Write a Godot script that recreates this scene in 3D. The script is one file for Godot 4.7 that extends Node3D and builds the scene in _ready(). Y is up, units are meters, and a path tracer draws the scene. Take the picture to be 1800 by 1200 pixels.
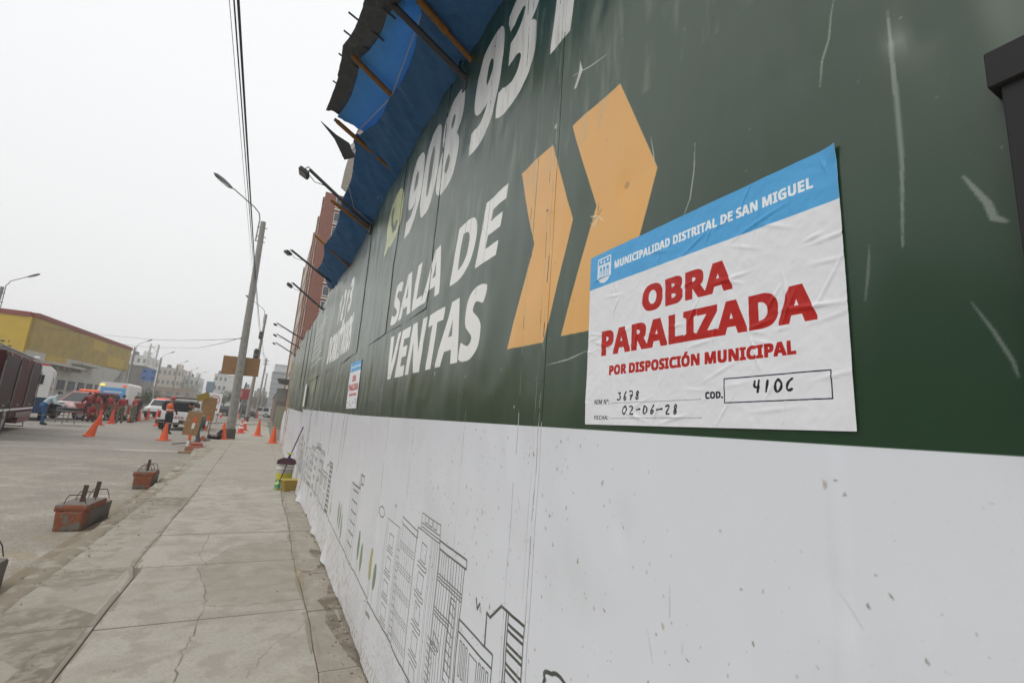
extends Node3D
# A street-side construction hoarding under an overcast sky. x = towards the hoarding, y = up, s = metres along the street (s = -z).

var rng := RandomNumberGenerator.new()
var used := {}
var hoarding_front := 0.70

func P(x: float, y: float, s: float) -> Vector3:
	return Vector3(x, y, -s)

func lin(r: float, g: float, b: float) -> Color:
	return Color(r, g, b).linear_to_srgb()

func srgb8(r: float, g: float, b: float) -> Color:
	return Color(r / 255.0, g / 255.0, b / 255.0)

func mat(c: Color, rough := 0.8, metal := 0.0, spec := 0.5) -> StandardMaterial3D:
	var m := StandardMaterial3D.new()
	m.albedo_color = c
	m.roughness = rough
	m.metallic = metal
	m.metallic_specular = spec
	return m

func glow(c: Color, e: float) -> StandardMaterial3D:
	var m := mat(c, 0.4)
	m.emission_enabled = true
	m.emission = c
	m.emission_energy_multiplier = e
	return m

func glass(c: Color, rough := 0.05) -> StandardMaterial3D:
	return mat(c, rough, 0.0, 0.6)

# ---------------------------------------------------------------- mesh builder
class MB:
	var v := PackedVector3Array()
	var n := PackedVector3Array()
	var uv := PackedVector2Array()
	var c := PackedColorArray()
	var ix := PackedInt32Array()
	var col := Color.WHITE
	var xf := Transform3D()

	func vert(p: Vector3, nn: Vector3, t := Vector2.ZERO) -> int:
		v.append(xf * p)
		n.append((xf.basis * nn).normalized())
		uv.append(t)
		c.append(col)
		return v.size() - 1

	func tri(a: Vector3, b: Vector3, d: Vector3) -> void:
		var nn := (b - a).cross(d - a).normalized()
		var i := vert(a, nn)
		vert(b, nn)
		vert(d, nn)
		ix.append_array([i, i + 2, i + 1])

	func quad(a: Vector3, b: Vector3, d: Vector3, e: Vector3, t := []) -> void:
		var nn := (d - a).cross(e - b).normalized()
		var i := vert(a, nn, t[0] if t else Vector2(0, 1))
		vert(b, nn, t[1] if t else Vector2(1, 1))
		vert(d, nn, t[2] if t else Vector2(1, 0))
		vert(e, nn, t[3] if t else Vector2(0, 0))
		ix.append_array([i, i + 2, i + 1, i, i + 3, i + 2])

	func box(at: Vector3, size: Vector3, b := Basis()) -> MB:
		var h := size * 0.5
		var q := []
		for k in 8:
			q.append(at + b * Vector3(h.x if k & 1 else -h.x, h.y if k & 2 else -h.y, h.z if k & 4 else -h.z))
		quad(q[4], q[5], q[7], q[6])
		quad(q[1], q[0], q[2], q[3])
		quad(q[5], q[1], q[3], q[7])
		quad(q[0], q[4], q[6], q[2])
		quad(q[6], q[7], q[3], q[2])
		quad(q[0], q[1], q[5], q[4])
		return self

	# box with chamfered edges
	func rbox(at: Vector3, size: Vector3, ch := 0.01, b := Basis()) -> MB:
		var h := size * 0.5
		var i := h - Vector3(ch, ch, ch)
		var f := func(sx, sy, sz, ax) -> Vector3:
			var p := Vector3(sx * i.x, sy * i.y, sz * i.z)
			if ax == 0: p.x = sx * h.x
			elif ax == 1: p.y = sy * h.y
			else: p.z = sz * h.z
			return at + b * p
		for s in [-1, 1]:
			_q(f.call(s, -1, -1, 0), f.call(s, 1, -1, 0), f.call(s, 1, 1, 0), f.call(s, -1, 1, 0), b * Vector3(s, 0, 0))
			_q(f.call(-1, s, -1, 1), f.call(1, s, -1, 1), f.call(1, s, 1, 1), f.call(-1, s, 1, 1), b * Vector3(0, s, 0))
			_q(f.call(-1, -1, s, 2), f.call(1, -1, s, 2), f.call(1, 1, s, 2), f.call(-1, 1, s, 2), b * Vector3(0, 0, s))
			for t in [-1, 1]:
				_q(f.call(s, t, -1, 0), f.call(s, t, 1, 0), f.call(s, t, 1, 1), f.call(s, t, -1, 1), b * Vector3(s, t, 0))
				_q(f.call(s, -1, t, 0), f.call(s, 1, t, 0), f.call(s, 1, t, 2), f.call(s, -1, t, 2), b * Vector3(s, 0, t))
				_q(f.call(-1, s, t, 1), f.call(1, s, t, 1), f.call(1, s, t, 2), f.call(-1, s, t, 2), b * Vector3(0, s, t))
				for r in [-1, 1]:
					_t(f.call(s, t, r, 0), f.call(s, t, r, 1), f.call(s, t, r, 2), b * Vector3(s, t, r))
		return self

	func _q(a: Vector3, b: Vector3, d: Vector3, e: Vector3, out: Vector3) -> void:
		if (d - a).cross(e - b).dot(out) >= 0: quad(a, b, d, e)
		else: quad(e, d, b, a)

	func _t(a: Vector3, b: Vector3, d: Vector3, out: Vector3) -> void:
		if (b - a).cross(d - a).dot(out) >= 0: tri(a, b, d)
		else: tri(a, d, b)

	# eight corners: bottom rectangle x0..x1,z0..z1 at y0 and top one at y1
	func frustum(lo: Rect2, y0: float, hi: Rect2, y1: float) -> MB:
		var a := [Vector3(lo.position.x, y0, lo.end.y), Vector3(lo.end.x, y0, lo.end.y), Vector3(lo.end.x, y0, lo.position.y), Vector3(lo.position.x, y0, lo.position.y)]
		var t := [Vector3(hi.position.x, y1, hi.end.y), Vector3(hi.end.x, y1, hi.end.y), Vector3(hi.end.x, y1, hi.position.y), Vector3(hi.position.x, y1, hi.position.y)]
		for k in 4:
			quad(a[k], a[(k + 1) % 4], t[(k + 1) % 4], t[k])
		quad(t[0], t[1], t[2], t[3])
		quad(a[3], a[2], a[1], a[0])
		return self

	func tube(path: Array, r, sides := 8, caps := true) -> MB:
		var rings := []
		var last := Vector3.UP
		for k in path.size():
			var d: Vector3 = (path[mini(k + 1, path.size() - 1)] - path[maxi(k - 1, 0)]).normalized()
			var side := d.cross(last if absf(d.dot(last)) < 0.95 else Vector3.RIGHT).normalized()
			var up := side.cross(d).normalized()
			last = up
			var rad: float = r[k] if r is Array else r
			var ring := []
			for j in sides:
				var a := TAU * j / sides
				var o := side * cos(a) + up * sin(a)
				ring.append(vert(path[k] + o * rad, o))
			rings.append(ring)
		for k in rings.size() - 1:
			for j in sides:
				var j2 := (j + 1) % sides
				var a: int = rings[k][j]
				var b: int = rings[k][j2]
				var d: int = rings[k + 1][j2]
				var e: int = rings[k + 1][j]
				ix.append_array([a, b, d, a, d, e])
		if caps:
			for k in [0, path.size() - 1]:
				var d: Vector3 = (path[0] - path[1]).normalized() if k == 0 else (path[k] - path[k - 1]).normalized()
				var rad: float = r[k] if r is Array else r
				var mid := vert(path[k], d)
				var ring: Array = rings[k]
				var st := v.size()
				for j in sides:
					v.append(v[ring[j]]); n.append((xf.basis * d).normalized()); uv.append(Vector2.ZERO); c.append(col)
				for j in sides:
					if k == 0: ix.append_array([mid, st + (j + 1) % sides, st + j])
					else: ix.append_array([mid, st + j, st + (j + 1) % sides])
		return self

	# profile: Vector2(radius, y), turned about the y axis through at
	func lathe(prof: Array, sides := 16, at := Vector3.ZERO, b := Basis()) -> MB:
		for k in prof.size() - 1:
			var p0: Vector2 = prof[k]
			var p1: Vector2 = prof[k + 1]
			var e := p1 - p0
			var nn := Vector2(e.y, -e.x).normalized()
			var st := v.size()
			for j in sides + 1:
				var a := TAU * j / sides
				var o := Vector3(cos(a), 0, sin(a))
				var nv := Vector3(o.x * nn.x, nn.y, o.z * nn.x)
				vert(at + b * (o * p0.x + Vector3(0, p0.y, 0)), b * nv)
				vert(at + b * (o * p1.x + Vector3(0, p1.y, 0)), b * nv)
			for j in sides:
				var i := st + j * 2
				ix.append_array([i, i + 3, i + 1, i, i + 2, i + 3])
		return self

	# 2D polygon in the (a, b) plane at o, pushed along w
	func prism(poly: PackedVector2Array, o: Vector3, a: Vector3, b: Vector3, w: Vector3) -> MB:
		var idx := Geometry2D.triangulate_polygon(poly)
		var nn := w.normalized()
		for side in 2:
			var st := v.size()
			for p in poly:
				vert(o + a * p.x + b * p.y + (w if side else Vector3.ZERO), nn if side else -nn)
			for k in range(0, idx.size(), 3):
				var x := v[st + idx[k]]
				var f := (v[st + idx[k + 1]] - x).cross(v[st + idx[k + 2]] - x).dot(n[st]) > 0
				if f: ix.append_array([st + idx[k], st + idx[k + 2], st + idx[k + 1]])
				else: ix.append_array([st + idx[k], st + idx[k + 1], st + idx[k + 2]])
		var ccw := a.cross(b).dot(w) > 0
		var turn := 0.0
		for k in poly.size():
			turn += poly[k].cross(poly[(k + 1) % poly.size()])
		for k in poly.size():
			var p := poly[k]
			var q := poly[(k + 1) % poly.size()]
			var pa := o + a * p.x + b * p.y
			var pb := o + a * q.x + b * q.y
			if (turn > 0) == ccw: quad(pa, pb, pb + w, pa + w)
			else: quad(pb, pa, pa + w, pb + w)
		return self

	# a sheet: f(i, j) -> [position, uv] for i in 0..nu, j in 0..nv, smooth normals; flip turns it over
	func sheet(nu: int, nv: int, f: Callable, flip := false) -> MB:
		var st := v.size()
		for j in nv + 1:
			for i in nu + 1:
				var r: Array = f.call(float(i) / nu, float(j) / nv)
				vert(r[0], Vector3.UP, r[1])
		for j in nv:
			for i in nu:
				var a := st + j * (nu + 1) + i
				if flip: ix.append_array([a, a + 1, a + nu + 2, a, a + nu + 2, a + nu + 1])
				else: ix.append_array([a, a + nu + 2, a + 1, a, a + nu + 1, a + nu + 2])
		for j in nv + 1:
			for i in nu + 1:
				var a := st + j * (nu + 1) + i
				var dx := v[a + (1 if i < nu else 0)] - v[a - (1 if i > 0 else 0)]
				var dy := v[a + (nu + 1 if j < nv else 0)] - v[a - (nu + 1 if j > 0 else 0)]
				n[a] = (dy.cross(dx) if flip else dx.cross(dy)).normalized()
		return self

	func mesh(m: Material) -> ArrayMesh:
		var a := []
		a.resize(Mesh.ARRAY_MAX)
		a[Mesh.ARRAY_VERTEX] = v
		a[Mesh.ARRAY_NORMAL] = n
		a[Mesh.ARRAY_TEX_UV] = uv
		a[Mesh.ARRAY_COLOR] = c
		a[Mesh.ARRAY_INDEX] = ix
		var am := ArrayMesh.new()
		am.add_surface_from_arrays(Mesh.PRIMITIVE_TRIANGLES, a)
		am.surface_set_material(0, m)
		return am

func numbered(called: String) -> String:
	used[called] = used.get(called, 0) + 1
	return called if used[called] == 1 else "%s_%03d" % [called, used[called] - 1]

func tag(o: Node3D, label: String, category: String, group := "", kind := "") -> Node3D:
	if label: o.set_meta("label", label)
	if category: o.set_meta("category", category)
	if group: o.set_meta("group", group)
	if kind: o.set_meta("kind", kind)
	return o

func obj(called: String, mb: MB, m: Material, parent: Node3D = null) -> MeshInstance3D:
	var o := MeshInstance3D.new()
	o.mesh = mb.mesh(m)
	if parent == null:
		o.name = numbered(called)
		add_child(o)
	else:
		o.name = called
		parent.add_child(o, true)
	return o

func inst(called: String, mesh: Mesh, parent: Node3D, at := Vector3.ZERO, b := Basis()) -> MeshInstance3D:
	var o := MeshInstance3D.new()
	o.mesh = mesh
	o.name = called
	o.transform = Transform3D(b, at)
	parent.add_child(o, true)
	return o

func thing(called: String, label: String, category: String, at := Vector3.ZERO, turn := 0.0, group := "") -> Node3D:
	var o := Node3D.new()
	o.name = numbered(called)
	add_child(o)
	o.position = at
	o.rotation.y = turn
	tag(o, label, category, group)
	return o

func struct(called: String, mb: MB, m: Material) -> MeshInstance3D:
	var o := obj(called, mb, m)
	o.set_meta("kind", "structure")
	return o

func noise(sd: int, freq: float, oct := 3) -> FastNoiseLite:
	var f := FastNoiseLite.new()
	f.seed = sd
	f.frequency = freq
	f.noise_type = FastNoiseLite.TYPE_SIMPLEX_SMOOTH
	f.fractal_octaves = oct
	return f

# ---------------------------------------------------------------- painted and printed surfaces
# A canvas is a picture in world measure: left edge at a0 (counting down to the right when dir = -1), top edge at b1.
class Canvas:
	var img: Image
	var ppm: float
	var a0: float
	var b1: float
	var dir: float
	var wm: float
	var hm: float
	func _init(left: float, top: float, width: float, height: float, pixels_per_metre: float, direction: float, base: Color) -> void:
		a0 = left; b1 = top; dir = direction; wm = width; hm = height
		ppm = pixels_per_metre * 2.0
		img = Image.create(int(round(width * pixels_per_metre)) * 2, int(round(height * pixels_per_metre)) * 2, false, Image.FORMAT_RGB8)
		img.fill(base)
	func px(a: float, b: float) -> Vector2:
		return Vector2((a - a0) * dir * ppm, (b1 - b) * ppm)
	func uv(a: float, b: float) -> Vector2:
		return Vector2((a - a0) * dir / wm, (b1 - b) / hm)
	func rect(a_left: float, b_top: float, a_right: float, b_bottom: float, c: Color) -> void:
		var p := px(a_left, b_top)
		var q := px(a_right, b_bottom)
		img.fill_rect(Rect2i(Vector2i(p.round()), Vector2i((q - p).round())), c)
	# polygons (even-odd) of canvas points
	func fill(polys: Array, c: Color) -> void:
		var lo := 1e9
		var hi := -1e9
		for poly in polys:
			for p in poly:
				lo = minf(lo, p.y); hi = maxf(hi, p.y)
		for y in range(maxi(0, int(floor(lo))), mini(img.get_height() - 1, int(ceil(hi))) + 1):
			var xs := []
			var yc := y + 0.5
			for poly in polys:
				var k: int = poly.size()
				for i in k:
					var p: Vector2 = poly[i]
					var q: Vector2 = poly[(i + 1) % k]
					if (p.y <= yc) != (q.y <= yc):
						xs.append(p.x + (yc - p.y) / (q.y - p.y) * (q.x - p.x))
			xs.sort()
			for i in range(0, xs.size() - 1, 2):
				var x0 := int(round(xs[i]))
				var x1 := int(round(xs[i + 1]))
				if x1 > x0: img.fill_rect(Rect2i(x0, y, x1 - x0, 1), c)
	func poly(pts: Array, c: Color) -> void:
		var q := []
		for p in pts: q.append(px(p.x, p.y))
		fill([q], c)
	func line(pts: Array, w: float, c: Color) -> void:
		for i in pts.size() - 1:
			var p := px(pts[i].x, pts[i].y)
			var q := px(pts[i + 1].x, pts[i + 1].y)
			var d := (q - p)
			if d.length() < 0.01: continue
			var e := d.normalized() * maxf(w * ppm * 0.5, 0.5)
			var o := Vector2(-e.y, e.x)
			fill([[p - e * 0.5 + o, q + e * 0.5 + o, q + e * 0.5 - o, p - e * 0.5 - o]], c)
	func disc(a: float, b: float, ra: float, rb: float, c: Color, turn := 0.0, rough := 0.0, sd := 0) -> void:
		var q := []
		var ctr := px(a, b)
		for k in 28:
			var t := TAU * k / 28.0
			var r := 1.0 + rough * sin(t * 3.0 + sd) * 0.6 + rough * sin(t * 7.0 + sd * 1.7) * 0.4
			q.append(ctr + Vector2(cos(t) * ra * ppm * r, sin(t) * rb * ppm * r).rotated(turn))
		fill([q], c)
	# text fitted between a_left and a_right, baseline to cap height; bold thickens the strokes by that many metres
	func text(font: Font, s: String, a_left: float, a_right: float, base: float, cap: float, c: Color, bold := 0.0, slant := 0.0, turn := 0.0) -> void:
		var t := TextMesh.new()
		t.font = font; t.text = s; t.font_size = 96; t.pixel_size = 0.01; t.depth = 0.0; t.curve_step = 3.0
		var arr := t.get_mesh_arrays()
		var vs: PackedVector3Array = arr[Mesh.ARRAY_VERTEX]
		var id: PackedInt32Array = arr[Mesh.ARRAY_INDEX] if arr[Mesh.ARRAY_INDEX] != null else PackedInt32Array(range(vs.size()))
		var x0 := 1e9
		var x1 := -1e9
		for p in vs:
			x0 = minf(x0, p.x); x1 = maxf(x1, p.x)
		var ref := TextMesh.new()
		ref.font = font; ref.text = "H"; ref.font_size = 96; ref.pixel_size = 0.01; ref.depth = 0.0
		var rb := ref.get_aabb()
		var yb := rb.position.y
		var ych := rb.size.y
		var sx := absf(a_right - a_left) / (x1 - x0)
		var sy := (cap - base) / ych
		var pts := []
		for p in vs:
			var ly := (p.y - yb) * sy
			var lx := (p.x - x0) * sx + ly * slant
			pts.append(px(a_left + lx * dir * cos(turn) - ly * sin(turn) * dir, base + ly * cos(turn) + lx * sin(turn)))
		var offs := [Vector2.ZERO]
		if bold > 0.0:
			for k in 9: offs.append(Vector2(k % 3 - 1, k / 3 - 1) * bold * ppm)
		for o in offs:
			for k in range(0, id.size(), 3):
				_tri(pts[id[k]] + o, pts[id[k + 1]] + o, pts[id[k + 2]] + o, c)
	func _tri(a: Vector2, b: Vector2, d: Vector2, c: Color) -> void:
		var lo := maxi(0, int(floor(minf(a.y, minf(b.y, d.y)))))
		var hi := mini(img.get_height() - 1, int(ceil(maxf(a.y, maxf(b.y, d.y)))))
		for y in range(lo, hi + 1):
			var yc := y + 0.5
			var x0 := 1e9
			var x1 := -1e9
			for e in [[a, b], [b, d], [d, a]]:
				var p: Vector2 = e[0]
				var q: Vector2 = e[1]
				if (p.y <= yc) != (q.y <= yc):
					var x := p.x + (yc - p.y) / (q.y - p.y) * (q.x - p.x)
					x0 = minf(x0, x); x1 = maxf(x1, x)
			if x1 > x0:
				var i0 := int(floor(x0 + 0.3))
				img.fill_rect(Rect2i(i0, y, maxi(1, int(ceil(x1 - 0.3)) - i0), 1), c)
	# halves the drawing to its final size
	func settle() -> void:
		img.shrink_x2()
		ppm *= 0.5
	# lays matter of colour c where the noise passes lo..hi; stretch > 1 draws it out downwards
	func matter(f: FastNoiseLite, c: Color, lo: float, hi: float, amount: float, stretch := 1.0, a_lo := -1e9, a_hi := 1e9, b_lo := -1e9, b_hi := 1e9) -> void:
		var w := img.get_width()
		var h := img.get_height()
		var ni := f.get_image(w, maxi(2, int(h / stretch)), false, false, false)
		if stretch > 1.0: ni.resize(w, h, Image.INTERPOLATE_BILINEAR)
		var nd := ni.get_data()
		var d := img.get_data()
		var xa := (a_lo - a0) * dir * ppm
		var xb := (a_hi - a0) * dir * ppm
		var x0 := clampi(int(minf(xa, xb)), 0, w)
		var x1 := clampi(int(maxf(xa, xb)), 0, w)
		var y0 := clampi(int((b1 - b_hi) * ppm), 0, h)
		var y1 := clampi(int((b1 - b_lo) * ppm), 0, h)
		var r := c.r * 255.0
		var g := c.g * 255.0
		var b := c.b * 255.0
		var lo8 := lo * 255.0
		var inv := 1.0 / ((hi - lo) * 255.0)
		for y in range(y0, y1):
			var at := y * w
			for x in range(x0, x1):
				var t := clampf((nd[at + x] - lo8) * inv, 0.0, 1.0) * amount
				if t > 0.004:
					var q := (at + x) * 3
					d[q] = int(d[q] + (r - d[q]) * t)
					d[q + 1] = int(d[q + 1] + (g - d[q + 1]) * t)
					d[q + 2] = int(d[q + 2] + (b - d[q + 2]) * t)
		img = Image.create_from_data(w, h, false, Image.FORMAT_RGB8, d)
	func texture() -> ImageTexture:
		return ImageTexture.create_from_image(img)

func printed(cv: Canvas, rough := 0.4, spec := 0.5) -> StandardMaterial3D:
	var m := mat(Color.WHITE, rough, 0.0, spec)
	m.albedo_texture = cv.texture()
	m.texture_repeat = false
	return m

func grain_texture(sd: int, size: int, freq: float, oct: int, a: Color, b: Color) -> ImageTexture:
	var f := noise(sd, freq, oct)
	var im := f.get_seamless_image(size, size, false, false, 0.15, true)
	var d := im.get_data()
	var o := PackedByteArray()
	o.resize(size * size * 3)
	for i in size * size:
		var c := a.lerp(b, d[i] / 255.0)
		o[i * 3] = int(c.r * 255.0)
		o[i * 3 + 1] = int(c.g * 255.0)
		o[i * 3 + 2] = int(c.b * 255.0)
	return ImageTexture.create_from_image(Image.create_from_data(size, size, false, Image.FORMAT_RGB8, o))

func grainy(sd: int, a: Color, b: Color, metres: float, rough := 0.85, freq := 0.02) -> StandardMaterial3D:
	var m := mat(Color.WHITE, rough)
	m.albedo_texture = grain_texture(sd, 256, freq, 4, a, b)
	m.uv1_triplanar = true
	m.uv1_world_triplanar = true
	m.uv1_scale = Vector3.ONE / metres
	return m

var sans: SystemFont
var sans_bold: SystemFont
var M := {}

func _ready() -> void:
	rng.seed = 20
	# ---- camera
	var cam := Camera3D.new()
	cam.name = "camera"
	cam.transform = Transform3D(Basis(Vector3(0.88235929, 0.07354206, 0.46479419), Vector3(-0.14898652, 0.98056086, 0.12768484), Vector3(-0.44636878, -0.18191198, 0.87616376)), Vector3(0, 1.38, 0))
	cam.fov = 72.38
	cam.near = 0.05
	cam.far = 2500.0
	add_child(cam)
	cam.current = true
	# ---- overcast sky, exposure and haze
	var env := Environment.new()
	env.background_mode = Environment.BG_SKY
	var sky := Sky.new()
	var sm := ProceduralSkyMaterial.new()
	sm.sky_top_color = Color(0.925, 0.93, 0.936)
	sm.sky_horizon_color = Color(0.868, 0.868, 0.866)
	sm.sky_curve = 0.25
	sm.ground_bottom_color = Color(0.42, 0.41, 0.4)
	sm.ground_horizon_color = Color(0.6, 0.6, 0.59)
	sky.sky_material = sm
	env.sky = sky
	env.background_energy_multiplier = 1.0
	env.tonemap_mode = Environment.TONE_MAPPER_LINEAR
	env.tonemap_exposure = 1.2
	env.sdfgi_enabled = true
	env.ssao_enabled = true
	env.ssil_enabled = true
	env.fog_enabled = true
	env.fog_density = 0.0019
	env.fog_light_color = Color(0.9, 0.9, 0.9)
	var we := WorldEnvironment.new()
	we.name = "environment"
	we.environment = env
	add_child(we)
	# ---- the sun behind the cloud
	var sun := DirectionalLight3D.new()
	sun.name = "sun"
	sun.light_energy = 0.40
	sun.light_angular_distance = 40.0
	sun.light_color = Color(1.0, 0.98, 0.95)
	sun.shadow_enabled = true
	sun.sky_mode = DirectionalLight3D.SKY_MODE_LIGHT_ONLY
	sun.look_at_from_position(Vector3(-30, 40, 10), Vector3.ZERO)
	add_child(sun)

	sans = SystemFont.new()
	sans.font_names = PackedStringArray(["Droid Sans"])
	sans_bold = SystemFont.new()
	sans_bold.font_names = PackedStringArray(["Droid Sans"])
	sans_bold.font_weight = 700
	make_materials()
	build_ground()
	build_hoarding()
	build_posters()
	build_canopy()
	build_wall_lamps()
	build_towers()
	build_street_poles()
	build_yellow_building()
	build_far_town()
	build_opposite_side()
	build_vehicles()
	build_people()
	build_street_things()
	build_grit()

func make_materials() -> void:
	M.black = mat(lin(0.018, 0.018, 0.02), 0.5)
	M.black_matte = mat(lin(0.02, 0.02, 0.022), 0.85)
	M.steel = mat(lin(0.24, 0.25, 0.26), 0.45, 0.6)
	M.dark_steel = mat(lin(0.055, 0.055, 0.058), 0.5, 0.3)
	M.rust = grainy(41, lin(0.13, 0.075, 0.05), lin(0.06, 0.045, 0.038), 0.2, 0.8)
	M.concrete = grainy(42, lin(0.36, 0.345, 0.315), lin(0.24, 0.23, 0.21), 1.6, 0.9)
	M.pole = grainy(43, lin(0.33, 0.325, 0.30), lin(0.23, 0.225, 0.21), 1.1, 0.9)
	M.white = mat(lin(0.72, 0.72, 0.71), 0.4)
	M.paper = mat(lin(0.72, 0.72, 0.72), 0.7)
	M.wood = grainy(44, lin(0.34, 0.24, 0.13), lin(0.25, 0.165, 0.085), 0.5, 0.75)
	M.ply = grainy(45, lin(0.36, 0.22, 0.10), lin(0.27, 0.155, 0.07), 0.8, 0.7)
	M.orange = mat(lin(0.72, 0.11, 0.03), 0.5)
	M.red_cone = mat(lin(0.62, 0.06, 0.03), 0.5)
	M.reflective = mat(lin(0.7, 0.7, 0.7), 0.35)
	M.tyre = mat(lin(0.02, 0.02, 0.021), 0.85)
	M.rim = mat(lin(0.35, 0.35, 0.36), 0.35, 0.7)
	M.car_glass = glass(lin(0.02, 0.024, 0.028), 0.04)
	M.white_paint = mat(lin(0.66, 0.66, 0.65), 0.25)
	M.white_paint.clearcoat_enabled = true
	M.red_paint = mat(lin(0.28, 0.022, 0.02), 0.3)
	M.red_paint.clearcoat_enabled = true
	M.tail = mat(lin(0.35, 0.02, 0.015), 0.2)
	M.lamp_clear = mat(lin(0.6, 0.6, 0.58), 0.12)

# ---------------------------------------------------------------- ground
func kerb(s: float) -> float:
	var k := [Vector2(-6, -1.27), Vector2(5, -1.27), Vector2(9, -1.30), Vector2(15.7, -1.48), Vector2(19, -1.72), Vector2(26, -1.95), Vector2(60, -2.3), Vector2(400, -2.3)]
	for i in k.size() - 1:
		if s <= k[i + 1].x:
			return lerpf(k[i].y, k[i + 1].y, clampf((s - k[i].x) / (k[i + 1].x - k[i].x), 0, 1))
	return -2.3

const ROAD := -0.12

func build_ground() -> void:
	# the wide ground, to the horizon
	var g := MB.new()
	g.quad(Vector3(-900, ROAD - 0.05, 60), Vector3(900, ROAD - 0.05, 60), Vector3(900, ROAD - 0.05, -1800), Vector3(-900, ROAD - 0.05, -1800))
	struct("ground", g, grainy(7, lin(0.30, 0.29, 0.265), lin(0.24, 0.23, 0.215), 9.0, 0.95))
	# road: a near sheet and a far sheet, with the patches, tyre marks and dust of the photograph
	var nr := Canvas.new(-11.5, 16.0, 10.5, 16.0, 110, 1.0, srgb8(147, 141, 132))
	for k in 26:
		var x := rng.randf_range(-11.0, -1.8)
		var y := rng.randf_range(0.5, 15.5)
		nr.disc(x, y, rng.randf_range(0.1, 0.7), rng.randf_range(0.06, 0.25), srgb8(152, 147, 139).lerp(srgb8(172, 167, 158), rng.randf()), rng.randf_range(-0.3, 0.3), 0.25, k)
	for k in 7:
		var x := rng.randf_range(-8.0, -2.2)
		var y := rng.randf_range(3.0, 15.0)
		var pts := []
		for j in 12:
			pts.append(Vector2(x, y))
			x += rng.randf_range(-0.12, 0.32)
			y += rng.randf_range(-0.3, 0.3)
		nr.line(pts, 0.012, srgb8(120, 115, 107))
	nr.settle()
	nr.matter(noise(11, 0.004, 4), srgb8(128, 123, 115), 0.45, 0.85, 0.75)
	nr.matter(noise(12, 0.012, 4), srgb8(186, 180, 168), 0.5, 0.9, 0.55)
	nr.matter(noise(13, 0.09, 3), srgb8(118, 113, 106), 0.52, 0.8, 0.5)
	nr.matter(noise(14, 0.35, 2), srgb8(96, 92, 86), 0.62, 0.85, 0.55)
	nr.matter(noise(15, 0.3, 2), srgb8(205, 199, 187), 0.66, 0.9, 0.5)
	# brown soil swept along the kerb
	nr.matter(noise(16, 0.02, 4), srgb8(126, 113, 94), 0.25, 0.5, 0.75, 1.0, -1.62, -1.0)
	nr.matter(noise(17, 0.03, 4), srgb8(140, 128, 108), 0.42, 0.6, 0.6, 1.0, -1.95, -1.62)
	var rn := MB.new()
	rn.sheet(40, 60, func(u, v):
		var s := lerpf(0.0, 16.0, v)
		var x := lerpf(-11.5, -1.0, u)
		return [P(x, ROAD + 0.004 + 0.006 * sin(x * 1.7 + s * 0.8) * sin(s * 1.3), s), nr.uv(x, s)])
	var road := struct("road", rn, printed(nr, 0.85, 0.35))
	var fr := Canvas.new(-40.0, 120.0, 46.0, 104.0, 19, 1.0, srgb8(142, 137, 129))
	for k in 40:
		fr.disc(rng.randf_range(-14.0, -2.0), rng.randf_range(17.0, 70.0), rng.randf_range(0.3, 2.4), rng.randf_range(0.1, 0.6), srgb8(146, 141, 133).lerp(srgb8(170, 165, 156), rng.randf()), rng.randf_range(-0.2, 0.2), 0.25, k)
	for k in 26:
		fr.disc(rng.randf_range(-12.0, -3.0), rng.randf_range(16.5, 24.0), rng.randf_range(0.4, 2.6), rng.randf_range(0.05, 0.3), srgb8(128, 125, 120), rng.randf_range(-0.1, 0.1), 0.25, k)
	fr.settle()
	fr.matter(noise(18, 0.02, 4), srgb8(128, 123, 115), 0.45, 0.85, 0.6)
	fr.matter(noise(19, 0.2, 3), srgb8(180, 175, 165), 0.55, 0.85, 0.45)
	fr.matter(noise(20, 0.3, 2), srgb8(112, 108, 101), 0.6, 0.85, 0.5)
	var rf := MB.new()
	rf.quad(P(-40, ROAD, 16.0), P(6, ROAD, 16.0), P(6, ROAD, 120), P(-40, ROAD, 120), [fr.uv(-40, 16), fr.uv(6, 16), fr.uv(6, 120), fr.uv(-40, 120)])
	obj("road_surface", rf, printed(fr, 0.85, 0.35), road)
	# pavement: a bed of dirt with cast slabs on it
	var near := Canvas.new(-1.75, 10.2, 2.6, 9.2, 220, 1.0, srgb8(158, 152, 141))
	paint_pavement(near)
	var far := Canvas.new(-2.6, 62.0, 3.6, 51.8, 38, 1.0, srgb8(160, 155, 145))
	far.settle()
	far.matter(noise(26, 0.03, 4), srgb8(146, 140, 128), 0.45, 0.8, 0.7)
	far.matter(noise(27, 0.2, 3), srgb8(190, 185, 173), 0.55, 0.85, 0.5)
	far.matter(noise(28, 0.35, 2), srgb8(128, 122, 112), 0.6, 0.85, 0.5)
	far.matter(noise(29, 0.05, 4), srgb8(132, 120, 102), 0.45, 0.6, 0.7, 1.0, -2.0, -1.25, 10.2, 20.0)
	var bed := MB.new()
	bed.sheet(2, 90, func(u, v):
		var s := lerpf(-6.0, 62.0, v)
		return [P(lerpf(kerb(s) + 0.05, 1.3, u), -0.010, s), Vector2.ZERO])
	var pv := struct("pavement", bed, grainy(8, lin(0.20, 0.175, 0.14), lin(0.14, 0.12, 0.095), 0.4, 0.95, 0.03))
	var near_m := printed(near, 0.85, 0.35)
	var far_m := printed(far, 0.85, 0.35)
	var mids := [-6.0, -3.7, -2.5, -1.25, 0.05, 1.35, 2.62, 3.87, 5.14, 6.30, 7.46, 8.80, 10.1]
	while mids[-1] < 60.0: mids.append(mids[-1] + rng.randf_range(1.25, 1.5))
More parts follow.
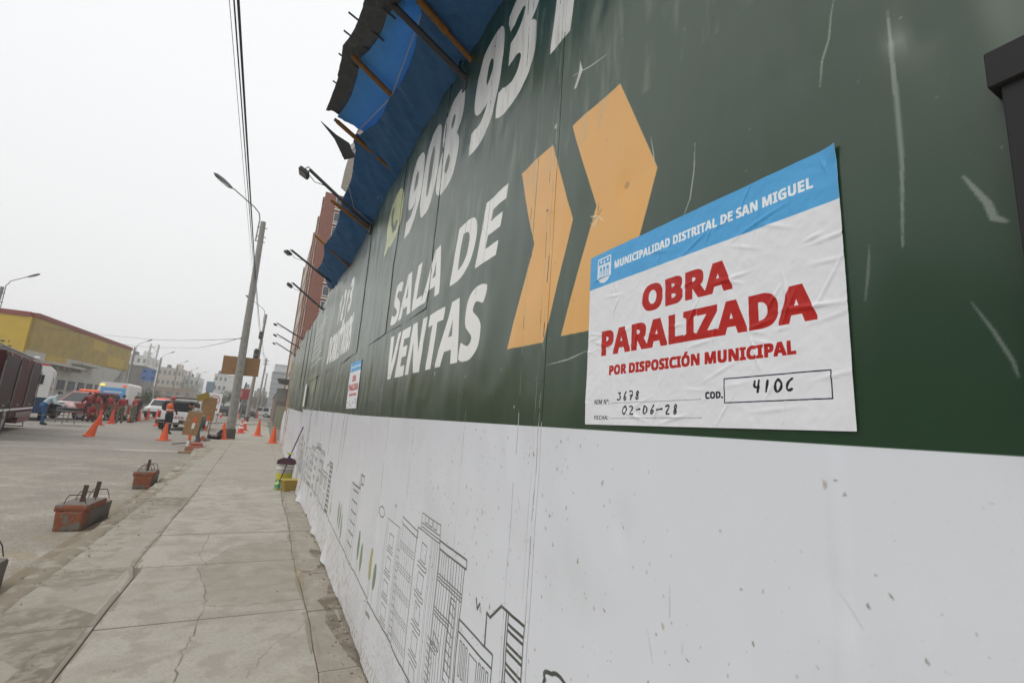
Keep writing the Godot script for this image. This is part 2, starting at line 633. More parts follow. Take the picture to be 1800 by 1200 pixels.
	var lefts := [-6.0, -3.9, -2.6, -1.3, 0.0, 1.3, 2.62, 3.93, 5.2, 6.43, 7.86, 8.76, 10.15, 11.65, 12.95, 14.2]
	while lefts[-1] < 60.0: lefts.append(lefts[-1] + rng.randf_range(1.25, 1.7))
	var rights := [-6.0, -4.0, -2.0, 0.2, 1.2, 2.1, 2.95, 3.82, 4.66, 5.4, 6.3, 7.4, 8.75, 10.1]
	while rights[-1] < 24.0: rights.append(rights[-1] + rng.randf_range(1.1, 1.5))
	for col in 3:
		var cuts: Array = [lefts, mids, rights][col]
		for i in cuts.size() - 1:
			var s0: float = cuts[i] + 0.0055
			var s1: float = cuts[i + 1] - 0.0055
			var cv: Canvas = near if (s0 + s1) * 0.5 < 10.15 else far
			var sm: Material = near_m if cv == near else far_m
			var lift := rng.randf_range(-0.005, 0.004)
			var tx := rng.randf_range(-0.006, 0.006)
			var tz := rng.randf_range(-0.004, 0.004)
			var seed_ := rng.randf() * 20.0
			var xl := func(s: float) -> float:
				if col == 0: return kerb(s) + 0.012 * sin(s * 9.0 + seed_)
				if col == 1: return (-0.72 if s < 5.13 else -0.782) - 0.014 * maxf(0.0, s - 9.0) + 0.004 + 0.004 * sin(s * 4.1)
				return 0.470 + 0.012 * sin(s * 2.1) + 0.005 * sin(s * 9.0)
			var xr := func(s: float) -> float:
				if col == 0: return (-0.72 if s < 5.13 else -0.782) - 0.014 * maxf(0.0, s - 9.0) - 0.004 + 0.004 * sin(s * 4.1)
				if col == 1: return 0.463 + 0.012 * sin(s * 2.1) + 0.005 * sin(s * 9.0)
				return 1.0
			slab(pv, s0, s1, xl, xr, cv, sm, lift, tx, tz)
	# broken kerb edge: a rough concrete kerb stone line, worn almost flush
	var ks := -4.0
	var kid := 0
	while ks < 58.0:
		var len := rng.randf_range(1.0, 1.6)
		var s0 := ks
		var cv2: Canvas = near if s0 < 9.0 else far
		var kb := MB.new()
		var h := rng.randf_range(-0.022, -0.010)
		kb.sheet(3, 6, func(u, v):
			var s := lerpf(s0, s0 + len - 0.006, v)
			var xo := [-0.17, -0.15, -0.03, 0.012][int(round(u * 3))] as float
			var y: float = [ROAD - 0.02, h, h, -0.03][int(round(u * 3))]
			return [P(kerb(s) + xo + 0.012 * sin(s * 11.0 + kid), y, s), cv2.uv(clampf(kerb(s) + xo, -1.74, 0.8), clampf(s, 1.01, 61.0))])
		obj("kerb_stone", kb, near_m if cv2 == near else far_m, pv)
		ks += len
		kid += 1

func slab(pv: Node3D, s0: float, s1: float, xl: Callable, xr: Callable, cv: Canvas, m: Material, lift: float, tx: float, tz: float) -> void:
	var mb := MB.new()
	var top := func(u: float, v: float) -> Array:
		var s := lerpf(s0, s1, v)
		var a: float = xl.call(s)
		var b: float = xr.call(s)
		var x := lerpf(a, b, u)
		# rounded arrises
		var e := minf(minf(u * (b - a), (1 - u) * (b - a)), minf(v, 1 - v) * (s1 - s0))
		var y := lift + tx * (u - 0.5) + tz * (v - 0.5) - (0.006 if e < 0.001 else 0.0)
		return [P(x, y, s), cv.uv(clampf(x, cv.a0 + 0.01, cv.a0 + cv.wm - 0.01), clampf(s, cv.b1 - cv.hm + 0.01, cv.b1 - 0.01))]
	var us := [0.0, 0.02, 0.5, 0.98, 1.0]
	var vs := [0.0, 0.012, 0.25, 0.5, 0.75, 0.988, 1.0]
	mb.sheet(4, 6, func(u, v): return top.call(us[int(round(u * 4))], vs[int(round(v * 6))]))
	# sides going down into the bed
	var ring := []
	for k in 5: ring.append(top.call(us[k], 0.0)[0])
	for k in range(1, 7): ring.append(top.call(1.0, vs[k])[0])
	for k in range(3, -1, -1): ring.append(top.call(us[k], 1.0)[0])
	for k in range(5, 0, -1): ring.append(top.call(0.0, vs[k])[0])
	var uvc := cv.uv(clampf(ring[0].x, cv.a0 + 0.01, cv.a0 + cv.wm - 0.01), clampf(-ring[0].z, cv.b1 - cv.hm + 0.01, cv.b1 - 0.01))
	for k in ring.size():
		var a: Vector3 = ring[k]
		var b: Vector3 = ring[(k + 1) % ring.size()]
		mb.quad(a - Vector3(0, 0.06, 0), b - Vector3(0, 0.06, 0), b, a, [uvc, uvc, uvc, uvc])
	obj("slab", mb, m, pv)

func crack(cv: Canvas, pts: Array, w: float, c: Color) -> void:
	var out := []
	for i in pts.size() - 1:
		for j in 6:
			var t := j / 6.0
			out.append(pts[i].lerp(pts[i + 1], t) + Vector2(rng.randf_range(-0.012, 0.012), rng.randf_range(-0.02, 0.02)))
	out.append(pts[-1])
	for i in out.size() - 1:
		cv.line([out[i], out[i + 1]], w * rng.randf_range(0.4, 1.3), c)

func paint_pavement(cv: Canvas) -> void:
	# separate pours differ a little in tone
	for k in 9:
		var s0: float = [1.0, 2.62, 3.87, 5.14, 6.30, 7.46, 8.80, 10.1, 10.2][k]
		var s1: float = [2.62, 3.87, 5.14, 6.30, 7.46, 8.80, 10.1, 10.2, 10.2][k]
		var t := rng.randf_range(-5, 6)
		cv.rect(-0.78, s1, 0.47, s0, srgb8(168 + t, 164 + t, 155 + t))
		t = rng.randf_range(-8, 6)
		cv.rect(-1.4, s1, -0.78, s0, srgb8(156 + t, 151 + t, 141 + t))
		t = rng.randf_range(-8, 4)
		cv.rect(0.47, s1, 0.9, s0, srgb8(152 + t, 145 + t, 133 + t))
	# the rough re-cast patch and its broken outline
	cv.poly([Vector2(-0.31, 5.05), Vector2(-0.20, 5.36), Vector2(-0.10, 5.70), Vector2(0.12, 5.82), Vector2(0.46, 5.85), Vector2(0.46, 4.05), Vector2(0.15, 4.03), Vector2(-0.06, 4.05), Vector2(-0.16, 4.10), Vector2(-0.20, 4.4), Vector2(-0.24, 4.75)], srgb8(155, 149, 139))
	cv.poly([Vector2(-0.2, 3.86), Vector2(0.46, 3.9), Vector2(0.46, 1.0), Vector2(-0.2, 1.0)], srgb8(166, 162, 153))
	var dark := srgb8(106, 99, 88)
	crack(cv, [Vector2(-0.08, 6.97), Vector2(-0.32, 6.36), Vector2(-0.34, 5.47), Vector2(-0.24, 5.06)], 0.005, dark)
	crack(cv, [Vector2(-0.31, 5.05), Vector2(-0.18, 5.36), Vector2(-0.09, 5.70), Vector2(0.2, 5.8), Vector2(0.46, 5.83)], 0.006, srgb8(140, 132, 119))
	crack(cv, [Vector2(-0.31, 5.05), Vector2(-0.20, 4.45), Vector2(-0.17, 4.12), Vector2(-0.18, 3.62), Vector2(-0.215, 3.40), Vector2(-0.2, 3.08), Vector2(-0.22, 2.5), Vector2(-0.12, 1.6)], 0.007, dark)
	crack(cv, [Vector2(-0.17, 4.12), Vector2(-0.08, 4.06), Vector2(0.2, 4.03), Vector2(0.46, 4.06)], 0.009, srgb8(124, 116, 102))
	crack(cv, [Vector2(0.12, 3.0), Vector2(0.26, 3.35), Vector2(0.42, 3.55)], 0.006, srgb8(135, 127, 113))
	crack(cv, [Vector2(-0.1, 8.3), Vector2(0.1, 8.1), Vector2(0.3, 8.25), Vector2(0.44, 8.0)], 0.007, dark)
	crack(cv, [Vector2(-0.6, 7.2), Vector2(-0.35, 7.3), Vector2(0.1, 7.05)], 0.004, dark)
	# soil collected along the joints
	for k in 60:
		var s := rng.randf_range(2.5, 10.0)
		cv.disc((-0.72 if s < 5.13 else -0.782) + rng.randf_range(-0.02, 0.015), s, rng.randf_range(0.012, 0.03), rng.randf_range(0.05, 0.25), srgb8(140, 132, 120), 0, 0.3, k)
		cv.disc(0.47 + rng.randf_range(-0.015, 0.03), s, rng.randf_range(0.01, 0.025), rng.randf_range(0.04, 0.2), srgb8(138, 130, 118), 0, 0.3, k)
	# dark patches on the kerb-side slabs
	cv.rect(-1.3, 8.72, -0.79, 7.92, srgb8(136, 129, 117))
	cv.poly([Vector2(-1.3, 8.72), Vector2(-0.79, 8.72), Vector2(-0.79, 8.0), Vector2(-1.0, 7.95), Vector2(-1.06, 8.3), Vector2(-1.3, 8.35)], srgb8(120, 113, 102))
	cv.poly([Vector2(-1.28, 5.14), Vector2(-0.8, 5.16), Vector2(-0.82, 4.85), Vector2(-1.0, 4.7), Vector2(-1.26, 4.8)], srgb8(132, 125, 113))
	cv.poly([Vector2(-1.27, 4.3), Vector2(-1.0, 4.35), Vector2(-0.76, 4.1), Vector2(-0.74, 3.7), Vector2(-0.8, 3.3), Vector2(-1.0, 3.55), Vector2(-1.27, 3.7)], srgb8(126, 119, 107))
	cv.poly([Vector2(-0.9, 3.6), Vector2(-0.74, 3.7), Vector2(-0.74, 1.2), Vector2(-0.95, 1.2)], srgb8(116, 108, 95))
	cv.disc(-1.12, 7.28, 0.12, 0.16, srgb8(132, 123, 108), 0, 0.2, 3)
	cv.disc(-1.33, 7.05, 0.07, 0.1, srgb8(104, 96, 82), 0, 0.3, 5)
	# water run out from under the hoarding
	var wet := srgb8(108, 99, 86)
	cv.poly([Vector2(0.56, 4.0), Vector2(0.6, 3.8), Vector2(0.575, 3.6), Vector2(0.6, 3.4), Vector2(0.63, 3.2), Vector2(0.655, 3.05), Vector2(0.69, 2.9), Vector2(0.69, 2.2), Vector2(0.75, 2.2), Vector2(0.76, 4.3), Vector2(0.68, 4.35), Vector2(0.64, 4.1)], wet)
	cv.poly([Vector2(0.655, 3.85), Vector2(0.67, 3.5), Vector2(0.69, 3.2), Vector2(0.675, 3.5), Vector2(0.68, 3.8)], srgb8(158, 150, 137))
	cv.disc(0.67, 5.34, 0.06, 0.14, wet, 0, 0.3, 2)
	cv.poly([Vector2(0.48, 4.72), Vector2(0.7, 4.63), Vector2(0.74, 4.63), Vector2(0.74, 4.78), Vector2(0.7, 5.2), Vector2(0.67, 4.9), Vector2(0.6, 4.75), Vector2(0.5, 4.8)], wet)
	cv.disc(0.47, 4.6, 0.035, 0.3, srgb8(140, 128, 106), 0, 0.3, 1)
	cv.settle()
	cv.matter(noise(32, 0.03, 5), srgb8(158, 152, 141), 0.46, 0.58, 0.6, 1.0, -1.28, -0.76)
	cv.matter(noise(33, 0.02, 5), srgb8(158, 151, 140), 0.50, 0.60, 0.5, 1.0, 0.48, 0.8)
	cv.matter(noise(34, 0.015, 5), srgb8(140, 133, 121), 0.54, 0.64, 0.4, 1.0, -0.76, 0.47)
	cv.matter(noise(21, 0.008, 4), srgb8(138, 131, 120), 0.45, 0.85, 0.5)
	cv.matter(noise(22, 0.02, 4), srgb8(178, 172, 160), 0.52, 0.85, 0.5)
	cv.matter(noise(23, 0.12, 3), srgb8(140, 133, 121), 0.52, 0.8, 0.28)
	cv.matter(noise(24, 0.4, 2), srgb8(108, 101, 91), 0.64, 0.88, 0.4)
	cv.matter(noise(25, 0.35, 2), srgb8(206, 201, 190), 0.66, 0.9, 0.25)
	# brown soil at the kerb
	cv.matter(noise(30, 0.018, 4), srgb8(126, 117, 102), 0.30, 0.5, 0.8, 1.0, -1.75, -1.26)
	cv.matter(noise(31, 0.025, 4), srgb8(136, 128, 115), 0.52, 0.68, 0.55, 1.0, -1.26, -1.0)

# loose stones and grit lying along the kerb and the foot of the hoarding
func build_grit() -> void:
	var mm := MultiMesh.new()
	mm.transform_format = MultiMesh.TRANSFORM_3D
	var st := MB.new()
	var g := noise(151, 1.0, 2)
	st.sheet(8, 6, func(u, v):
		var a: float = u * TAU
		var e: float = (v - 0.5) * PI
		var d := Vector3(sin(a) * cos(e), sin(e), cos(a) * cos(e))
		return [d * Vector3(1.0, 0.6, 0.8) * (1.0 + 0.35 * g.get_noise_3dv(d * 1.3)), Vector2(u, v)])
	mm.mesh = st.mesh(grainy(152, lin(0.30, 0.26, 0.21), lin(0.18, 0.155, 0.125), 0.1, 0.9))
	mm.instance_count = 900
	var r := RandomNumberGenerator.new()
	r.seed = 77
	for k in 900:
		var s := 2.4 + 16.0 * pow(r.randf(), 1.4)
		var size := 0.003 + 0.009 * pow(r.randf(), 4.0)
		var at := P(kerb(s) - 0.02 + r.randfn() * 0.12, 0.0, s)
		if k % 3 == 0: at = P(wall_x(s) - 0.02 - absf(r.randfn()) * 0.07, 0.0, s)
		elif k % 7 == 0: at = P(r.randf_range(-3.2, 0.5), 0.0, s)
		at.y = (ROAD + 0.012 if at.x < kerb(s) - 0.17 else -0.012 if at.x < kerb(s) else 0.002) + size * 0.3
		mm.set_instance_transform(k, Transform3D(Basis.from_euler(Vector3(r.randf() * 0.6, r.randf() * TAU, r.randf() * 0.6)) * Basis.from_scale(Vector3.ONE * size), at))
	var o := MultiMeshInstance3D.new()
	o.name = "gravel"
	o.multimesh = mm
	add_child(o)
	tag(o, "loose grit along the kerb and hoarding foot", "gravel", "", "stuff")

# ---------------------------------------------------------------- hoarding
func wall_x(s: float) -> float:
	var k := [Vector2(-8, 0.70), Vector2(3, 0.70), Vector2(5.2, 0.722), Vector2(6.7, 0.735), Vector2(8.4, 0.70), Vector2(10, 0.71), Vector2(18, 0.755), Vector2(23, 0.77)]
	for i in k.size() - 1:
		if s <= k[i + 1].x:
			return lerpf(k[i].y, k[i + 1].y, clampf((s - k[i].x) / (k[i + 1].x - k[i].x), 0, 1))
	return 0.77

func band(s: float) -> float:
	# height of the line between the white foot and the green field
	if s < 4.0: return 1.39
	if s < 10.68: return lerpf(1.39, 1.448, (s - 4.0) / 6.68)
	return lerpf(1.375, 1.53, (s - 10.68) / 10.0)

func wall_top(s: float) -> float:
	if s < 10.7: return 3.43 + 0.012 * sin(s * 3.1) + 0.01 * sin(s * 7.7)
	return lerpf(3.42, 3.66, clampf((s - 11.5) / 3.5, 0, 1)) + 0.05 * sin(s * 2.3)

func skyline(cv: Canvas, o: float, k: float, w: float, ink: Color) -> void:
	# line drawing of town buildings; o = where its right end stands, k = how wide it is drawn
	var g := 0.325
	var q := func(s: float, y: float) -> Vector2: return Vector2(o + (s - 1.16) * k, y)
	var ln := func(pts: Array, t := 1.0) -> void:
		var r := []
		for p in pts: r.append(q.call(p[0], p[1]))
		cv.line(r, w * t, ink)
	# slim tower
	ln.call([[2.73, g], [2.73, 0.838], [2.466, 0.838], [2.466, g]], 0.9)
	for s in [2.705, 2.69, 2.50, 2.485]: ln.call([[s, g], [s, 0.83]], 0.5)
	for j in 4:
		var y := 0.775 - j * 0.115
		ln.call([[2.65, y], [2.56, y], [2.56, y - 0.06], [2.65, y - 0.06], [2.65, y]], 0.8)
		ln.call([[2.67, y - 0.075], [2.545, y - 0.075]], 0.8)
		ln.call([[2.67, y - 0.088], [2.545, y - 0.088]], 0.8)
	# balcony block
	ln.call([[2.432, 0.904], [2.158, 0.889], [2.158, 0.86], [2.432, 0.875], [2.432, 0.904]])
	for j in 8: ln.call([[2.425 - j * 0.036, g], [2.425 - j * 0.036, 0.87]], 0.6)
	for j in 5:
		for d in [0.0, 0.013, 0.026]:
			ln.call([[2.44, 0.79 - j * 0.1 - d], [2.18, 0.79 - j * 0.1 - d]], 0.6)
	for j in 13: ln.call([[2.47, 0.74 - j * 0.032], [2.42, 0.74 - j * 0.032]], 0.7)
	# middle tower
	ln.call([[2.13, 0.905], [2.13, 0.976], [1.87, 0.976], [1.87, 0.905]])
	ln.call([[2.12, 0.935], [1.87, 0.935]]); ln.call([[2.12, 0.92], [1.87, 0.92]], 0.8)
	for s in [2.08, 2.02, 1.96]: ln.call([[s, 0.972], [s, 0.945], [s - 0.045, 0.945], [s - 0.045, 0.972]], 0.7)
	ln.call([[2.165, g], [2.165, 0.907], [1.867, 0.907], [1.867, g]])
	for j in 5:
		var y := 0.86 - j * 0.118
		ln.call([[2.09, y], [2.01, y], [2.01, y - 0.07], [2.09, y - 0.07], [2.09, y]], 0.9)
		ln.call([[2.12, y - 0.083], [1.99, y - 0.083], [1.99, y - 0.1], [2.12, y - 0.1]], 0.9)
	for s in [1.965, 1.95, 1.925, 1.91, 1.89]: ln.call([[s, g], [s, 0.90]], 0.6)
	# glazed block with a stair
	ln.call([[1.867, 0.918], [1.59, 0.918], [1.59, 0.888], [1.867, 0.888], [1.867, 0.918]], 1.2)
	for j in 10: ln.call([[1.86 - j * 0.026, 0.52 if j > 5 else g], [1.86 - j * 0.026, 0.887]], 0.7)
	for j in 3:
		for d in [0.0, 0.012, 0.024]:
			ln.call([[1.86, 0.80 - j * 0.12 - d], [1.61 + 0.09 * j, 0.80 - j * 0.12 - d]], 0.7)
	ln.call([[1.605, 0.887], [1.625, g]])
	ln.call([[1.66, g], [1.66, 0.76], [1.71, 0.76], [1.71, g]], 0.9)
	for j in 14: ln.call([[1.71, 0.745 - j * 0.031], [1.66, 0.735 - j * 0.031]], 0.9)
	for j in 10: ln.call([[1.90, 0.56 - j * 0.025], [1.84, 0.552 - j * 0.025]], 0.9)
	ln.call([[1.84, 0.60], [1.77, 0.585], [1.77, 0.555], [1.84, 0.57], [1.84, 0.60]])
	# low house
	ln.call([[1.615, g], [1.615, 0.722], [1.345, 0.722], [1.345, g]], 1.2)
	ln.call([[1.615, 0.685], [1.345, 0.685]], 1.2)
	for j in 3:
		for b in [1.59, 1.43]:
			ln.call([[b - j * 0.026, 0.665], [b - j * 0.026 - 0.014, 0.665], [b - j * 0.026 - 0.014, 0.56], [b - j * 0.026, 0.56], [b - j * 0.026, 0.665]], 0.9)
			ln.call([[b - j * 0.026, 0.5], [b - j * 0.026 - 0.014, 0.5], [b - j * 0.026 - 0.014, g], [b - j * 0.026, g]], 0.9)
	ln.call([[1.505, g], [1.505, 0.66], [1.445, 0.66], [1.445, g]], 1.0)
	# house with a gable
	ln.call([[1.40, 0.722], [1.40, 0.818], [1.377, 0.812], [1.311, 0.866]], 1.7)
	ln.call([[1.311, 0.866], [1.165, 0.866]], 1.7)
	for s in [1.165, 1.275, 1.262]: ln.call([[s, g], [s, 0.866]], 1.3)
	for j in 10:
		ln.call([[1.26, 0.838 - j * 0.05], [1.168, 0.838 - j * 0.05]], 1.5)
		ln.call([[1.26, 0.822 - j * 0.05], [1.168, 0.822 - j * 0.05]], 1.5)

func cloud(cv: Canvas, s: float, y: float, r: float, w: float, ink: Color) -> void:
	var pts := []
	for k in 41:
		var t := TAU * k / 40.0
		var b := 1.0 + 0.16 * absf(sin(t * 3.5))
		pts.append(Vector2(s + cos(t) * r * b, y + sin(t) * r * 0.42 * b))
	cv.line(pts, w, ink)

func draw_wall(cv: Canvas) -> void:
	var white := srgb8(226, 230, 238)
	var green := srgb8(34, 62, 40)
	var print_white := srgb8(234, 235, 233)
	var amber := srgb8(228, 170, 84)
	var ink := srgb8(60, 68, 62)
	cv.img.fill(white)
	var s := cv.a0
	while s > cv.a0 - cv.wm:
		cv.rect(s, 4.2, s - 0.1, band(s - 0.05), green)
		s -= 0.1
	# telephone number
	cv.text(sans_bold, "908", 3.20, 2.185, 2.66, 3.17, print_white, 0.014, 0.14)
	cv.text(sans_bold, "931", 1.99, 1.13, 2.68, 3.17, print_white, 0.016, 0.14)
	# SALA DE VENTAS
	cv.text(sans_bold, "SALA DE", 3.285, 1.555, 2.03, 2.295, print_white, 0.006, 0.2)
	cv.text(sans_bold, "VENTAS", 3.27, 1.66, 1.645, 1.925, print_white, 0.008, 0.2)
	# handset bubble
	var icon := srgb8(196, 205, 140)
	cv.disc(3.63, 2.98, 0.27, 0.235, icon)
	cv.poly([Vector2(3.86, 2.9), Vector2(3.92, 2.72), Vector2(3.7, 2.79)], icon)
	cv.line([Vector2(3.77, 3.10), Vector2(3.74, 2.98), Vector2(3.63, 2.88), Vector2(3.51, 2.86)], 0.055, green)
	cv.disc(3.755, 3.08, 0.05, 0.045, green)
	cv.disc(3.53, 2.88, 0.05, 0.045, green)
	# two chevrons
	for k in 2:
		var o := 1.397 - k * 0.325
		cv.poly([Vector2(o, 2.292), Vector2(o - 0.218, 2.288), Vector2(o - 0.356, 1.978), Vector2(o - 0.235, 1.634), Vector2(o, 1.64), Vector2(o - 0.137, 1.975)], amber)
	# bedroom offer on the sheets beyond
	cv.text(sans_bold, "1 2 y 3", 6.95, 5.75, 2.64, 3.02, print_white, 0.014, 0.2)
	cv.text(sans_bold, "DORMITORIOS", 7.35, 5.3, 2.11, 2.49, print_white, 0.013, 0.1)
	# faded print on the far sheets
	for k in 5:
		cv.line([Vector2(10.4, 2.9 - k * 0.12), Vector2(8.3 + 0.3 * (k % 2), 2.9 - k * 0.12)], 0.045, srgb8(150, 156, 150))
	cv.line([Vector2(10.5, 2.98), Vector2(8.2, 2.98)], 0.03, srgb8(190, 192, 188))
	cv.line([Vector2(10.5, 2.28), Vector2(8.2, 2.28)], 0.03, srgb8(190, 192, 188))
	cv.rect(9.9, 2.1, 8.6, 1.75, srgb8(96, 108, 72))
	# town drawing on the white foot
	cv.line([Vector2(12.0, 0.42), Vector2(7.7, 0.385), Vector2(4.0, 0.345), Vector2(2.0, 0.318), Vector2(-2.0, 0.30)], 0.008, ink)
	skyline(cv, 1.16, 1.0, 0.0047, ink)
	skyline(cv, 5.35, 1.9, 0.011, srgb8(96, 104, 98))
	skyline(cv, 9.0, 1.0, 0.011, srgb8(110, 116, 110))
	# one building between
	for j in 6: cv.line([Vector2(4.0 - j * 0.07, 0.36), Vector2(4.0 - j * 0.07, 0.86 if j < 4 else 0.96)], 0.006, ink)
	for j in 6: cv.line([Vector2(3.93, 0.82 - j * 0.075), Vector2(3.70, 0.82 - j * 0.075)], 0.009, ink)
	cv.line([Vector2(4.0, 0.86), Vector2(3.66, 0.86), Vector2(3.66, 0.96), Vector2(3.54, 0.96), Vector2(3.54, 0.9), Vector2(3.66, 0.9)], 0.01, ink)
	# cypresses
	for t in [[3.01, 0.52, 0.09, 1], [2.87, 0.49, 0.07, 0], [3.45, 0.52, 0.095, 0], [3.33, 0.475, 0.088, 2], [4.41, 0.52, 0.105, 0], [4.28, 0.47, 0.1, 0], [4.52, 0.53, 0.1, 2], [5.08, 0.47, 0.06, 1], [5.15, 0.55, 0.09, 0]]:
		var c: Color = [srgb8(112, 138, 104), srgb8(176, 176, 96), srgb8(128, 154, 98)][t[3]]
		cv.disc(t[0], t[1], 0.034, t[2], srgb8(84, 96, 80))
		cv.disc(t[0], t[1], 0.029, t[2] - 0.006, c)
		cv.line([Vector2(t[0], t[1] - t[2]), Vector2(t[0], 0.34)], 0.004, ink)
	cloud(cv, 2.87, 0.845, 0.06, 0.006, ink)
	cloud(cv, 0.985, 0.79, 0.07, 0.009, ink)
	cv.line([Vector2(1.487, 0.83), Vector2(1.474, 0.802), Vector2(1.455, 0.825)], 0.008, ink)
	cv.line([Vector2(2.60, 0.93), Vector2(2.588, 0.918), Vector2(2.575, 0.935)], 0.006, ink)
	cv.rect(2.96, 0.285, 2.86, 0.265, srgb8(130, 134, 132))
	# scrapes through the print and torn paper that stayed on
	var pale := srgb8(176, 182, 176)
	scrape(cv, [Vector2(0.272, 1.999), Vector2(0.272, 1.935), Vector2(0.27, 1.853), Vector2(0.270, 1.768), Vector2(0.277, 1.646)], 0.0065, srgb8(112, 126, 114))
	scrape(cv, [Vector2(0.339, 2.081), Vector2(0.35, 2.016), Vector2(0.362, 1.985), Vector2(0.367, 1.942)], 0.004, srgb8(128, 140, 128))
	scrape(cv, [Vector2(0.212, 1.714), Vector2(0.194, 1.672), Vector2(0.190, 1.652), Vector2(0.180, 1.644)], 0.008, srgb8(120, 130, 124))
	scrape(cv, [Vector2(0.217, 1.56), Vector2(0.202, 1.525), Vector2(0.189, 1.489), Vector2(0.186, 1.471)], 0.004, srgb8(105, 116, 108))
	scrape(cv, [Vector2(0.314, 1.662), Vector2(0.318, 1.622), Vector2(0.324, 1.584)], 0.004, srgb8(96, 108, 98))
	scrape(cv, [Vector2(0.611, 1.98), Vector2(0.613, 1.92), Vector2(0.623, 1.862), Vector2(0.64, 1.829)], 0.003, pale)
	scrape(cv, [Vector2(0.74, 2.069), Vector2(0.73, 2.02), Vector2(0.725, 1.986)], 0.003, pale)
	scrape(cv, [Vector2(0.913, 2.421), Vector2(0.992, 2.439), Vector2(1.087, 2.475)], 0.0035, srgb8(196, 200, 196))
	cv.poly([Vector2(1.045, 2.50), Vector2(1.028, 2.455), Vector2(1.06, 2.415), Vector2(1.075, 2.42), Vector2(1.05, 2.46)], srgb8(206, 208, 205))
	scrape(cv, [Vector2(1.139, 1.565), Vector2(1.031, 1.571), Vector2(0.947, 1.585)], 0.003, srgb8(190, 194, 190))
	for k in 7: scrape(cv, [Vector2(0.926, 1.942), Vector2(0.926 + rng.randf_range(-0.035, 0.035), 1.942 + rng.randf_range(-0.03, 0.04))], 0.0035, srgb8(150, 120, 90) if k % 2 else srgb8(222, 210, 186))
	cv.disc(0.82, 1.983, 0.009, 0.009, srgb8(190, 140, 74))
	cv.disc(1.06, 2.31, 0.012, 0.014, srgb8(34, 48, 38))
	# chips and splashes
	for k in 520:
		var a := rng.randf_range(0.15, 8.0)
		var near_edge := rng.randf() < 0.6
		var y := rng.randf_range(0.45, 1.36) if k % 3 else rng.randf_range(1.4, 1.75 if near_edge else 2.9)
		var on_white := y < band(a) - 0.01
		var r := rng.randf_range(0.0012, 0.004) * (2.0 if rng.randf() < 0.08 else 1.0) * clampf(a / 0.9, 0.3, 1.0)
		if not on_white and a < 0.95 and y < 1.85 and y > 1.39: continue
		cv.disc(a, y, r, r * rng.randf_range(0.8, 2.4), (srgb8(158, 152, 145) if rng.randf() < 0.5 else srgb8(188, 185, 182)) if on_white else (srgb8(160, 168, 160) if rng.randf() < 0.7 else srgb8(24, 34, 27)), rng.randf_range(-0.5, 0.5), 0.3, k)
	for t in [[0.844, 1.017, 0.012, 0.004, 0.5], [0.502, 1.09, 0.004, 0.009, -0.3], [0.343, 1.196, 0.004, 0.008, -0.4], [0.317, 1.216, 0.003, 0.009, -0.7], [0.286, 1.158, 0.003, 0.008, -0.5], [0.373, 1.343, 0.005, 0.003, 0.2], [0.52, 1.16, 0.004, 0.004, 0.0], [0.625, 1.015, 0.009, 0.003, 0.4]]:
		cv.disc(t[0], t[1], t[2] * 0.42, t[3] * 0.42, srgb8(140, 136, 130), t[4], 0.3, 4)
	# grime lodged along the seams of the sheets, pale where the print has cracked on them
	for e in [[1.162, 1.39, 0.005, 0.7], [1.185, 1.39, 0.003, 0.4], [1.292, 1.39, 0.0035, 0.5], [1.717, 1.39, 0.004, 0.5], [2.41, 1.39, 0.008, 0.7], [2.965, 1.39, 0.011, 1.0], [3.62, 1.39, 0.008, 0.5], [4.30, 1.39, 0.010, 0.5], [5.15, 1.40, 0.018, 0.9], [6.2, 1.41, 0.012, 0.6], [8.6, 1.43, 0.02, 0.5]]:
		var a: float = e[0]
		for k in 34:
			var y0 := k * 0.042
			var q0 := Vector2(a + 0.0022 * sin(y0 * 7.0 + a), y0)
			var q1 := Vector2(a + 0.0022 * sin((y0 + 0.042) * 7.0 + a), y0 + 0.042)
			if rng.randf() < 0.9: cv.line([q0, q1], e[2] * rng.randf_range(0.4, 1.1), white.lerp(srgb8(104, 100, 94), e[3] * rng.randf_range(0.5, 1.0)))
		for k in 48:
			var y0 := 1.40 + k * 0.042
			if rng.randf() < (0.55 if a < 2.0 else 0.25): cv.line([Vector2(a, y0), Vector2(a + rng.randf_range(-0.002, 0.002), y0 + 0.042)], e[2] * rng.randf_range(0.25, 0.6), srgb8(150, 158, 150))
			elif rng.randf() < 0.6: cv.line([Vector2(a, y0), Vector2(a, y0 + 0.042)], e[2] * rng.randf_range(0.4, 0.9), srgb8(22, 34, 25))
	# fine dirt flecks flung up on the white foot, thicker towards the pavement
	for k in 900:
		var a := rng.randf_range(0.15, 2.6)
		var y := 0.45 + 0.92 * pow(rng.randf(), 1.3)
		var r := rng.randf_range(0.0005, 0.0016) * clampf(a / 0.8, 0.45, 1.6)
		cv.disc(a, y, r, r * rng.randf_range(0.8, 3.0), white.lerp(srgb8(110, 104, 95), rng.randf_range(0.2, 0.8)), rng.randf_range(-0.7, 0.1), 0.3, k)
	# rubbed streaks and dull smears
	for k in 26:
		var a := rng.randf_range(0.2, 2.4)
		var y := rng.randf_range(0.6, 1.33)
		scrape(cv, [Vector2(a, y), Vector2(a - rng.randf_range(-0.02, 0.03), y - rng.randf_range(0.01, 0.06))], rng.randf_range(0.001, 0.003), white.lerp(srgb8(150, 146, 140), rng.randf_range(0.2, 0.6)))
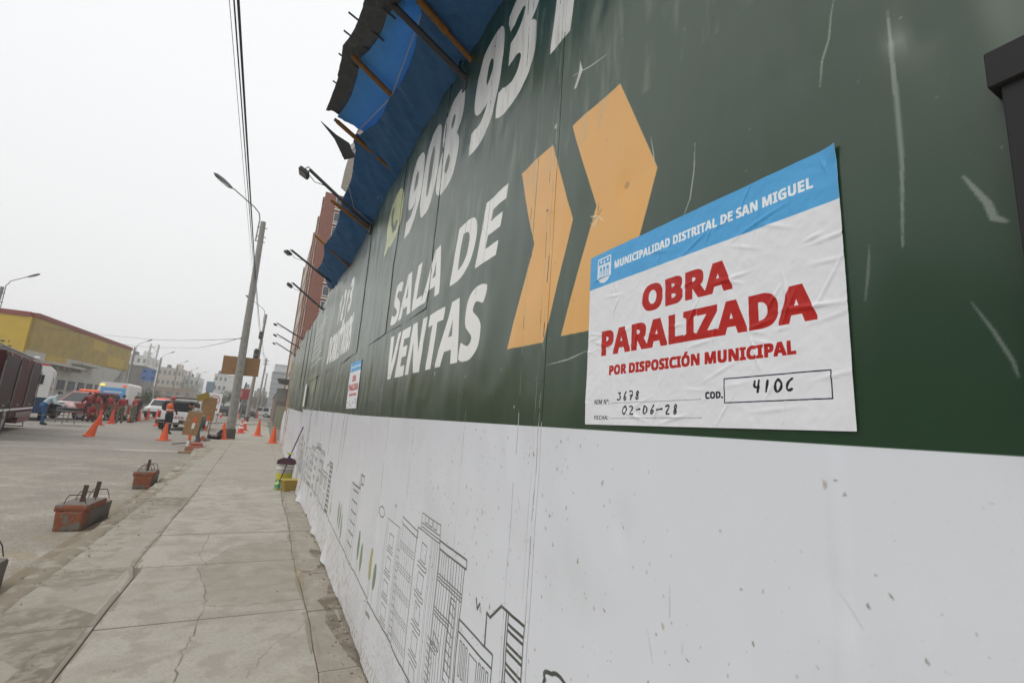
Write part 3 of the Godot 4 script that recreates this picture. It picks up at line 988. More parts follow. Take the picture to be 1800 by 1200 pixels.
	for k in 60:
		var a := rng.randf_range(0.15, 1.4)
		var y := rng.randf_range(1.42, 2.5)
		if a > 0.34 and a < 0.95 and y < 1.84: continue
		var r := rng.randf_range(0.0005, 0.0018)
		cv.disc(a, y, r, r * rng.randf_range(0.8, 2.2), green.lerp(srgb8(180, 186, 178), rng.randf_range(0.15, 0.6)), 0.2, 0.3, k)
	# scuffs and drips from the top edge
	for k in 90:
		var a := rng.randf_range(1.2, 10.5)
		var y := rng.randf_range(2.2, 3.4)
		scrape(cv, [Vector2(a, y), Vector2(a + rng.randf_range(-0.02, 0.02), y - rng.randf_range(0.08, 0.5))], rng.randf_range(0.002, 0.005), green.lerp(srgb8(150, 156, 150), rng.randf_range(0.15, 0.55)))
	for k in 120:
		var a := rng.randf_range(4.6, 22.0)
		var y := rng.randf_range(1.8, 3.5)
		scrape(cv, [Vector2(a, y), Vector2(a + rng.randf_range(-0.06, 0.06), y - rng.randf_range(0.3, 1.3))], rng.randf_range(0.006, 0.03), green.lerp(srgb8(178, 172, 158), rng.randf_range(0.1, 0.5)))
	cv.settle()

func scrape(cv: Canvas, pts: Array, w: float, c: Color) -> void:
	var n := pts.size() - 1
	var fine := []
	for i in n:
		for j in 5: fine.append(pts[i].lerp(pts[i + 1], j / 5.0))
	fine.append(pts[-1])
	for i in fine.size() - 1:
		var t := float(i) / (fine.size() - 1)
		cv.line([fine[i], fine[i + 1]], w * (0.25 + 0.75 * sin(PI * clampf(t * 0.9 + 0.07, 0, 1))), c)

var relief_noise: FastNoiseLite

# how far the thin sheet stands out of its plane
func relief(s: float, y: float, amp: float) -> float:
	var dn := relief_noise
	return amp * dn.get_noise_2d(s * 1.1, y * 0.8) + amp * 0.25 * dn.get_noise_2d(s * 5.0 + 30, y * 4.0) + amp * 0.4 * dn.get_noise_2d(s * 6.0 + 90.0, y * 0.6) + 0.0022 * pow(1.0 - absf(dn.get_noise_2d(s * 0.9 + 50.0, y * 0.9)), 18.0) * clampf(s - 0.6, 0.25, 1.0)

func build_hoarding() -> void:
	relief_noise = noise(61, 1.0, 3)
	var h := thing("construction_hoarding", "long sheet-metal construction hoarding, green above and white below, printed SALA DE VENTAS", "hoarding", P(0.70, 0, 0))
	var ca := Canvas.new(3.7, 3.6, 4.09, 3.6, 500, -1.0, Color.WHITE)
	draw_wall(ca)
	ca.matter(noise(51, 0.003, 4), srgb8(150, 152, 148), 0.55, 0.95, 0.10)
	ca.matter(noise(52, 0.25, 3), srgb8(170, 168, 164), 0.7, 0.95, 0.12)
	ca.matter(noise(53, 0.05, 4), srgb8(158, 146, 128), 0.45, 0.7, 0.6, 1.0, -1.0, 3.7, -1.0, 0.10)
	ca.matter(noise(62, 0.06, 4), srgb8(168, 158, 144), 0.56, 0.8, 0.5, 1.0, -1.0, 3.7, 0.10, 0.34)
	ca.matter(noise(58, 0.03, 4), srgb8(176, 170, 160), 0.52, 0.8, 0.35, 6.0, -1.0, 3.6, 2.2, 3.6)
	var cb := Canvas.new(8.0, 3.6, 4.7, 3.6, 220, -1.0, Color.WHITE)
	draw_wall(cb)
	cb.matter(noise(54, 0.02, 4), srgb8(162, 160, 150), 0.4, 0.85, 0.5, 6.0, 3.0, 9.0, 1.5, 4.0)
	cb.matter(noise(55, 0.04, 4), srgb8(176, 162, 142), 0.5, 0.8, 0.6, 1.0, 3.0, 9.0, -1.0, 0.32)
	var cc := Canvas.new(23.5, 4.0, 16.1, 4.0, 90, -1.0, Color.WHITE)
	draw_wall(cc)
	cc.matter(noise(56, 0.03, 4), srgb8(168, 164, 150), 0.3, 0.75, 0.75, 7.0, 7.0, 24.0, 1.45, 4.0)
	cc.matter(noise(57, 0.06, 4), srgb8(182, 168, 160), 0.5, 0.8, 0.5, 1.0, 8.0, 24.0, -1.0, 0.8)
	var bump := grain_texture(59, 256, 0.03, 4, Color(0.35, 0.35, 0.35), Color(0.65, 0.65, 0.65))
	var ms := []
	for cv in [ca, cb, cc]:
		var m := printed(cv, 0.30, 0.58)
		m.clearcoat_enabled = true
		m.clearcoat = 0.25
		m.clearcoat_roughness = 0.3
		ms.append(m)
	var dn := relief_noise
	var lows := [2.41, 2.965, 3.62, 4.30, 5.15, 6.2, 7.45, 8.6, 9.6, 10.68, 11.9, 13.2, 14.6, 16.0, 17.5, 19.0, 20.6, 22.4]
	var highs := [2.41, 3.42, 4.75, 6.1, 7.47, 8.7, 9.8, 10.70, 12.0, 13.5, 15.0, 16.6, 18.2, 19.6, 20.9, 22.4]
	var fulls := [-3.2, -1.3, 1.145, 1.717, 2.41]
	for row in 3:
		var cuts: Array = [lows, highs, fulls][row]
		for i in cuts.size() - 1:
			var s0: float = cuts[i]
			var s1: float = cuts[i + 1]
			var mid := (s0 + s1) * 0.5
			var ci := 0 if s1 < 3.69 else 1 if s1 < 7.9 else 2
			var cv: Canvas = [ca, cb, cc][ci]
			var gap := 0.0008 if s1 < 4.0 else 0.002
			var wide_gap: float = 0.034 if (s1 == 7.45 or s1 == 10.68 or s1 == 7.47 or s1 == 10.70 or s1 == 5.15) else gap
			var proud := rng.randf_range(0.0, 0.004) + (0.0035 if row == 1 else 0.0)
			var tilt := rng.randf_range(-0.006, 0.006) * (1.0 if s0 < 4 else 3.0)
			if row == 2:
				proud = [0.004, 0.004, 0.0052, 0.0042][i]
				tilt = 0.0
			if (row == 0 and s0 == 4.30):
				proud = 0.004
				tilt = 0.0
			var amp := 0.0045 if s0 < 1.1 else 0.008 if s0 < 5 else 0.010
			var nu := clampi(int((s1 - s0) / 0.03), 12, 82)
			if row == 2 and s0 == -1.3: nu = 260
			var nv := 44 if row < 2 else 96
			var f := func(u: float, v: float) -> Array:
				var s := lerpf(s0 + gap, s1 - wide_gap, u)
				var yb := 1.988 + 0.006 * sin(s * 4.0) if row == 1 else 0.012 + 0.012 * absf(dn.get_noise_1d(s * 3.0))
				var yt := wall_top(s) if row else 2.006
				if row == 1 and s > 4.8: yt += 0.035 * dn.get_noise_1d(s * 6.0 + 40.0)
				if row == 0:
					for e in [[5.09, 0.08, 0.035], [6.22, 0.06, 0.03], [8.5, 0.07, 0.05], [7.1, 0.03, 0.06]]:
						yb += e[1] * exp(-pow((s - e[0]) / e[2], 2.0))
				var y := lerpf(yb, yt, v)
				var d := proud + tilt * (u - 0.5) + relief(s, y, amp)
				# sheets pulled loose at the foot
				if row == 0 and s > 4.0 and s < 10.2:
					var lo := clampf((0.4 - y) / 0.4, 0, 1)
					d += lo * lo * 0.012
					for e in [[5.0, 0.03, 0.15], [6.15, 0.035, 0.12], [6.6, 0.015, 0.2], [8.35, 0.06, 0.18], [9.0, 0.02, 0.2]]:
						d += lo * lo * e[1] * exp(-pow((s - e[0]) / e[2], 2.0))
				if row == 0 and s > 20.5: d += 0.05 * sin(PI * clampf(y / 1.4, 0, 1))
				# dents beside the poster and along the ridge of the sheet
				if row == 2:
					d += 0.0022 * exp(-pow((y - 2.04 - 0.02 * sin(s * 1.7)) / 0.012, 2.0))
				if s < 1.2:
					for e in [[0.394, 2.063], [0.395, 1.998], [0.82, 1.983], [0.80, 1.2], [0.38, 1.2], [0.55, 2.2], [0.95, 2.6], [0.25, 1.95], [0.62, 0.95], [0.3, 1.05]]:
						var rr := Vector2(s - e[0], y - e[1]).length()
						d -= 0.004 * exp(-rr * rr / 0.0006)
					d += 0.0032 * exp(-pow((s - 0.378 - 0.006 * (y - 1.2) - 0.004 * sin(y * 9.0)) / 0.007, 2.0)) * (1.0 if y < 1.38 else 0.0) + 0.005 * exp(-Vector2(s - 0.386, y - 1.245).length_squared() / 0.00012)
				return [P(wall_x(s) - d, y, s) - P(0.70, 0, 0), cv.uv(s, y)]
			var mb := MB.new()
			mb.sheet(nu, nv, f, true)
			# folded edges of the sheet
			var edge := Vector3(0.022, 0, 0)
			for k in nv:
				for e in 2:
					var a: Vector3 = f.call(float(e), float(k) / nv)[0]
					var b: Vector3 = f.call(float(e), float(k + 1) / nv)[0]
					var t: Vector2 = f.call(float(e), float(k) / nv)[1]
					if e == 0: mb.quad(a, a + edge, b + edge, b, [t, t, t, t])
					else: mb.quad(a + edge, a, b, b + edge, [t, t, t, t])
			for k in nu:
				var a: Vector3 = f.call(float(k) / nu, 1.0)[0]
				var b: Vector3 = f.call(float(k + 1) / nu, 1.0)[0]
				var t: Vector2 = f.call(float(k) / nu, 1.0)[1]
				mb.quad(b, a, a + edge, b + edge, [t, t, t, t])
			obj("sheet_panel", mb, ms[ci], h)
	# plywood backing and timber frame behind the sheets
	obj("plywood_backing", MB.new().box(P(0.066, 1.7, 9.6), Vector3(0.012, 3.36, 25.5)), M.ply, h)
	for y in [0.35, 1.5, 2.0, 3.1]:
		obj("rail", MB.new().box(P(0.10, y, 9.6), Vector3(0.05, 0.09, 25.4)), M.wood, h)
	for s in fulls + lows:
		if s > -3: obj("post", MB.new().box(P(0.165, 1.66, s), Vector3(0.08, 3.3, 0.09)), M.wood, h)
	# screws that hold the sheets
	var screw := MB.new().lathe([Vector2(0.0042, 0), Vector2(0.0042, 0.002), Vector2(0.0, 0.0035)], 8, Vector3.ZERO, Basis(Vector3.BACK, PI / 2)).mesh(M.steel)
	for s in [1.145, 1.717, 2.41, 2.965, 3.62, 4.3]:
		if s > 0.3:
			for y in [0.35, 1.5, 2.06, 3.1]:
				inst("screw", screw, h, P(wall_x(s) - 0.70 - 0.014, y + rng.randf_range(-0.03, 0.03), s + 0.025))
	# end return of the hoarding at its far corner
	obj("return_panel", MB.new().box(P(1.2, 1.8, 22.5), Vector3(2.3, 3.6, 0.04)), mat(srgb8(44, 64, 49), 0.5), h)
	# black box fixed on the hoarding
	var b := thing("black_metal_box", "black metal box with a lipped lid fixed on the green hoarding", "metal box", P(0.69, 1.40, 0.034))
	obj("body", MB.new().rbox(Vector3(-0.010, 0.196, 0), Vector3(0.026, 0.40, 0.262), 0.0012), M.black_matte, b)
	obj("lid", MB.new().rbox(Vector3(-0.012, 0.414, 0), Vector3(0.034, 0.044, 0.280), 0.0012), M.black_matte, b)

func printed_plain() -> StandardMaterial3D:
	return mat(srgb8(70, 84, 74), 0.45)

# ---------------------------------------------------------------- posters
func hand(cv: Canvas, strokes: Array, x: float, y: float, w: float, h: float, pen: float) -> void:
	for s in strokes:
		var pts := []
		for p in s: pts.append(Vector2(x + p[0] * w + (p[1] - 0.5) * w * 0.18 + rng.randf_range(-0.05, 0.05) * w, 1.0 - (y + (1.0 - p[1]) * h) + rng.randf_range(-0.06, 0.06) * h))
		# pen strokes bend and swell
		var c := pts.duplicate()
		for pass_ in 2:
			var q := [c[0]]
			for i in c.size() - 1:
				q.append(c[i].lerp(c[i + 1], 0.27))
				q.append(c[i].lerp(c[i + 1], 0.73))
			q.append(c[-1])
			c = q
		for i in c.size() - 1:
			cv.line([c[i], c[i + 1]], pen * (0.75 + 0.35 * sin(i * 0.7 + x * 40.0)), srgb8(28, 28, 34))
			cv.disc(c[i].x, c[i].y, pen * 0.42, pen * 0.42, srgb8(28, 28, 34))

const DIGITS := {
	"0": [[[0.5, 1.0], [0.1, 0.7], [0.15, 0.2], [0.5, 0.0], [0.85, 0.25], [0.85, 0.75], [0.5, 1.0]]],
	"1": [[[0.5, 1.0], [0.45, 0.0]]],
	"2": [[[0.1, 0.85], [0.5, 1.0], [0.8, 0.75], [0.15, 0.0], [0.9, 0.05]]],
	"3": [[[0.15, 0.95], [0.75, 0.95], [0.4, 0.6], [0.8, 0.35], [0.5, 0.0], [0.1, 0.1]]],
	"4": [[[0.15, 1.0], [0.1, 0.45], [0.85, 0.45]], [[0.7, 1.0], [0.65, 0.0]]],
	"6": [[[0.6, 1.0], [0.15, 0.4], [0.3, 0.0], [0.75, 0.15], [0.65, 0.45], [0.2, 0.35]]],
	"7": [[[0.1, 1.0], [0.85, 1.0], [0.35, 0.0]], [[0.2, 0.5], [0.8, 0.5]]],
	"8": [[[0.5, 1.0], [0.15, 0.75], [0.8, 0.3], [0.5, 0.0], [0.15, 0.25], [0.8, 0.8], [0.5, 1.0]]],
	"-": [[[0.1, 0.5], [0.9, 0.55]]],
	"c": [[[0.8, 0.95], [0.3, 0.8], [0.15, 0.3], [0.5, 0.0], [0.9, 0.15]]],
	"D": [[[0.2, 1.0], [0.2, 0.0], [0.8, 0.2], [0.85, 0.75], [0.2, 1.0]]],
}

func write_by_hand(cv: Canvas, s: String, x: float, y: float, w: float, h: float, pen: float) -> void:
	var step := w / s.length()
	for k in s.length():
		if DIGITS.has(s[k]): hand(cv, DIGITS[s[k]], x + k * step, y, step * 0.75, h, pen)

func poster_canvas(ppu: float, year: String) -> Canvas:
	# unit: the poster's height is 1, its width 1.4143
	var W := 1.4143
	var cv := Canvas.new(0.0, 1.0, W, 1.0, ppu, 1.0, srgb8(232, 234, 240))
	var X := func(u: float) -> float: return u * W
	var red := srgb8(182, 34, 27)
	cv.rect(0, 1.0, W, 1.0 - 0.208, srgb8(82, 168, 226))
	# crest: shield outline with towers
	var ew := srgb8(232, 238, 244)
	cv.rect(X.call(0.052), 1 - 0.033, X.call(0.138), 1 - 0.155, ew)
	cv.poly([Vector2(X.call(0.052), 1 - 0.15), Vector2(X.call(0.138), 1 - 0.15), Vector2(X.call(0.12), 1 - 0.18), Vector2(X.call(0.095), 1 - 0.19), Vector2(X.call(0.07), 1 - 0.18)], ew)
	var sky_blue := srgb8(82, 168, 226)
	cv.rect(X.call(0.058), 1 - 0.041, X.call(0.132), 1 - 0.075, sky_blue)
	for k in 3: cv.disc(X.call(0.073 + 0.022 * k), 1 - (0.062 if k == 1 else 0.055), 0.008, 0.01, ew)
	for k in 3: cv.rect(X.call(0.066 + k * 0.022), 1 - 0.09, X.call(0.08 + k * 0.022), 1 - 0.145, sky_blue)
	for k in 3: cv.rect(X.call(0.07 + k * 0.022), 1 - 0.11, X.call(0.076 + k * 0.022), 1 - 0.145, ew)
	cv.line([Vector2(X.call(0.06), 1 - 0.155), Vector2(X.call(0.13), 1 - 0.155)], 0.006, sky_blue)
	cv.text(sans_bold, "MUNICIPALIDAD DISTRITAL DE SAN MIGUEL", X.call(0.160), X.call(0.938), 1 - 0.127, 1 - 0.084, srgb8(240, 244, 248), 0.0012)
	cv.text(sans_bold, "OBRA", X.call(0.327), X.call(0.692), 1 - 0.424, 1 - 0.300, red, 0.0058)
	cv.text(sans_bold, "PARALIZADA", X.call(0.096), X.call(0.926), 1 - 0.615, 1 - 0.486, red, 0.0058)
	cv.text(sans_bold, "POR DISPOSICIÓN MUNICIPAL", X.call(0.147), X.call(0.873), 1 - 0.732, 1 - 0.684, red, 0.0024)
	var ink := srgb8(34, 36, 50)
	cv.text(sans_bold, "NIM N°:", X.call(0.062), X.call(0.150), 1 - 0.889, 1 - 0.864, ink)
	cv.text(sans_bold, "FECHA:", X.call(0.063), X.call(0.148), 1 - 0.973, 1 - 0.951, ink)
	cv.text(sans_bold, "COD.", X.call(0.594), X.call(0.656), 1 - 0.880, 1 - 0.853, ink, 0.001)
	cv.line([Vector2(X.call(0.157), 1 - 0.886), Vector2(X.call(0.579), 1 - 0.882)], 0.0022, srgb8(120, 122, 132))
	cv.line([Vector2(X.call(0.157), 1 - 0.966), Vector2(X.call(0.581), 1 - 0.96)], 0.0022, srgb8(120, 122, 132))
	cv.line([Vector2(X.call(0.662), 1 - 0.803), Vector2(X.call(0.953), 1 - 0.800), Vector2(X.call(0.953), 1 - 0.895), Vector2(X.call(0.662), 1 - 0.900), Vector2(X.call(0.662), 1 - 0.803)], 0.0045, ink)
	write_by_hand(cv, "3678", X.call(0.197), 0.830, X.call(0.125), 0.042, 0.0085)
	write_by_hand(cv, "02-D6-28", X.call(0.227), 0.902, X.call(0.27), 0.042, 0.0085)
	write_by_hand(cv, "410c", X.call(0.752), 0.820, X.call(0.12), 0.046, 0.0095)
	cv.settle()
	return cv

func build_posters() -> void:
	var rn := noise(71, 1.0, 3)
	var creases := []
	var r := RandomNumberGenerator.new()
	r.seed = 5
	for k in 70:
		var c := Vector2(r.randf(), r.randf())
		var a := r.randf_range(-0.5, 0.5) if r.randf() < 0.7 else r.randf_range(0.8, 1.9)
		creases.append([c, Vector2.from_angle(a), r.randf_range(0.02, 0.10), r.randf_range(0.001, 0.0032)])
	creases.append([Vector2(0.92, 0.43), Vector2.from_angle(-0.06), 0.12, 0.003])
	creases.append([Vector2(0.66, 0.07), Vector2.from_angle(0.95), 0.07, 0.0018])
	creases.append([Vector2(0.40, 0.83), Vector2.from_angle(1.4), 0.10, 0.0016])
	for n in 2:
		var t := thing("notice_poster", "big OBRA PARALIZADA notice poster with wrinkles pasted between the amber chevrons and the black box" if n == 0 else "OBRA PARALIZADA notice poster pasted between the SALA DE VENTAS and DORMITORIOS lettering", "poster", P(0.694, 1.405, 0.643) if n == 0 else P(0.70, 1.455, 4.62), 0.0)
		var cv := poster_canvas(960.0 if n == 0 else 400.0, "")
		var m := printed(cv, 0.42, 0.45)
		var c0: Array = [Vector2(0.938, 1.402), Vector2(0.342, 1.409), Vector2(0.348, 1.832), Vector2(0.943, 1.829)] if n == 0 else [Vector2(4.93, 1.447), Vector2(4.28, 1.45), Vector2(4.30, 1.885), Vector2(4.98, 1.905)]
		var mb := MB.new()
		mb.sheet(200 if n == 0 else 30, 140 if n == 0 else 20, func(u, v):
			var p: Vector2 = c0[0].lerp(c0[1], u).lerp(c0[3].lerp(c0[2], u), v)
			var d := (0.0062 if n == 0 else 0.008) + relief(p.x, p.y, 0.0045 if n == 0 else 0.008) + 0.0007 * rn.get_noise_2d(u * 9.0, v * 6.0) + 0.0004 * rn.get_noise_2d(u * 34.0, v * 22.0)
			for c in creases:
				var q := Vector2(u - c[0].x, (v - c[0].y) * 0.707)
				var al := q.dot(c[1])
				if absf(al) < c[2]:
					var ac := q.dot(c[1].orthogonal())
					d += c[3] * (1.0 - absf(al) / c[2]) * exp(-ac * ac / 0.000012)
			# corners lifting a little
			d += 0.004 * pow(maxf(0.0, (u - 0.95) / 0.05), 2.0) * maxf(0.0, (v - 0.93) / 0.07)
			d += 0.0012 * pow(maxf(0.0, (u - 0.97) / 0.03), 2.0)
			return [P(wall_x(p.x) - d , p.y, p.x) - t.position, Vector2(u, 1.0 - v)])
		obj("printed_sheet", mb, m, t)
	# small white notice by the gate far along the hoarding
	var nt := thing("paper_notice", "narrow white paper notice fixed beside the dark gap in the hoarding", "notice", P(0.69, 1.5, 10.3))
	obj("paper", MB.new().box(Vector3(-0.02, 0.22, 0), Vector3(0.004, 0.44, 0.36)), M.paper, nt)

# ---------------------------------------------------------------- safety canopy above the hoarding
func net_material(sd: int, a: Color, b: Color, alpha := 1.0) -> StandardMaterial3D:
	var m := grainy(sd, a, b, 0.22, 0.85, 0.09)
	m.backlight_enabled = true
	m.backlight = a.lerp(b, 0.5) * 0.6
	return m

func net(called: String, label: String, rows: Array, m: Material, sag: float, ripple: float, cat := "safety net") -> void:
	# rows: lists of points along the street, from the inner edge to the outer one
	var at: Vector3 = rows[0][0]
	var t := thing(called, label, cat, at)
	var nn := noise(77 + rows.size(), 1.0, 3)
	var mb := MB.new()
	var k: int = rows[0].size() - 1
	mb.sheet(k * 20, 22, func(u, v):
		var fu: float = u * k
		var i := mini(int(fu), k - 1)
		var tt := fu - i
		var fv: float = v * (rows.size() - 1)
		var j := mini(int(fv), rows.size() - 2)
		var a: Vector3 = rows[j][i].lerp(rows[j][i + 1], tt)
		var b: Vector3 = rows[j + 1][i].lerp(rows[j + 1][i + 1], tt)
		var p := a.lerp(b, fv - j)
		# cloth pulled in between its supports
		var hang := sin(PI * tt)
		var inward: Vector3 = (rows[0][i].lerp(rows[0][i + 1], tt) - rows[-1][i].lerp(rows[-1][i + 1], tt)).normalized()
		p += inward * sag * hang * v + Vector3(0, -sag * 0.5 * hang * sin(PI * v), 0)
		p += Vector3(0.15, 0.5, 0.1) * ripple * 2.2 * nn.get_noise_2d(p.z * 9.0 + p.x * 5.0, v * 1.5)
		p += Vector3(0.3, 1, 0.2) * ripple * nn.get_noise_3d(p.x * 3.0, p.y * 3.0, p.z * 3.0)
		return [p - at, Vector2(u, v)])
	obj("cloth", mb, m, t)

func build_canopy() -> void:
	var navy := net_material(81, lin(0.026, 0.10, 0.22), lin(0.055, 0.17, 0.34))
	var blue := net_material(82, lin(0.06, 0.25, 0.58), lin(0.09, 0.33, 0.70))
	var grey := net_material(83, lin(0.06, 0.062, 0.065), lin(0.10, 0.102, 0.106))
	var ins := [P(0.95, 3.24, 0.6), P(0.95, 3.25, 1.2), P(0.95, 3.25, 2.1), P(0.95, 3.25, 3.0), P(0.95, 3.30, 3.87), P(0.95, 3.26, 4.9), P(0.95, 3.30, 6.5), P(0.78, 3.36, 8.3)]
	var mids := [P(0.38, 3.47, 0.6), P(0.38, 3.48, 1.2), P(0.40, 3.51, 2.1), P(0.44, 3.55, 3.0), P(0.33, 3.73, 3.87), P(0.385, 3.59, 4.9), P(0.375, 3.60, 6.5), P(0.43, 3.80, 8.4)]
	net("safety_net", "dark navy safety net sloping out from the top of the hoarding", [ins, mids], navy, 0.05, 0.03)
	var m2 := []
	for p in mids.slice(0, 5): m2.append(p + Vector3(0.12, 0.03, 0))
	var outs := [P(0.19, 3.60, 0.6), P(0.2, 3.62, 1.2), P(0.25, 3.44, 2.1), P(0.22, 3.76, 3.0), P(0.17, 3.83, 3.87)]
	net("safety_net", "bright blue safety net spread beyond the navy net on yellow struts", [m2, outs], blue, 0.035, 0.012)
	var o2 := []
	for p in outs: o2.append(p + Vector3(0.07, 0.025, 0))
	var ends := [P(0.05, 3.74, 0.6), P(0.06, 3.72, 1.2), P(0.13, 3.37, 2.1), P(0.10, 3.81, 3.0), P(0.075, 3.845, 3.87)]
	net("safety_net", "ragged dark grey net along the outer edge of the canopy", [o2, ends], grey, 0.02, 0.02)
	# short rods that hold the grey net out
	for s in [2.2, 2.55, 2.85, 3.15, 3.5, 3.84]:
		var y := lerpf(3.42, 3.80, clampf((s - 2.1) / 0.9, 0, 1)) + (0.03 if s > 3.2 else 0.0)
		var t := thing("net_rod", "thin dark rod poking out past the grey net", "rod", P(0.24, y, s), 0.0, "rods of the grey net")
		obj("rod", MB.new().tube([Vector3(0.06, -0.035, 0), Vector3(-0.155, 0.04, 0.01)], 0.006, 6), M.dark_steel, t)
	# loose flap of black net and a round dish beyond the end of the grey net
	var fl := thing("net_flap", "loose pointed flap of black net sticking out below the blue canopy", "net flap", P(0.2, 3.8, 4.2))
	var fm := MB.new()
	fm.prism(PackedVector2Array([Vector2(-0.26, 0.10), Vector2(-0.13, -0.02), Vector2(-0.02, -0.19), Vector2(0.06, -0.14), Vector2(0.0, -0.02), Vector2(-0.12, 0.02)]), Vector3(0.12, 0.04, 0), Vector3.RIGHT, Vector3.UP, Vector3(0, 0, 0.012))
	obj("cloth", fm, M.black_matte, fl)
	var ds := thing("dish_antenna", "small round grey dish antenna beside the loose net flap", "antenna", P(0.38, 3.98, 4.6))
	obj("dish", MB.new().lathe([Vector2(0.0, 0.0), Vector2(0.06, 0.008), Vector2(0.1, 0.03), Vector2(0.103, 0.022), Vector2(0.06, -0.002), Vector2(0.0, -0.01)], 20, Vector3.ZERO, Basis(Vector3(0.3, 0.2, 1).normalized(), 1.2)), mat(lin(0.4, 0.4, 0.4), 0.5), ds)
	obj("bracket", MB.new().tube([Vector3.ZERO, Vector3(0.1, -0.08, -0.02), Vector3(0.6, -0.3, -0.05)], 0.012, 6), M.dark_steel, ds)
	# yellow struts
	var ochre := grainy(84, lin(0.34, 0.15, 0.02), lin(0.18, 0.075, 0.014), 0.3, 0.6, 0.04)
	var st := [
		[1.2, Vector2(0.67, 3.36), Vector2(0.36, 3.53), "yellow canopy strut rooted above the last printed digit"],
		[2.1, Vector2(0.67, 3.345), Vector2(0.30, 3.585), "thick yellow canopy strut beside the root of the near floodlight arm"],
		[3.0, Vector2(0.70, 3.39), Vector2(0.165, 3.725), "yellow canopy strut lying across the bright blue net"],
		[3.87, Vector2(0.72, 3.515), Vector2(0.155, 3.83), "yellow canopy strut at the end of the bright blue net, above the bubble print"],
		[4.9, Vector2(0.67, 3.38), Vector2(0.285, 3.575), "yellow canopy strut under the navy net next to a floodlight arm"],
		[6.5, Vector2(0.66, 3.455), Vector2(0.25, 3.74), "small yellow canopy strut before the brick tower, near the navy net's tip"]]
	for e in st:
		var d: Vector2 = (e[1] - e[2])
		var root: Vector2 = e[1] + d * (0.55 / d.x)
		var t := thing("canopy_strut", e[3], "strut", P(root.x, root.y, e[0]), 0.0, "yellow struts of the canopy")
		var tip: Vector2 = e[2] - root
		var low := Vector3(0, 0.03 if e[0] == 3.0 else -0.028, 0)
		obj("tube", MB.new().tube([low, Vector3(tip.x, tip.y, 0) + low], 0.0145, 10), ochre, t)
		obj("sleeve", MB.new().tube([Vector3(tip.x, tip.y, 0) * 0.72 + low, Vector3(tip.x, tip.y, 0) * 0.98 + low], 0.019, 10), ochre, t)
	# tie ropes
	var ropes := 0
	var rope := mat(lin(0.45, 0.44, 0.42), 0.8)
	for e in [[P(0.66, 3.44, 4.35), P(0.42, 4.3, 4.2), P(0.30, 5.6, 4.0)], [P(0.42, 3.50, 2.0), P(0.45, 3.56, 3.0), P(0.345, 3.75, 3.85)], [P(0.40, 3.62, 4.6), P(0.5, 3.46, 4.75), P(0.69, 3.40, 4.85)]]:
		var t := thing("tie_rope", ["thin pale rope hanging straight down across the navy net", "thin pale rope along the seam of the navy and bright blue nets", "short pale rope tied under the navy net by the floodlight arm"][ropes], "rope", e[0], 0.0, "ropes of the canopy")
		ropes += 1
		var pts := []
		for p in e: pts.append(p - e[0])
		obj("strand", MB.new().tube(pts, 0.0035, 5), rope, t)

# ---------------------------------------------------------------- floodlights on arms
func build_wall_lamps() -> void:
	var face := mat(lin(0.22, 0.22, 0.21), 0.35)
	var specs := [
		[2.15, Vector2(0.705, 3.215), Vector2(0.10, 3.545), 0.019, "steel floodlight arm rooted beside the phone number, with a looped cable"],
		[4.82, Vector2(0.70, 3.33), Vector2(0.04, 3.77), 0.017, "floodlight on a steel arm just past the pale speech-bubble print"],
		[7.9, Vector2(0.73, 3.44), Vector2(0.0, 3.88), 0.017, "floodlight on a steel arm at the far end of the navy net"],
		[9.34, Vector2(0.71, 3.31), Vector2(0.11, 3.72), 0.017, "floodlight on a steel arm just past the end of the navy net"],
		[15.9, Vector2(0.75, 3.62), Vector2(-0.06, 4.02), 0.017, "floodlight on an arm, first of three close together past the gap"],
		[17.4, Vector2(0.75, 3.53), Vector2(-0.02, 3.90), 0.017, "floodlight on an arm, middle one of three close together"],
		[20.4, Vector2(0.76, 3.60), Vector2(-0.02, 4.00), 0.017, "floodlight on an arm, last one before the hoarding's far corner"]]
	for e in specs:
		var s: float = e[0]
		var t := thing("floodlight", e[4], "floodlight", P(e[1].x, e[1].y, s), 0.0, "floodlights on arms above the hoarding")
		var tip := Vector3(e[2].x - e[1].x, e[2].y - e[1].y, 0)
		obj("arm", MB.new().tube([-tip * 0.03, tip], e[3], 10), M.dark_steel, t)
		obj("root_plate", MB.new().rbox(Vector3(0.0, -0.02, 0), Vector3(0.03, 0.10, 0.06), 0.004), M.dark_steel, t)
		if s > 3:
			var b := Basis(Vector3.BACK, -0.5) * Basis(Vector3.UP, rng.randf_range(-0.4, 0.4))
			var c := tip + Vector3(-0.045, -0.06, 0.02)
			var head := obj("lamp_head", MB.new().rbox(c, Vector3(0.10, 0.045, 0.12), 0.008, b), M.dark_steel, t)
			obj("lens", MB.new().box(c + b * Vector3(0, -0.0235, 0), Vector3(0.08, 0.004, 0.10), b), face, head)
			obj("bracket", MB.new().tube([tip + Vector3(0, 0, 0.02), c + Vector3(0.03, 0.04, 0.07), c + b * Vector3(0, 0, 0.062)], 0.005, 5), M.dark_steel, t)
			obj("cable", MB.new().tube([c + Vector3(0.04, 0, 0), c.lerp(tip * 0.8, 0.6) + Vector3(0, -0.05, 0.02), tip * 0.75 + Vector3(0, -0.02, 0.015), tip * 0.3 + Vector3(0, -0.03, 0.02), Vector3(0, 0.02, 0.03)], 0.004, 5), M.black, t)
		else:
			var pts := []
			for k in 15:
				var a := k / 14.0
				pts.append(Vector3(-0.05 + 0.06 * a, 0.02 + 0.16 * sin(a * 2.6) , 0.02 - 0.11 * sin(a * 2.9)))
			obj("cable", MB.new().tube(pts, 0.006, 6), M.black, t)

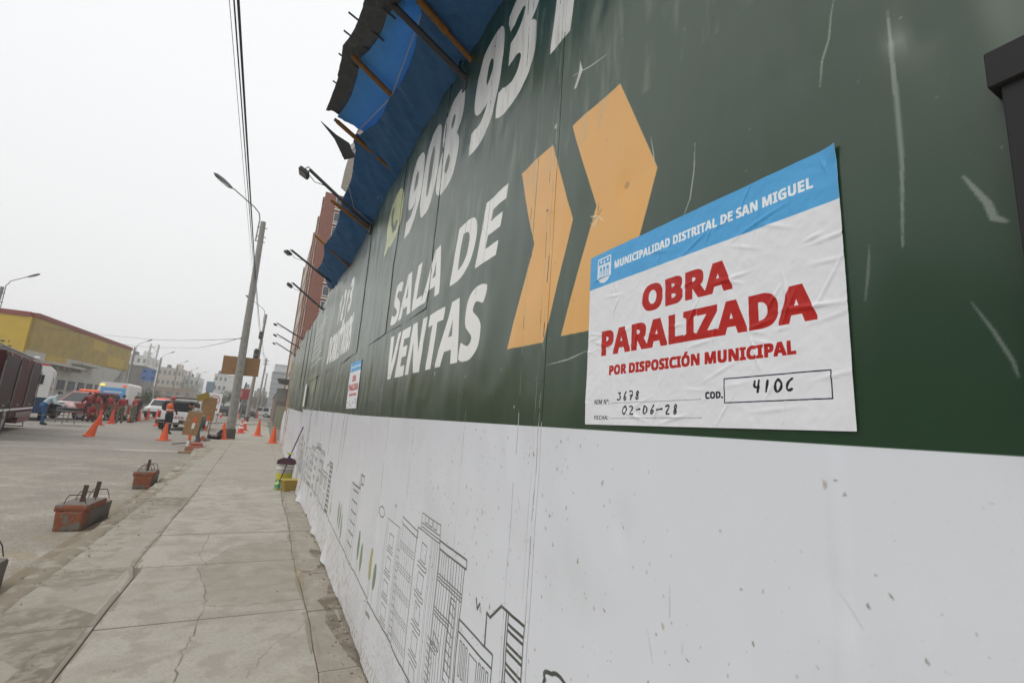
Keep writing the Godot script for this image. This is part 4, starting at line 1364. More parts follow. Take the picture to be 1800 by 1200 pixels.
# ---------------------------------------------------------------- towers behind the hoarding
func window_wall(t: Node3D, origin: Vector3, ax: Vector3, out: Vector3, cols: int, rows: int, w: float, h: float, dx: float, dy: float, glassm: Material, framem: Material) -> void:
	var fr := MB.new()
	var b := Basis(ax, Vector3.UP, out)
	fr.box(Vector3(0, 0, 0.03), Vector3(w, h, 0.06))
	var fm := fr.mesh(framem)
	var gl := MB.new()
	gl.box(Vector3(0, 0, 0.062), Vector3(w * 0.86, h * 0.86, 0.01))
	var gm := gl.mesh(glassm)
	for i in cols:
		for j in rows:
			var f := inst("window", fm, t, origin + ax * dx * i + Vector3.UP * dy * j, b)
			inst("pane", gm, f)

func build_towers() -> void:
	var brick := grainy(91, lin(0.27, 0.115, 0.08), lin(0.21, 0.088, 0.064), 2.4, 0.85)
	var beige := grainy(92, lin(0.50, 0.45, 0.37), lin(0.40, 0.36, 0.30), 2.5, 0.85)
	var pane := glass(lin(0.05, 0.06, 0.07), 0.05)
	var a := thing("brick_tower", "tall tower with a brick-red front and a white window column behind the hoarding", "building", P(2.0, ROAD, 44))
	obj("front_wall", MB.new().box(Vector3(5.5, 10.8, -0.15), Vector3(11, 21.7, 0.3)), brick, a)
	obj("street_wall", MB.new().box(Vector3(0.16, 10.75, -8.2), Vector3(0.3, 21.5, 15.7)), beige, a)
	obj("back_wall", MB.new().box(Vector3(5.6, 10.7, -16.2), Vector3(10.8, 21.4, 0.3)), beige, a)
	obj("roof", MB.new().box(Vector3(5.65, 21.35, -8.1), Vector3(10.6, 0.25, 15.6)), beige, a)
	for k in 3: obj("pilaster", MB.new().box(Vector3(-0.06, 10.7, -1.0 - k * 5.0), Vector3(0.12, 21.4, 0.7)), brick, a)
	for j in 7: obj("floor_band", MB.new().box(Vector3(-0.03, 3.0 + j * 2.9, -8.2), Vector3(0.07, 0.14, 15.4)), beige, a)
	# windows with white surrounds, one column near the street corner and more beyond
	window_wall(a, Vector3(1.25, 2.4, 0), Vector3.RIGHT, Vector3.BACK, 1, 14, 0.55, 0.95, 1.0, 1.42, pane, M.white)
	window_wall(a, Vector3(3.6, 2.2, 0), Vector3.RIGHT, Vector3.BACK, 4, 7, 1.2, 1.4, 2.0, 2.85, pane, M.white)
	for j in 13: obj("sill", MB.new().box(Vector3(1.25, 3.12 + j * 1.42, 0.09), Vector3(0.65, 0.10, 0.18)), M.white, a)
	var b := thing("beige_tower", "pale rendered tower beyond the brick tower, with a thin red edge", "building", P(2.05, ROAD, 61.5))
	obj("front_wall", MB.new().box(Vector3(5.4, 11.1, -0.15), Vector3(10.8, 22.2, 0.3)), beige, b)
	obj("street_wall", MB.new().box(Vector3(0.15, 11.1, -5.3), Vector3(0.3, 22.2, 10.0)), beige, b)
	obj("red_edge", MB.new().box(Vector3(0.02, 11.0, -10.2), Vector3(0.34, 22.0, 0.5)), brick, b)
	obj("roof", MB.new().box(Vector3(5.4, 22.1, -5.2), Vector3(10.4, 0.2, 9.8)), beige, b)
	for j in 7: obj("floor_band", MB.new().box(Vector3(-0.03, 3.2 + j * 2.9, -5.0), Vector3(0.06, 0.3, 9.4)), M.concrete, b)
	# building under construction right behind the canopy
	var c := thing("unfinished_building", "bare concrete building under construction right behind the canopy, with a hanging tarp", "building", P(1.62, 0, 10.5))
	for j in 4:
		obj("floor_slab", MB.new().box(Vector3(4.2, 3.0 + j * 2.9, -3.2), Vector3(7.0, 0.25, 6.4)), M.concrete, c)
		for k in 3:
			obj("column", MB.new().box(Vector3(1.4, 1.5 + j * 2.9, -0.6 - k * 2.6), Vector3(0.35, 2.75, 0.35)), M.concrete, c)
	obj("infill_wall", MB.new().box(Vector3(4.2, 5.7, -6.2), Vector3(6.6, 11.4, 0.2)), M.concrete, c)
	var tarp := MB.new()
	tarp.prism(PackedVector2Array([Vector2(1.02, 8.04), Vector2(1.16, 7.95), Vector2(2.6, 8.4), Vector2(2.6, 11.6), Vector2(1.5, 11.2), Vector2(1.19, 9.8), Vector2(1.12, 9.19), Vector2(1.05, 8.6)]), P(-1.62, 0, 3.5), Vector3(1, 0, 0), Vector3.UP, Vector3(0, 0, 0.05))
	obj("tarp", tarp, grainy(93, lin(0.44, 0.41, 0.36), lin(0.34, 0.31, 0.27), 0.6, 0.85), c)
	# things past the hoarding's far corner
	var cn := thing("shop_canopy", "dark shop canopy jutting out past the hoarding's far corner", "canopy", P(1.1, ROAD, 45.0))
	obj("awning", MB.new().prism(PackedVector2Array([Vector2(-0.5, 4.2), Vector2(0.5, 4.22), Vector2(0.5, 3.8), Vector2(-0.3, 3.86)]), Vector3(0, 0, 0), Vector3.RIGHT, Vector3.UP, Vector3(0, 0, -2.0)), M.dark_steel, cn)
	obj("bracket", MB.new().box(Vector3(0.55, 4.0, -1.0), Vector3(0.12, 0.5, 2.0)), M.dark_steel, cn)
	obj("pillar", MB.new().box(Vector3(0.75, 2.2, -1.0), Vector3(0.3, 4.4, 0.4)), M.concrete, cn)
	var gp := thing("grey_shutter_wall", "grey shuttered shop front under the dark canopy", "shop front", P(1.15, ROAD, 46.0))
	obj("upper_panel", MB.new().rbox(Vector3(0.0, 2.85, 0), Vector3(0.95, 1.15, 0.3), 0.02), mat(lin(0.20, 0.20, 0.19), 0.7), gp)
	for k in 8: obj("slat", MB.new().rbox(Vector3(0.05, 0.15 + k * 0.27, 0.0), Vector3(0.8, 0.25, 0.16), 0.03), mat(lin(0.16, 0.16, 0.155), 0.6), gp)

# ---------------------------------------------------------------- poles and wires
func street_pole(called: String, label: String, at: Vector3, top: Vector3, r0: float, r1: float, lamp := true, lamp_dir := -1.0, arm := 1.0) -> Node3D:
	var t := thing(called, label, "lamp post" if lamp else "utility pole", at, 0.0, "concrete poles along the street")
	var pts := []
	var rs := []
	for k in 9:
		pts.append(top * (k / 8.0))
		rs.append(lerpf(r0, r1, k / 8.0))
	obj("pole", MB.new().tube(pts, rs, 14), M.pole, t)
	obj("foot_band", MB.new().lathe([Vector2(r0 + 0.03, 0.0), Vector2(r0 + 0.025, 0.42), Vector2(r0, 0.44)], 14), grainy(101, lin(0.12, 0.11, 0.09), lin(0.07, 0.065, 0.055), 0.4), t)
	for y in [0.3, 0.75, 1.0]:
		obj("clamp", MB.new().tube([top + Vector3(-r1 - 0.10, -y, 0.03), top + Vector3(r1 + 0.10, -y, 0.03)], 0.022, 6), M.steel, t)
	if lamp:
		var a := [top + Vector3(lamp_dir * (r1 + 0.07), -1.0, 0.02), top + Vector3(lamp_dir * (r1 + 0.05), 0.1, 0.02), top + Vector3(lamp_dir * (r1 + 0.12), 0.38 * arm, 0.02), top + Vector3(lamp_dir * (r1 + 0.35) * arm, 0.62 * arm, 0.02), top + Vector3(lamp_dir * 1.4 * arm, 1.24 * arm, 0.02), top + Vector3(lamp_dir * 1.55 * arm, 1.3 * arm, 0.02)]
		obj("lamp_arm", MB.new().tube(a, 0.028 * (0.4 + 0.6 * arm), 8), M.steel, t)
		var ax := (a[5] - a[3] as Vector3).normalized()
		var hd := MB.new()
		var c: Vector3 = a[5] + ax * 0.36 * arm
		var rings := []
		hd.tube([a[5] - ax * 0.06 * arm, a[5] + ax * 0.12 * arm, a[5] + ax * 0.45 * arm, a[5] + ax * 0.78 * arm, a[5] + ax * 0.9 * arm], [0.05 * arm, 0.085 * arm, 0.115 * arm, 0.085 * arm, 0.02], 10)
		var head := obj("lamp_head", hd, mat(lin(0.13, 0.13, 0.13), 0.4, 0.3), t)
		obj("lens", MB.new().rbox(c + Vector3(0, -0.085 * arm, 0), Vector3(0.5, 0.05, 0.17) * arm, 0.02, Basis(Vector3.BACK, atan2(ax.y, ax.x) if ax.x > 0 else atan2(-ax.y, -ax.x))), M.lamp_clear, head)
	return t

func wire(label: String, pts: Array, r: float, sag: float) -> void:
	var t := thing("overhead_wire", label, "cable", pts[0], 0.0, "overhead wires")
	var out := []
	for i in pts.size() - 1:
		for k in 17:
			var u := k / 16.0
			if k == 0 and i > 0: continue
			out.append(pts[i].lerp(pts[i + 1], u) - Vector3(0, sag * 4.0 * u * (1 - u), 0) - pts[0])
	obj("strand", MB.new().tube(out, r, 5), M.black, t)

func build_street_poles() -> void:
	var p1 := street_pole("street_pole", "tall grey concrete pole with lamp arm in front of the brown plywood board", P(-1.199, 0.0, 24.32), Vector3(-0.19, 10.15, 0.0), 0.19, 0.115)
	street_pole("street_pole", "concrete lamp pole standing behind the plywood board, carrying transformers", P(-1.58, 0.0, 58.0), Vector3(0.15, 11.8, 0), 0.2, 0.12)
	var p3 := street_pole("street_pole", "thin far concrete pole with cross bars past the lamp pole", P(-1.15, 0.0, 86.0), Vector3(0.2, 9.6, 0), 0.17, 0.11, true, -1.0, 0.8)
	for y in [0.4, 0.9]: obj("cross_bar", MB.new().box(Vector3(0.15, 9.6 - y, 0), Vector3(1.0, 0.08, 0.08)), M.steel, p3)
	street_pole("street_pole", "farthest thin pole along the same pavement line", P(-0.9, 0.0, 118.0), Vector3(0.2, 9.4, 0), 0.18, 0.12, false)
	# splice canisters and boxes on the second pole
	var bx := thing("cable_splice_box", "black cable splice box hanging on the second concrete pole", "junction box", P(-1.75, 6.6, 57.7))
	obj("canister", MB.new().lathe([Vector2(0.0, 0.0), Vector2(0.22, 0.05), Vector2(0.24, 1.05), Vector2(0.12, 1.2), Vector2(0, 1.2)], 14), M.black, bx)
	obj("strap", MB.new().lathe([Vector2(0.25, 0.5), Vector2(0.26, 0.55), Vector2(0.25, 0.6)], 14), M.steel, bx)
	var b2 := thing("cable_splice_box", "small black splice box above the larger one on the second pole", "junction box", P(-1.62, 8.9, 57.7))
	obj("canister", MB.new().lathe([Vector2(0.0, 0.0), Vector2(0.17, 0.05), Vector2(0.18, 0.75), Vector2(0.1, 0.85), Vector2(0, 0.85)], 14), M.black, b2)
	obj("strap", MB.new().lathe([Vector2(0.19, 0.35), Vector2(0.2, 0.4), Vector2(0.19, 0.45)], 14), M.steel, b2)
	# bundle of cables from the second pole past the first one and on overhead
	wire("thick black cable running overhead along the pavement", [P(-0.85, 5.56, -6.0), P(-1.28, 7.33, 24.3), P(-1.55, 9.2, 57.9)], 0.017, 0.06)
	wire("second black cable just beside the thick one overhead", [P(-0.90, 5.57, -6.0), P(-1.30, 7.25, 24.3), P(-1.58, 8.9, 57.9)], 0.010, 0.07)
	wire("thin wire strung outside the cable bundle", [P(-0.94, 5.60, -6.0), P(-1.33, 7.1, 24.3)], 0.004, 0.09)
	wire("thin wire across the street from the grey pole", [P(-1.41, 4.45, 24.2), P(-12.6, 7.63, 60.0), P(-24.0, 7.9, 62.0)], 0.012, 0.15)
	wire("second thin wire across the street, lower and slacker", [P(-1.42, 4.49, 24.2), P(-10.2, 8.2, 70.0), P(-17.0, 7.8, 70.0)], 0.014, 0.25)
	wire("sagging wire in front of the yellow building", [P(-26.0, 6.6, 40.0), P(-12.2, 3.2, 46.0)], 0.014, 0.6)
	wire("wires between the far poles", [P(-1.55, 10.0, 58.0), P(-1.0, 9.0, 86.0), P(-0.75, 8.8, 118.0), P(-0.6, 9.0, 170.0)], 0.02, 0.7)
	# lamp posts on the other side of the street
	var L := [["lamp post rising over the red fire engine beside the yellow building", -12.0, 31.0, 6.4], ["lamp post by the end of the yellow building", -11.6, 55.0, 6.35], ["lamp post in front of the blue billboard's far edge", -11.7, 68.0, 6.6], ["lamp post beyond the pale apartment blocks' near corner", -12.3, 84.0, 6.9], ["small lamp post far down the street", -12.7, 100.0, 7.1], ["smallest lamp post, last of the row", -13.5, 120.0, 7.7]]
	for e in L:
		street_pole("street_lamp", e[0], P(e[1] - (0.25 if e[2] < 40 else 0.0), ROAD, e[2]), Vector3(0.12 if e[2] < 40 else -0.05, e[3], 0), 0.11, 0.07, true, 1.0, 0.52)
	# plywood board hung behind the first pole
	var pb := thing("plywood_board", "blank brown plywood board hung on the back of the grey pole", "board", P(-1.25, 2.83, 24.62))
	obj("panel", MB.new().rbox(Vector3(0, 0.41, 0), Vector3(1.48, 0.84, 0.03), 0.004, Basis(Vector3.BACK, 0.02)), M.ply, pb)
	for y in [0.2, 0.65]: obj("batten", MB.new().box(Vector3(0, y, -0.04), Vector3(1.3, 0.06, 0.04)), M.wood, pb)

# ---------------------------------------------------------------- yellow building
func build_yellow_building() -> void:
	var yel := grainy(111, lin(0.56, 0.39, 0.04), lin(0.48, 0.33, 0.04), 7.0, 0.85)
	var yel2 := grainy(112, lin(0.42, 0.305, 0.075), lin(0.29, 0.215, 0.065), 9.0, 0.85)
	var wht := grainy(113, lin(0.50, 0.49, 0.45), lin(0.40, 0.39, 0.36), 6.0, 0.85)
	var red := mat(lin(0.22, 0.055, 0.04), 0.8)
	var t := thing("yellow_building", "large yellow warehouse with a brick-red parapet and white lower wall", "building", P(-20.5, ROAD, 60))
	var d := Vector3(1.95, 0, -25.5).normalized()   # along its long side, away from us
	var L := 26.0
	var b := Basis(Vector3(-d.z, 0, d.x), Vector3.UP, -d)   # x: towards the street, z: towards us
	var ax := b
	var put := func(called: String, x0: float, x1: float, y0: float, y1: float, z0: float, z1: float, m: Material) -> void:
		obj(called, MB.new().box(ax * Vector3((x0 + x1) / 2, (y0 + y1) / 2, -(z0 + z1) / 2), Vector3(absf(x1 - x0), y1 - y0, absf(z1 - z0)), ax), m, t)
	var yel3 := grainy(114, lin(0.50, 0.36, 0.06), lin(0.40, 0.29, 0.06), 5.0, 0.85)
	put.call("side_wall", -0.3, 0.0, 0.0, 5.4, 0.0, L, wht)
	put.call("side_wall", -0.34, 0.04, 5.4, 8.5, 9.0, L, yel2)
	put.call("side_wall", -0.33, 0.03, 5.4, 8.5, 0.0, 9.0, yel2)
	put.call("yellow_patch", 0.04, 0.06, 5.5, 6.9, 18.0, 24.0, yel3)
	put.call("yellow_patch", 0.0, 0.05, 4.6, 5.39, 3.2, 7.5, yel3)
	put.call("yellow_patch", 0.04, 0.062, 7.1, 8.3, 13.0, 17.0, yel3)
	put.call("parapet", -0.42, 0.1, 8.5, 8.95, -0.1, L + 0.1, red)
	put.call("front_wall", -0.3, -22.0, 0.0, 3.4, -0.3, 0.0, wht)
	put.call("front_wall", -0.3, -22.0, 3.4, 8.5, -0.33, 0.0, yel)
	put.call("parapet", -0.42, -22.0, 8.5, 8.95, -0.42, -0.1, red)
	put.call("roof", -0.3, -21.5, 8.4, 8.5, 0.0, L, wht)
	put.call("back_wall", -0.3, -21.0, 0.0, 8.4, L - 0.3, L, wht)
	# projecting ledges with brackets
	put.call("ledge", 0.0, 1.1, 4.35, 4.6, 2.0, 9.5, wht)
	put.call("ledge", 0.0, 1.0, 4.9, 5.1, 9.0, 14.5, wht)
	for k in 6: put.call("bracket", 0.0, 0.9, 4.0, 4.35, 2.4 + k * 1.35, 2.6 + k * 1.35, M.concrete)
	# windows along the street
	for k in 9:
		put.call("window", 0.0, 0.06, 2.0, 3.0, 2.0 + k * 2.4, 3.6 + k * 2.4, M.car_glass)
		put.call("window_sill", 0.0, 0.16, 1.9, 2.0, 1.9 + k * 2.4, 3.7 + k * 2.4, M.concrete)
	# outside stair at the far end
	for k in 12: put.call("stair_step", 0.05, 1.0, 3.0 + k * 0.22, 3.06 + k * 0.22, 21.0 + k * 0.3, 21.3 + k * 0.3, M.steel)
	put.call("stair_rail", 0.95, 1.0, 3.0, 6.6, 24.5, 24.6, M.steel)
	put.call("stair_rail", 0.95, 1.0, 2.6, 4.2, 20.9, 21.0, M.steel)
	tree("street_tree", "round green street tree behind the fire engine's roof", P(-16.8, ROAD, 40.5), 4.6, 1.9, 1500, 1)

func tree(called: String, label: String, at: Vector3, height: float, spread: float, leaves: int, sd: int) -> void:
	var r := RandomNumberGenerator.new()
	r.seed = sd
	var t := thing(called, label, "tree", at, 0.0, "street trees")
	var tr := MB.new()
	tr.tube([Vector3.ZERO, Vector3(0.05, height * 0.3, 0), Vector3(-0.03, height * 0.55, 0.04), Vector3(0.02, height * 0.8, 0)], [0.14, 0.11, 0.08, 0.03], 8)
	for k in 6:
		var a := TAU * k / 6.0 + r.randf()
		tr.tube([Vector3(0, height * 0.42, 0), Vector3(cos(a) * spread * 0.35, height * 0.62, sin(a) * spread * 0.35), Vector3(cos(a) * spread * 0.7, height * 0.75, sin(a) * spread * 0.7)], [0.06, 0.04, 0.015], 6)
	obj("trunk", tr, mat(lin(0.09, 0.07, 0.05), 0.9), t)
	var cl := []
	for k in 22:
		var a := r.randf() * TAU
		var q := sqrt(r.randf()) * spread * 0.8
		cl.append(Vector3(cos(a) * q, height * r.randf_range(0.5, 0.95), sin(a) * q))
	var cr := MB.new()
	for k in leaves:
		var c: Vector3 = cl[r.randi() % cl.size()] + Vector3(r.randfn(), r.randfn() * 0.7, r.randfn()) * spread * 0.2
		var g := r.randf()
		cr.col = Color(0.035 + 0.03 * g, 0.06 + 0.045 * g, 0.022 + 0.012 * g)
		var b := Basis.from_euler(Vector3(r.randf_range(-1.2, 1.2), r.randf() * TAU, r.randf_range(-1, 1)))
		var l := r.randf_range(0.09, 0.16)
		cr.quad(c + b * Vector3(-l, 0, 0), c + b * Vector3(0, 0, l * 0.5), c + b * Vector3(l, 0.02, 0), c + b * Vector3(0, 0, -l * 0.5))
	var lm := mat(Color.WHITE, 0.7)
	lm.vertex_color_use_as_albedo = true
	lm.backlight_enabled = true
	lm.backlight = Color(0.12, 0.16, 0.05)
	obj("crown", cr, lm, t)

# ---------------------------------------------------------------- far town
func block(label: String, called: String, x0: float, x1: float, s: float, h: float, depth: float, c: Material, cols: int, rows: int, first := 0.55) -> Node3D:
	var t := thing(called, label, "building", P((x0 + x1) / 2, ROAD, s))
	var w := x1 - x0
	obj("walls", MB.new().box(Vector3(0, h / 2, -depth / 2), Vector3(w, h, depth)), c, t)
	obj("parapet", MB.new().box(Vector3(0, h + 0.12, -depth / 2), Vector3(w + 0.2, 0.25, depth + 0.2)), c, t)
	if rows >= 3:
		obj("roof_tank", MB.new().lathe([Vector2(0.6, 0), Vector2(0.6, 1.0), Vector2(0.2, 1.25), Vector2(0, 1.25)], 12, Vector3(-w * 0.2, h + 0.2, -depth * 0.3)), mat(lin(0.10, 0.11, 0.13), 0.6), t)
		obj("stair_head", MB.new().box(Vector3(w * 0.22, h + 0.9, -depth * 0.4), Vector3(w * 0.25, 1.8, depth * 0.2)), c, t)
	var pane := glass(lin(0.15, 0.16, 0.17), 0.15)
	var dx := w / maxi(cols, 1)
	var dy := h / maxi(rows, 1)
	if rows > 0 and cols > 0:
		window_wall(t, Vector3(-w / 2 + dx / 2, dy * first, 0), Vector3.RIGHT, Vector3.BACK, cols, rows, dx * 0.5, dy * 0.42, dx, dy, pane, M.concrete)
		var dcols := maxi(1, int(depth / 4.0))
		var sx := 1.0 if (x0 + x1) < 0 else -1.0
		window_wall(t, Vector3(sx * w / 2, dy * first, -depth / dcols / 2), Vector3.FORWARD * sx, Vector3(sx, 0, 0), dcols, rows, depth / dcols * 0.45, dy * 0.42, depth / dcols, dy, pane, M.concrete)
	return t

func build_far_town() -> void:
	var wht := grainy(121, lin(0.62, 0.62, 0.60), lin(0.52, 0.52, 0.50), 8.0)
	var bei := grainy(122, lin(0.52, 0.47, 0.40), lin(0.42, 0.38, 0.32), 8.0)
	var gry := grainy(123, lin(0.25, 0.24, 0.225), lin(0.19, 0.185, 0.175), 8.0)
	var tan_ := grainy(124, lin(0.36, 0.28, 0.21), lin(0.28, 0.22, 0.165), 8.0)
	block("white apartment block with dark window rows beside the yellow building's end", "apartment_building", -33.5, -28.6, 150, 12.6, 14, wht, 4, 5)
	block("dark grey-brown wall building next to the blue billboard", "low_building", -20.6, -18.45, 95, 6.8, 10, gry, 1, 0)
	block("pale beige apartment block behind the blue billboard", "apartment_building", -29.5, -23.6, 170, 11.4, 16, bei, 5, 4)
	block("lower pale block adjoining the beige apartments", "apartment_building", -23.4, -19.5, 176, 9.6, 12, wht, 3, 3)
	block("wide low tan building with dark openings under the apartments", "low_building", -26.0, -14.5, 122, 4.4, 9, tan_, 7, 2)
	block("long low cream building behind the ambulance", "low_building", -24.5, -14.6, 104, 2.6, 6, bei, 8, 1)
	block("far hazy beige row of houses", "apartment_building", -19.0, -13.0, 215, 9.0, 14, bei, 5, 3)
	block("white block with square windows just before the plywood board", "apartment_building", -14.3, -10.9, 160, 10.5, 14, wht, 3, 4)
	block("plain white tall wall building behind the plywood board", "apartment_building", -9.5, -7.7, 140, 9.2, 12, wht, 1, 0)
	block("tan house at the end of the street", "low_building", -4.5, -0.2, 205, 8.0, 10, tan_, 4, 3)
	block("cream house between the far poles", "low_building", -7.5, -4.7, 190, 8.5, 10, bei, 3, 3)
	block("brown low house beyond the parked cars", "low_building", -3.6, 0.4, 150, 4.6, 9, tan_, 4, 2)
	# glazed towers past the hoarding's end
	var gl := mat(lin(0.40, 0.42, 0.43), 0.35)
	var g1 := block("pale blue-grey glass tower past the hoarding's far corner", "glass_tower", 0.75, 7.0, 130, 12.6, 16, mat(lin(0.52, 0.535, 0.545), 0.4), 0, 0)
	var g2 := block("darker blue-grey glass building in front of the pale tower", "glass_tower", 0.35, 4.0, 110, 9.3, 10, mat(lin(0.33, 0.35, 0.365), 0.4), 0, 0)
	for j in 8: obj("floor_band", MB.new().box(Vector3(-0.05, 0.8 + j * 1.1, -5.0), Vector3(3.75, 0.3, 10.1)), gl, g2)
	block("reddish-brown wall behind the grey shop front", "low_building", 1.0, 6.0, 62, 3.4, 30, grainy(125, lin(0.22, 0.15, 0.12), lin(0.16, 0.11, 0.09), 4.0), 0, 0)
	# blue tank on a roof
	var tk := thing("water_tank", "blue-grey water tank tower before the white block", "water tank", P(-13.9, ROAD, 150))
	obj("tank", MB.new().rbox(Vector3(0, 6.6, 0), Vector3(1.8, 2.4, 1.8), 0.1), mat(lin(0.10, 0.16, 0.22), 0.7), tk)
	obj("tower", MB.new().box(Vector3(0, 2.7, 0), Vector3(1.5, 5.4, 1.5)), mat(lin(0.12, 0.15, 0.22), 0.8), tk)
	# lattice mast
	var lm := thing("lattice_mast", "pale steel lattice mast with twin legs above the blue billboard", "mast", P(-24.0, ROAD, 130))
	for x in [-1.1, 0.35]:
		for z in [-0.4, 0.4]:
			obj("leg", MB.new().tube([Vector3(x - (0.35 if x < 0 else 0.0), 0, z), Vector3(x + 0.35, 14.1, z)], 0.11, 6), mat(lin(0.5, 0.5, 0.49), 0.6), lm)
	for k in 9:
		var y := 1.0 + k * 1.45
		obj("brace", MB.new().tube([Vector3(-1.2 + k * 0.03, y, 0.4), Vector3(0.55, y + 1.45, 0.4)], 0.06, 5), mat(lin(0.5, 0.5, 0.49), 0.6), lm)
		obj("brace", MB.new().tube([Vector3(0.5, y, 0.4), Vector3(-1.1 + k * 0.03, y + 1.45, 0.4)], 0.06, 5), mat(lin(0.5, 0.5, 0.49), 0.6), lm)
	var am := thing("antenna_mast", "thin antenna mast with a clustered head between the far lamp posts", "mast", P(-21.6, ROAD, 170))
	obj("mast", MB.new().tube([Vector3.ZERO, Vector3(0, 10.8, 0)], [0.2, 0.12], 8), M.steel, am)
	for k in 5: obj("panel_antenna", MB.new().rbox(Vector3(cos(k * 1.26) * 0.45, 10.6, sin(k * 1.26) * 0.45), Vector3(0.28, 1.7, 0.2), 0.03), M.white, am)
	# billboards
	var bb := thing("billboard", "blue billboard with dark marks standing over the low roofs", "billboard", P(-17.5, ROAD, 94.6))
	obj("panel", MB.new().box(Vector3(0, 5.6, 0), Vector3(1.75, 1.9, 0.2)), mat(lin(0.07, 0.16, 0.40), 0.6), bb)
	for q in [[-0.55, 6.1], [0.6, 6.15], [-0.55, 5.1], [0.6, 5.15]]: obj("dark_mark", MB.new().box(Vector3(q[0], q[1], 0.11), Vector3(0.42, 0.28, 0.02)), mat(lin(0.02, 0.03, 0.05), 0.6), bb)
	for x in [-0.6, 0.6]: obj("leg", MB.new().tube([Vector3(x, 0, 0), Vector3(x, 4.7, 0)], 0.08, 8), M.steel, bb)
	var rb := thing("billboard", "red advertising billboard between the grey pole and the second pole", "billboard", P(-2.66, ROAD, 70))
	obj("panel", MB.new().box(Vector3(0, 3.25, 0), Vector3(1.5, 1.35, 0.15)), mat(lin(0.33, 0.035, 0.045), 0.6), rb)
	obj("pale_stripe", MB.new().box(Vector3(-0.35, 3.3, 0.08), Vector3(0.35, 0.8, 0.02)), mat(lin(0.5, 0.2, 0.2), 0.6), rb)
	obj("leg", MB.new().tube([Vector3(0, 0, 0), Vector3(0, 2.6, 0)], 0.08, 8), M.steel, rb)
	# round sign on its white board
	var ns := thing("prohibition_sign", "white board with a red ring sign behind the worker", "sign", P(-3.7, ROAD, 45))
	obj("board", MB.new().rbox(Vector3(0, 1.7, 0), Vector3(0.95, 1.6, 0.05), 0.01, Basis(Vector3.BACK, -0.05)), M.white, ns)
	obj("red_ring", ring_mesh(Vector3(0, 1.95, 0.035), 0.33, 0.045), mat(lin(0.35, 0.03, 0.03), 0.6), ns)
	obj("bar", MB.new().box(Vector3(0, 1.95, 0.036), Vector3(0.62, 0.06, 0.012), Basis(Vector3.BACK, -0.78)), mat(lin(0.35, 0.03, 0.03), 0.6), ns)
	obj("symbol", MB.new().prism(PackedVector2Array([Vector2(-0.05, -0.2), Vector2(0.05, -0.2), Vector2(0.05, 0.02), Vector2(0.15, 0.02), Vector2(0, 0.2), Vector2(-0.15, 0.02), Vector2(-0.05, 0.02)]), Vector3(0, 1.95, 0.028), Vector3.RIGHT, Vector3.UP, Vector3(0, 0, 0.006)), M.black, ns)
	obj("caption", MB.new().box(Vector3(0, 1.2, 0.03), Vector3(0.6, 0.16, 0.01)), mat(lin(0.3, 0.04, 0.05), 0.6), ns)
	for x in [-0.4, 0.4]: obj("leg", MB.new().box(Vector3(x, 0.45, -0.03), Vector3(0.05, 0.95, 0.05)), M.steel, ns)
	# trees of the median
	tree("street_tree", "dark green tree behind the second ambulance", P(-13.2, ROAD, 70), 2.6, 1.7, 1200, 2)
	tree("street_tree", "dark tree standing before the red billboard", P(-7.4, ROAD, 110), 4.4, 1.9, 1200, 3)
	tree("street_tree", "grey-green tree under the far hazy houses", P(-18.2, ROAD, 150), 6.6, 3.0, 1200, 4)
	tree("street_tree", "dark tree by the red billboard's leg", P(-4.6, ROAD, 120), 4.0, 1.8, 1000, 5)
	tree("street_tree", "small tree between the far poles", P(-1.9, ROAD, 150), 5.4, 1.8, 900, 6)

func ring_mesh(c: Vector3, r: float, w: float) -> MB:
	var mb := MB.new()
	for k in 28:
		var a := TAU * k / 28.0
		var b := TAU * (k + 1) / 28.0
		var p := func(t: float, rr: float, z: float) -> Vector3: return c + Vector3(cos(t) * rr, sin(t) * rr, z)
		mb.quad(p.call(a, r, 0.008), p.call(a, r + w, 0.008), p.call(b, r + w, 0.008), p.call(b, r, 0.008))
		mb.quad(p.call(a, r + w, -0.01), p.call(b, r + w, -0.01), p.call(b, r + w, 0.008), p.call(a, r + w, 0.008))
		mb.quad(p.call(b, r, -0.01), p.call(a, r, -0.01), p.call(a, r, 0.008), p.call(b, r, 0.008))
	return mb

# houses across the street, beside and behind the camera: the gloss of the hoarding mirrors them
func build_opposite_side() -> void:
	var c1 := grainy(141, lin(0.20, 0.17, 0.14), lin(0.14, 0.12, 0.10), 5.0)
	var c2 := grainy(142, lin(0.16, 0.17, 0.16), lin(0.11, 0.12, 0.115), 5.0)
	var c3 := grainy(143, lin(0.22, 0.13, 0.09), lin(0.16, 0.10, 0.07), 5.0)
	var specs := [["brown shop building across the street from the notice poster", -26.0, -19.0, -12.0, 7.5, 14.0, c1], ["grey-green workshop across the street from the amber chevrons", -27.0, -18.5, 4.0, 9.0, 15.5, c2], ["brick-coloured house across the street before the fire engine", -28.0, -19.5, 18.5, 8.0, 13.5, c3], ["dark grey house across the street behind the photographer", -26.0, -18.0, -28.0, 10.0, 15.0, c2]]
	for e in specs:
		block(e[0], "street_house", e[1], e[2], e[3] - 7.0, e[4], e[5], e[6], 3, 3)
	for k in 4:
		tree("street_tree", ["leafy street tree before the brown shop building", "leafy street tree before the grey-green workshop", "leafy street tree before the brick-coloured house", "leafy street tree beside the dark grey house"][k], P(-15.5, ROAD, [-10.0, -1.0, 8.0, -20.0][k]), 6.5, 2.6, 1400, 20 + k)

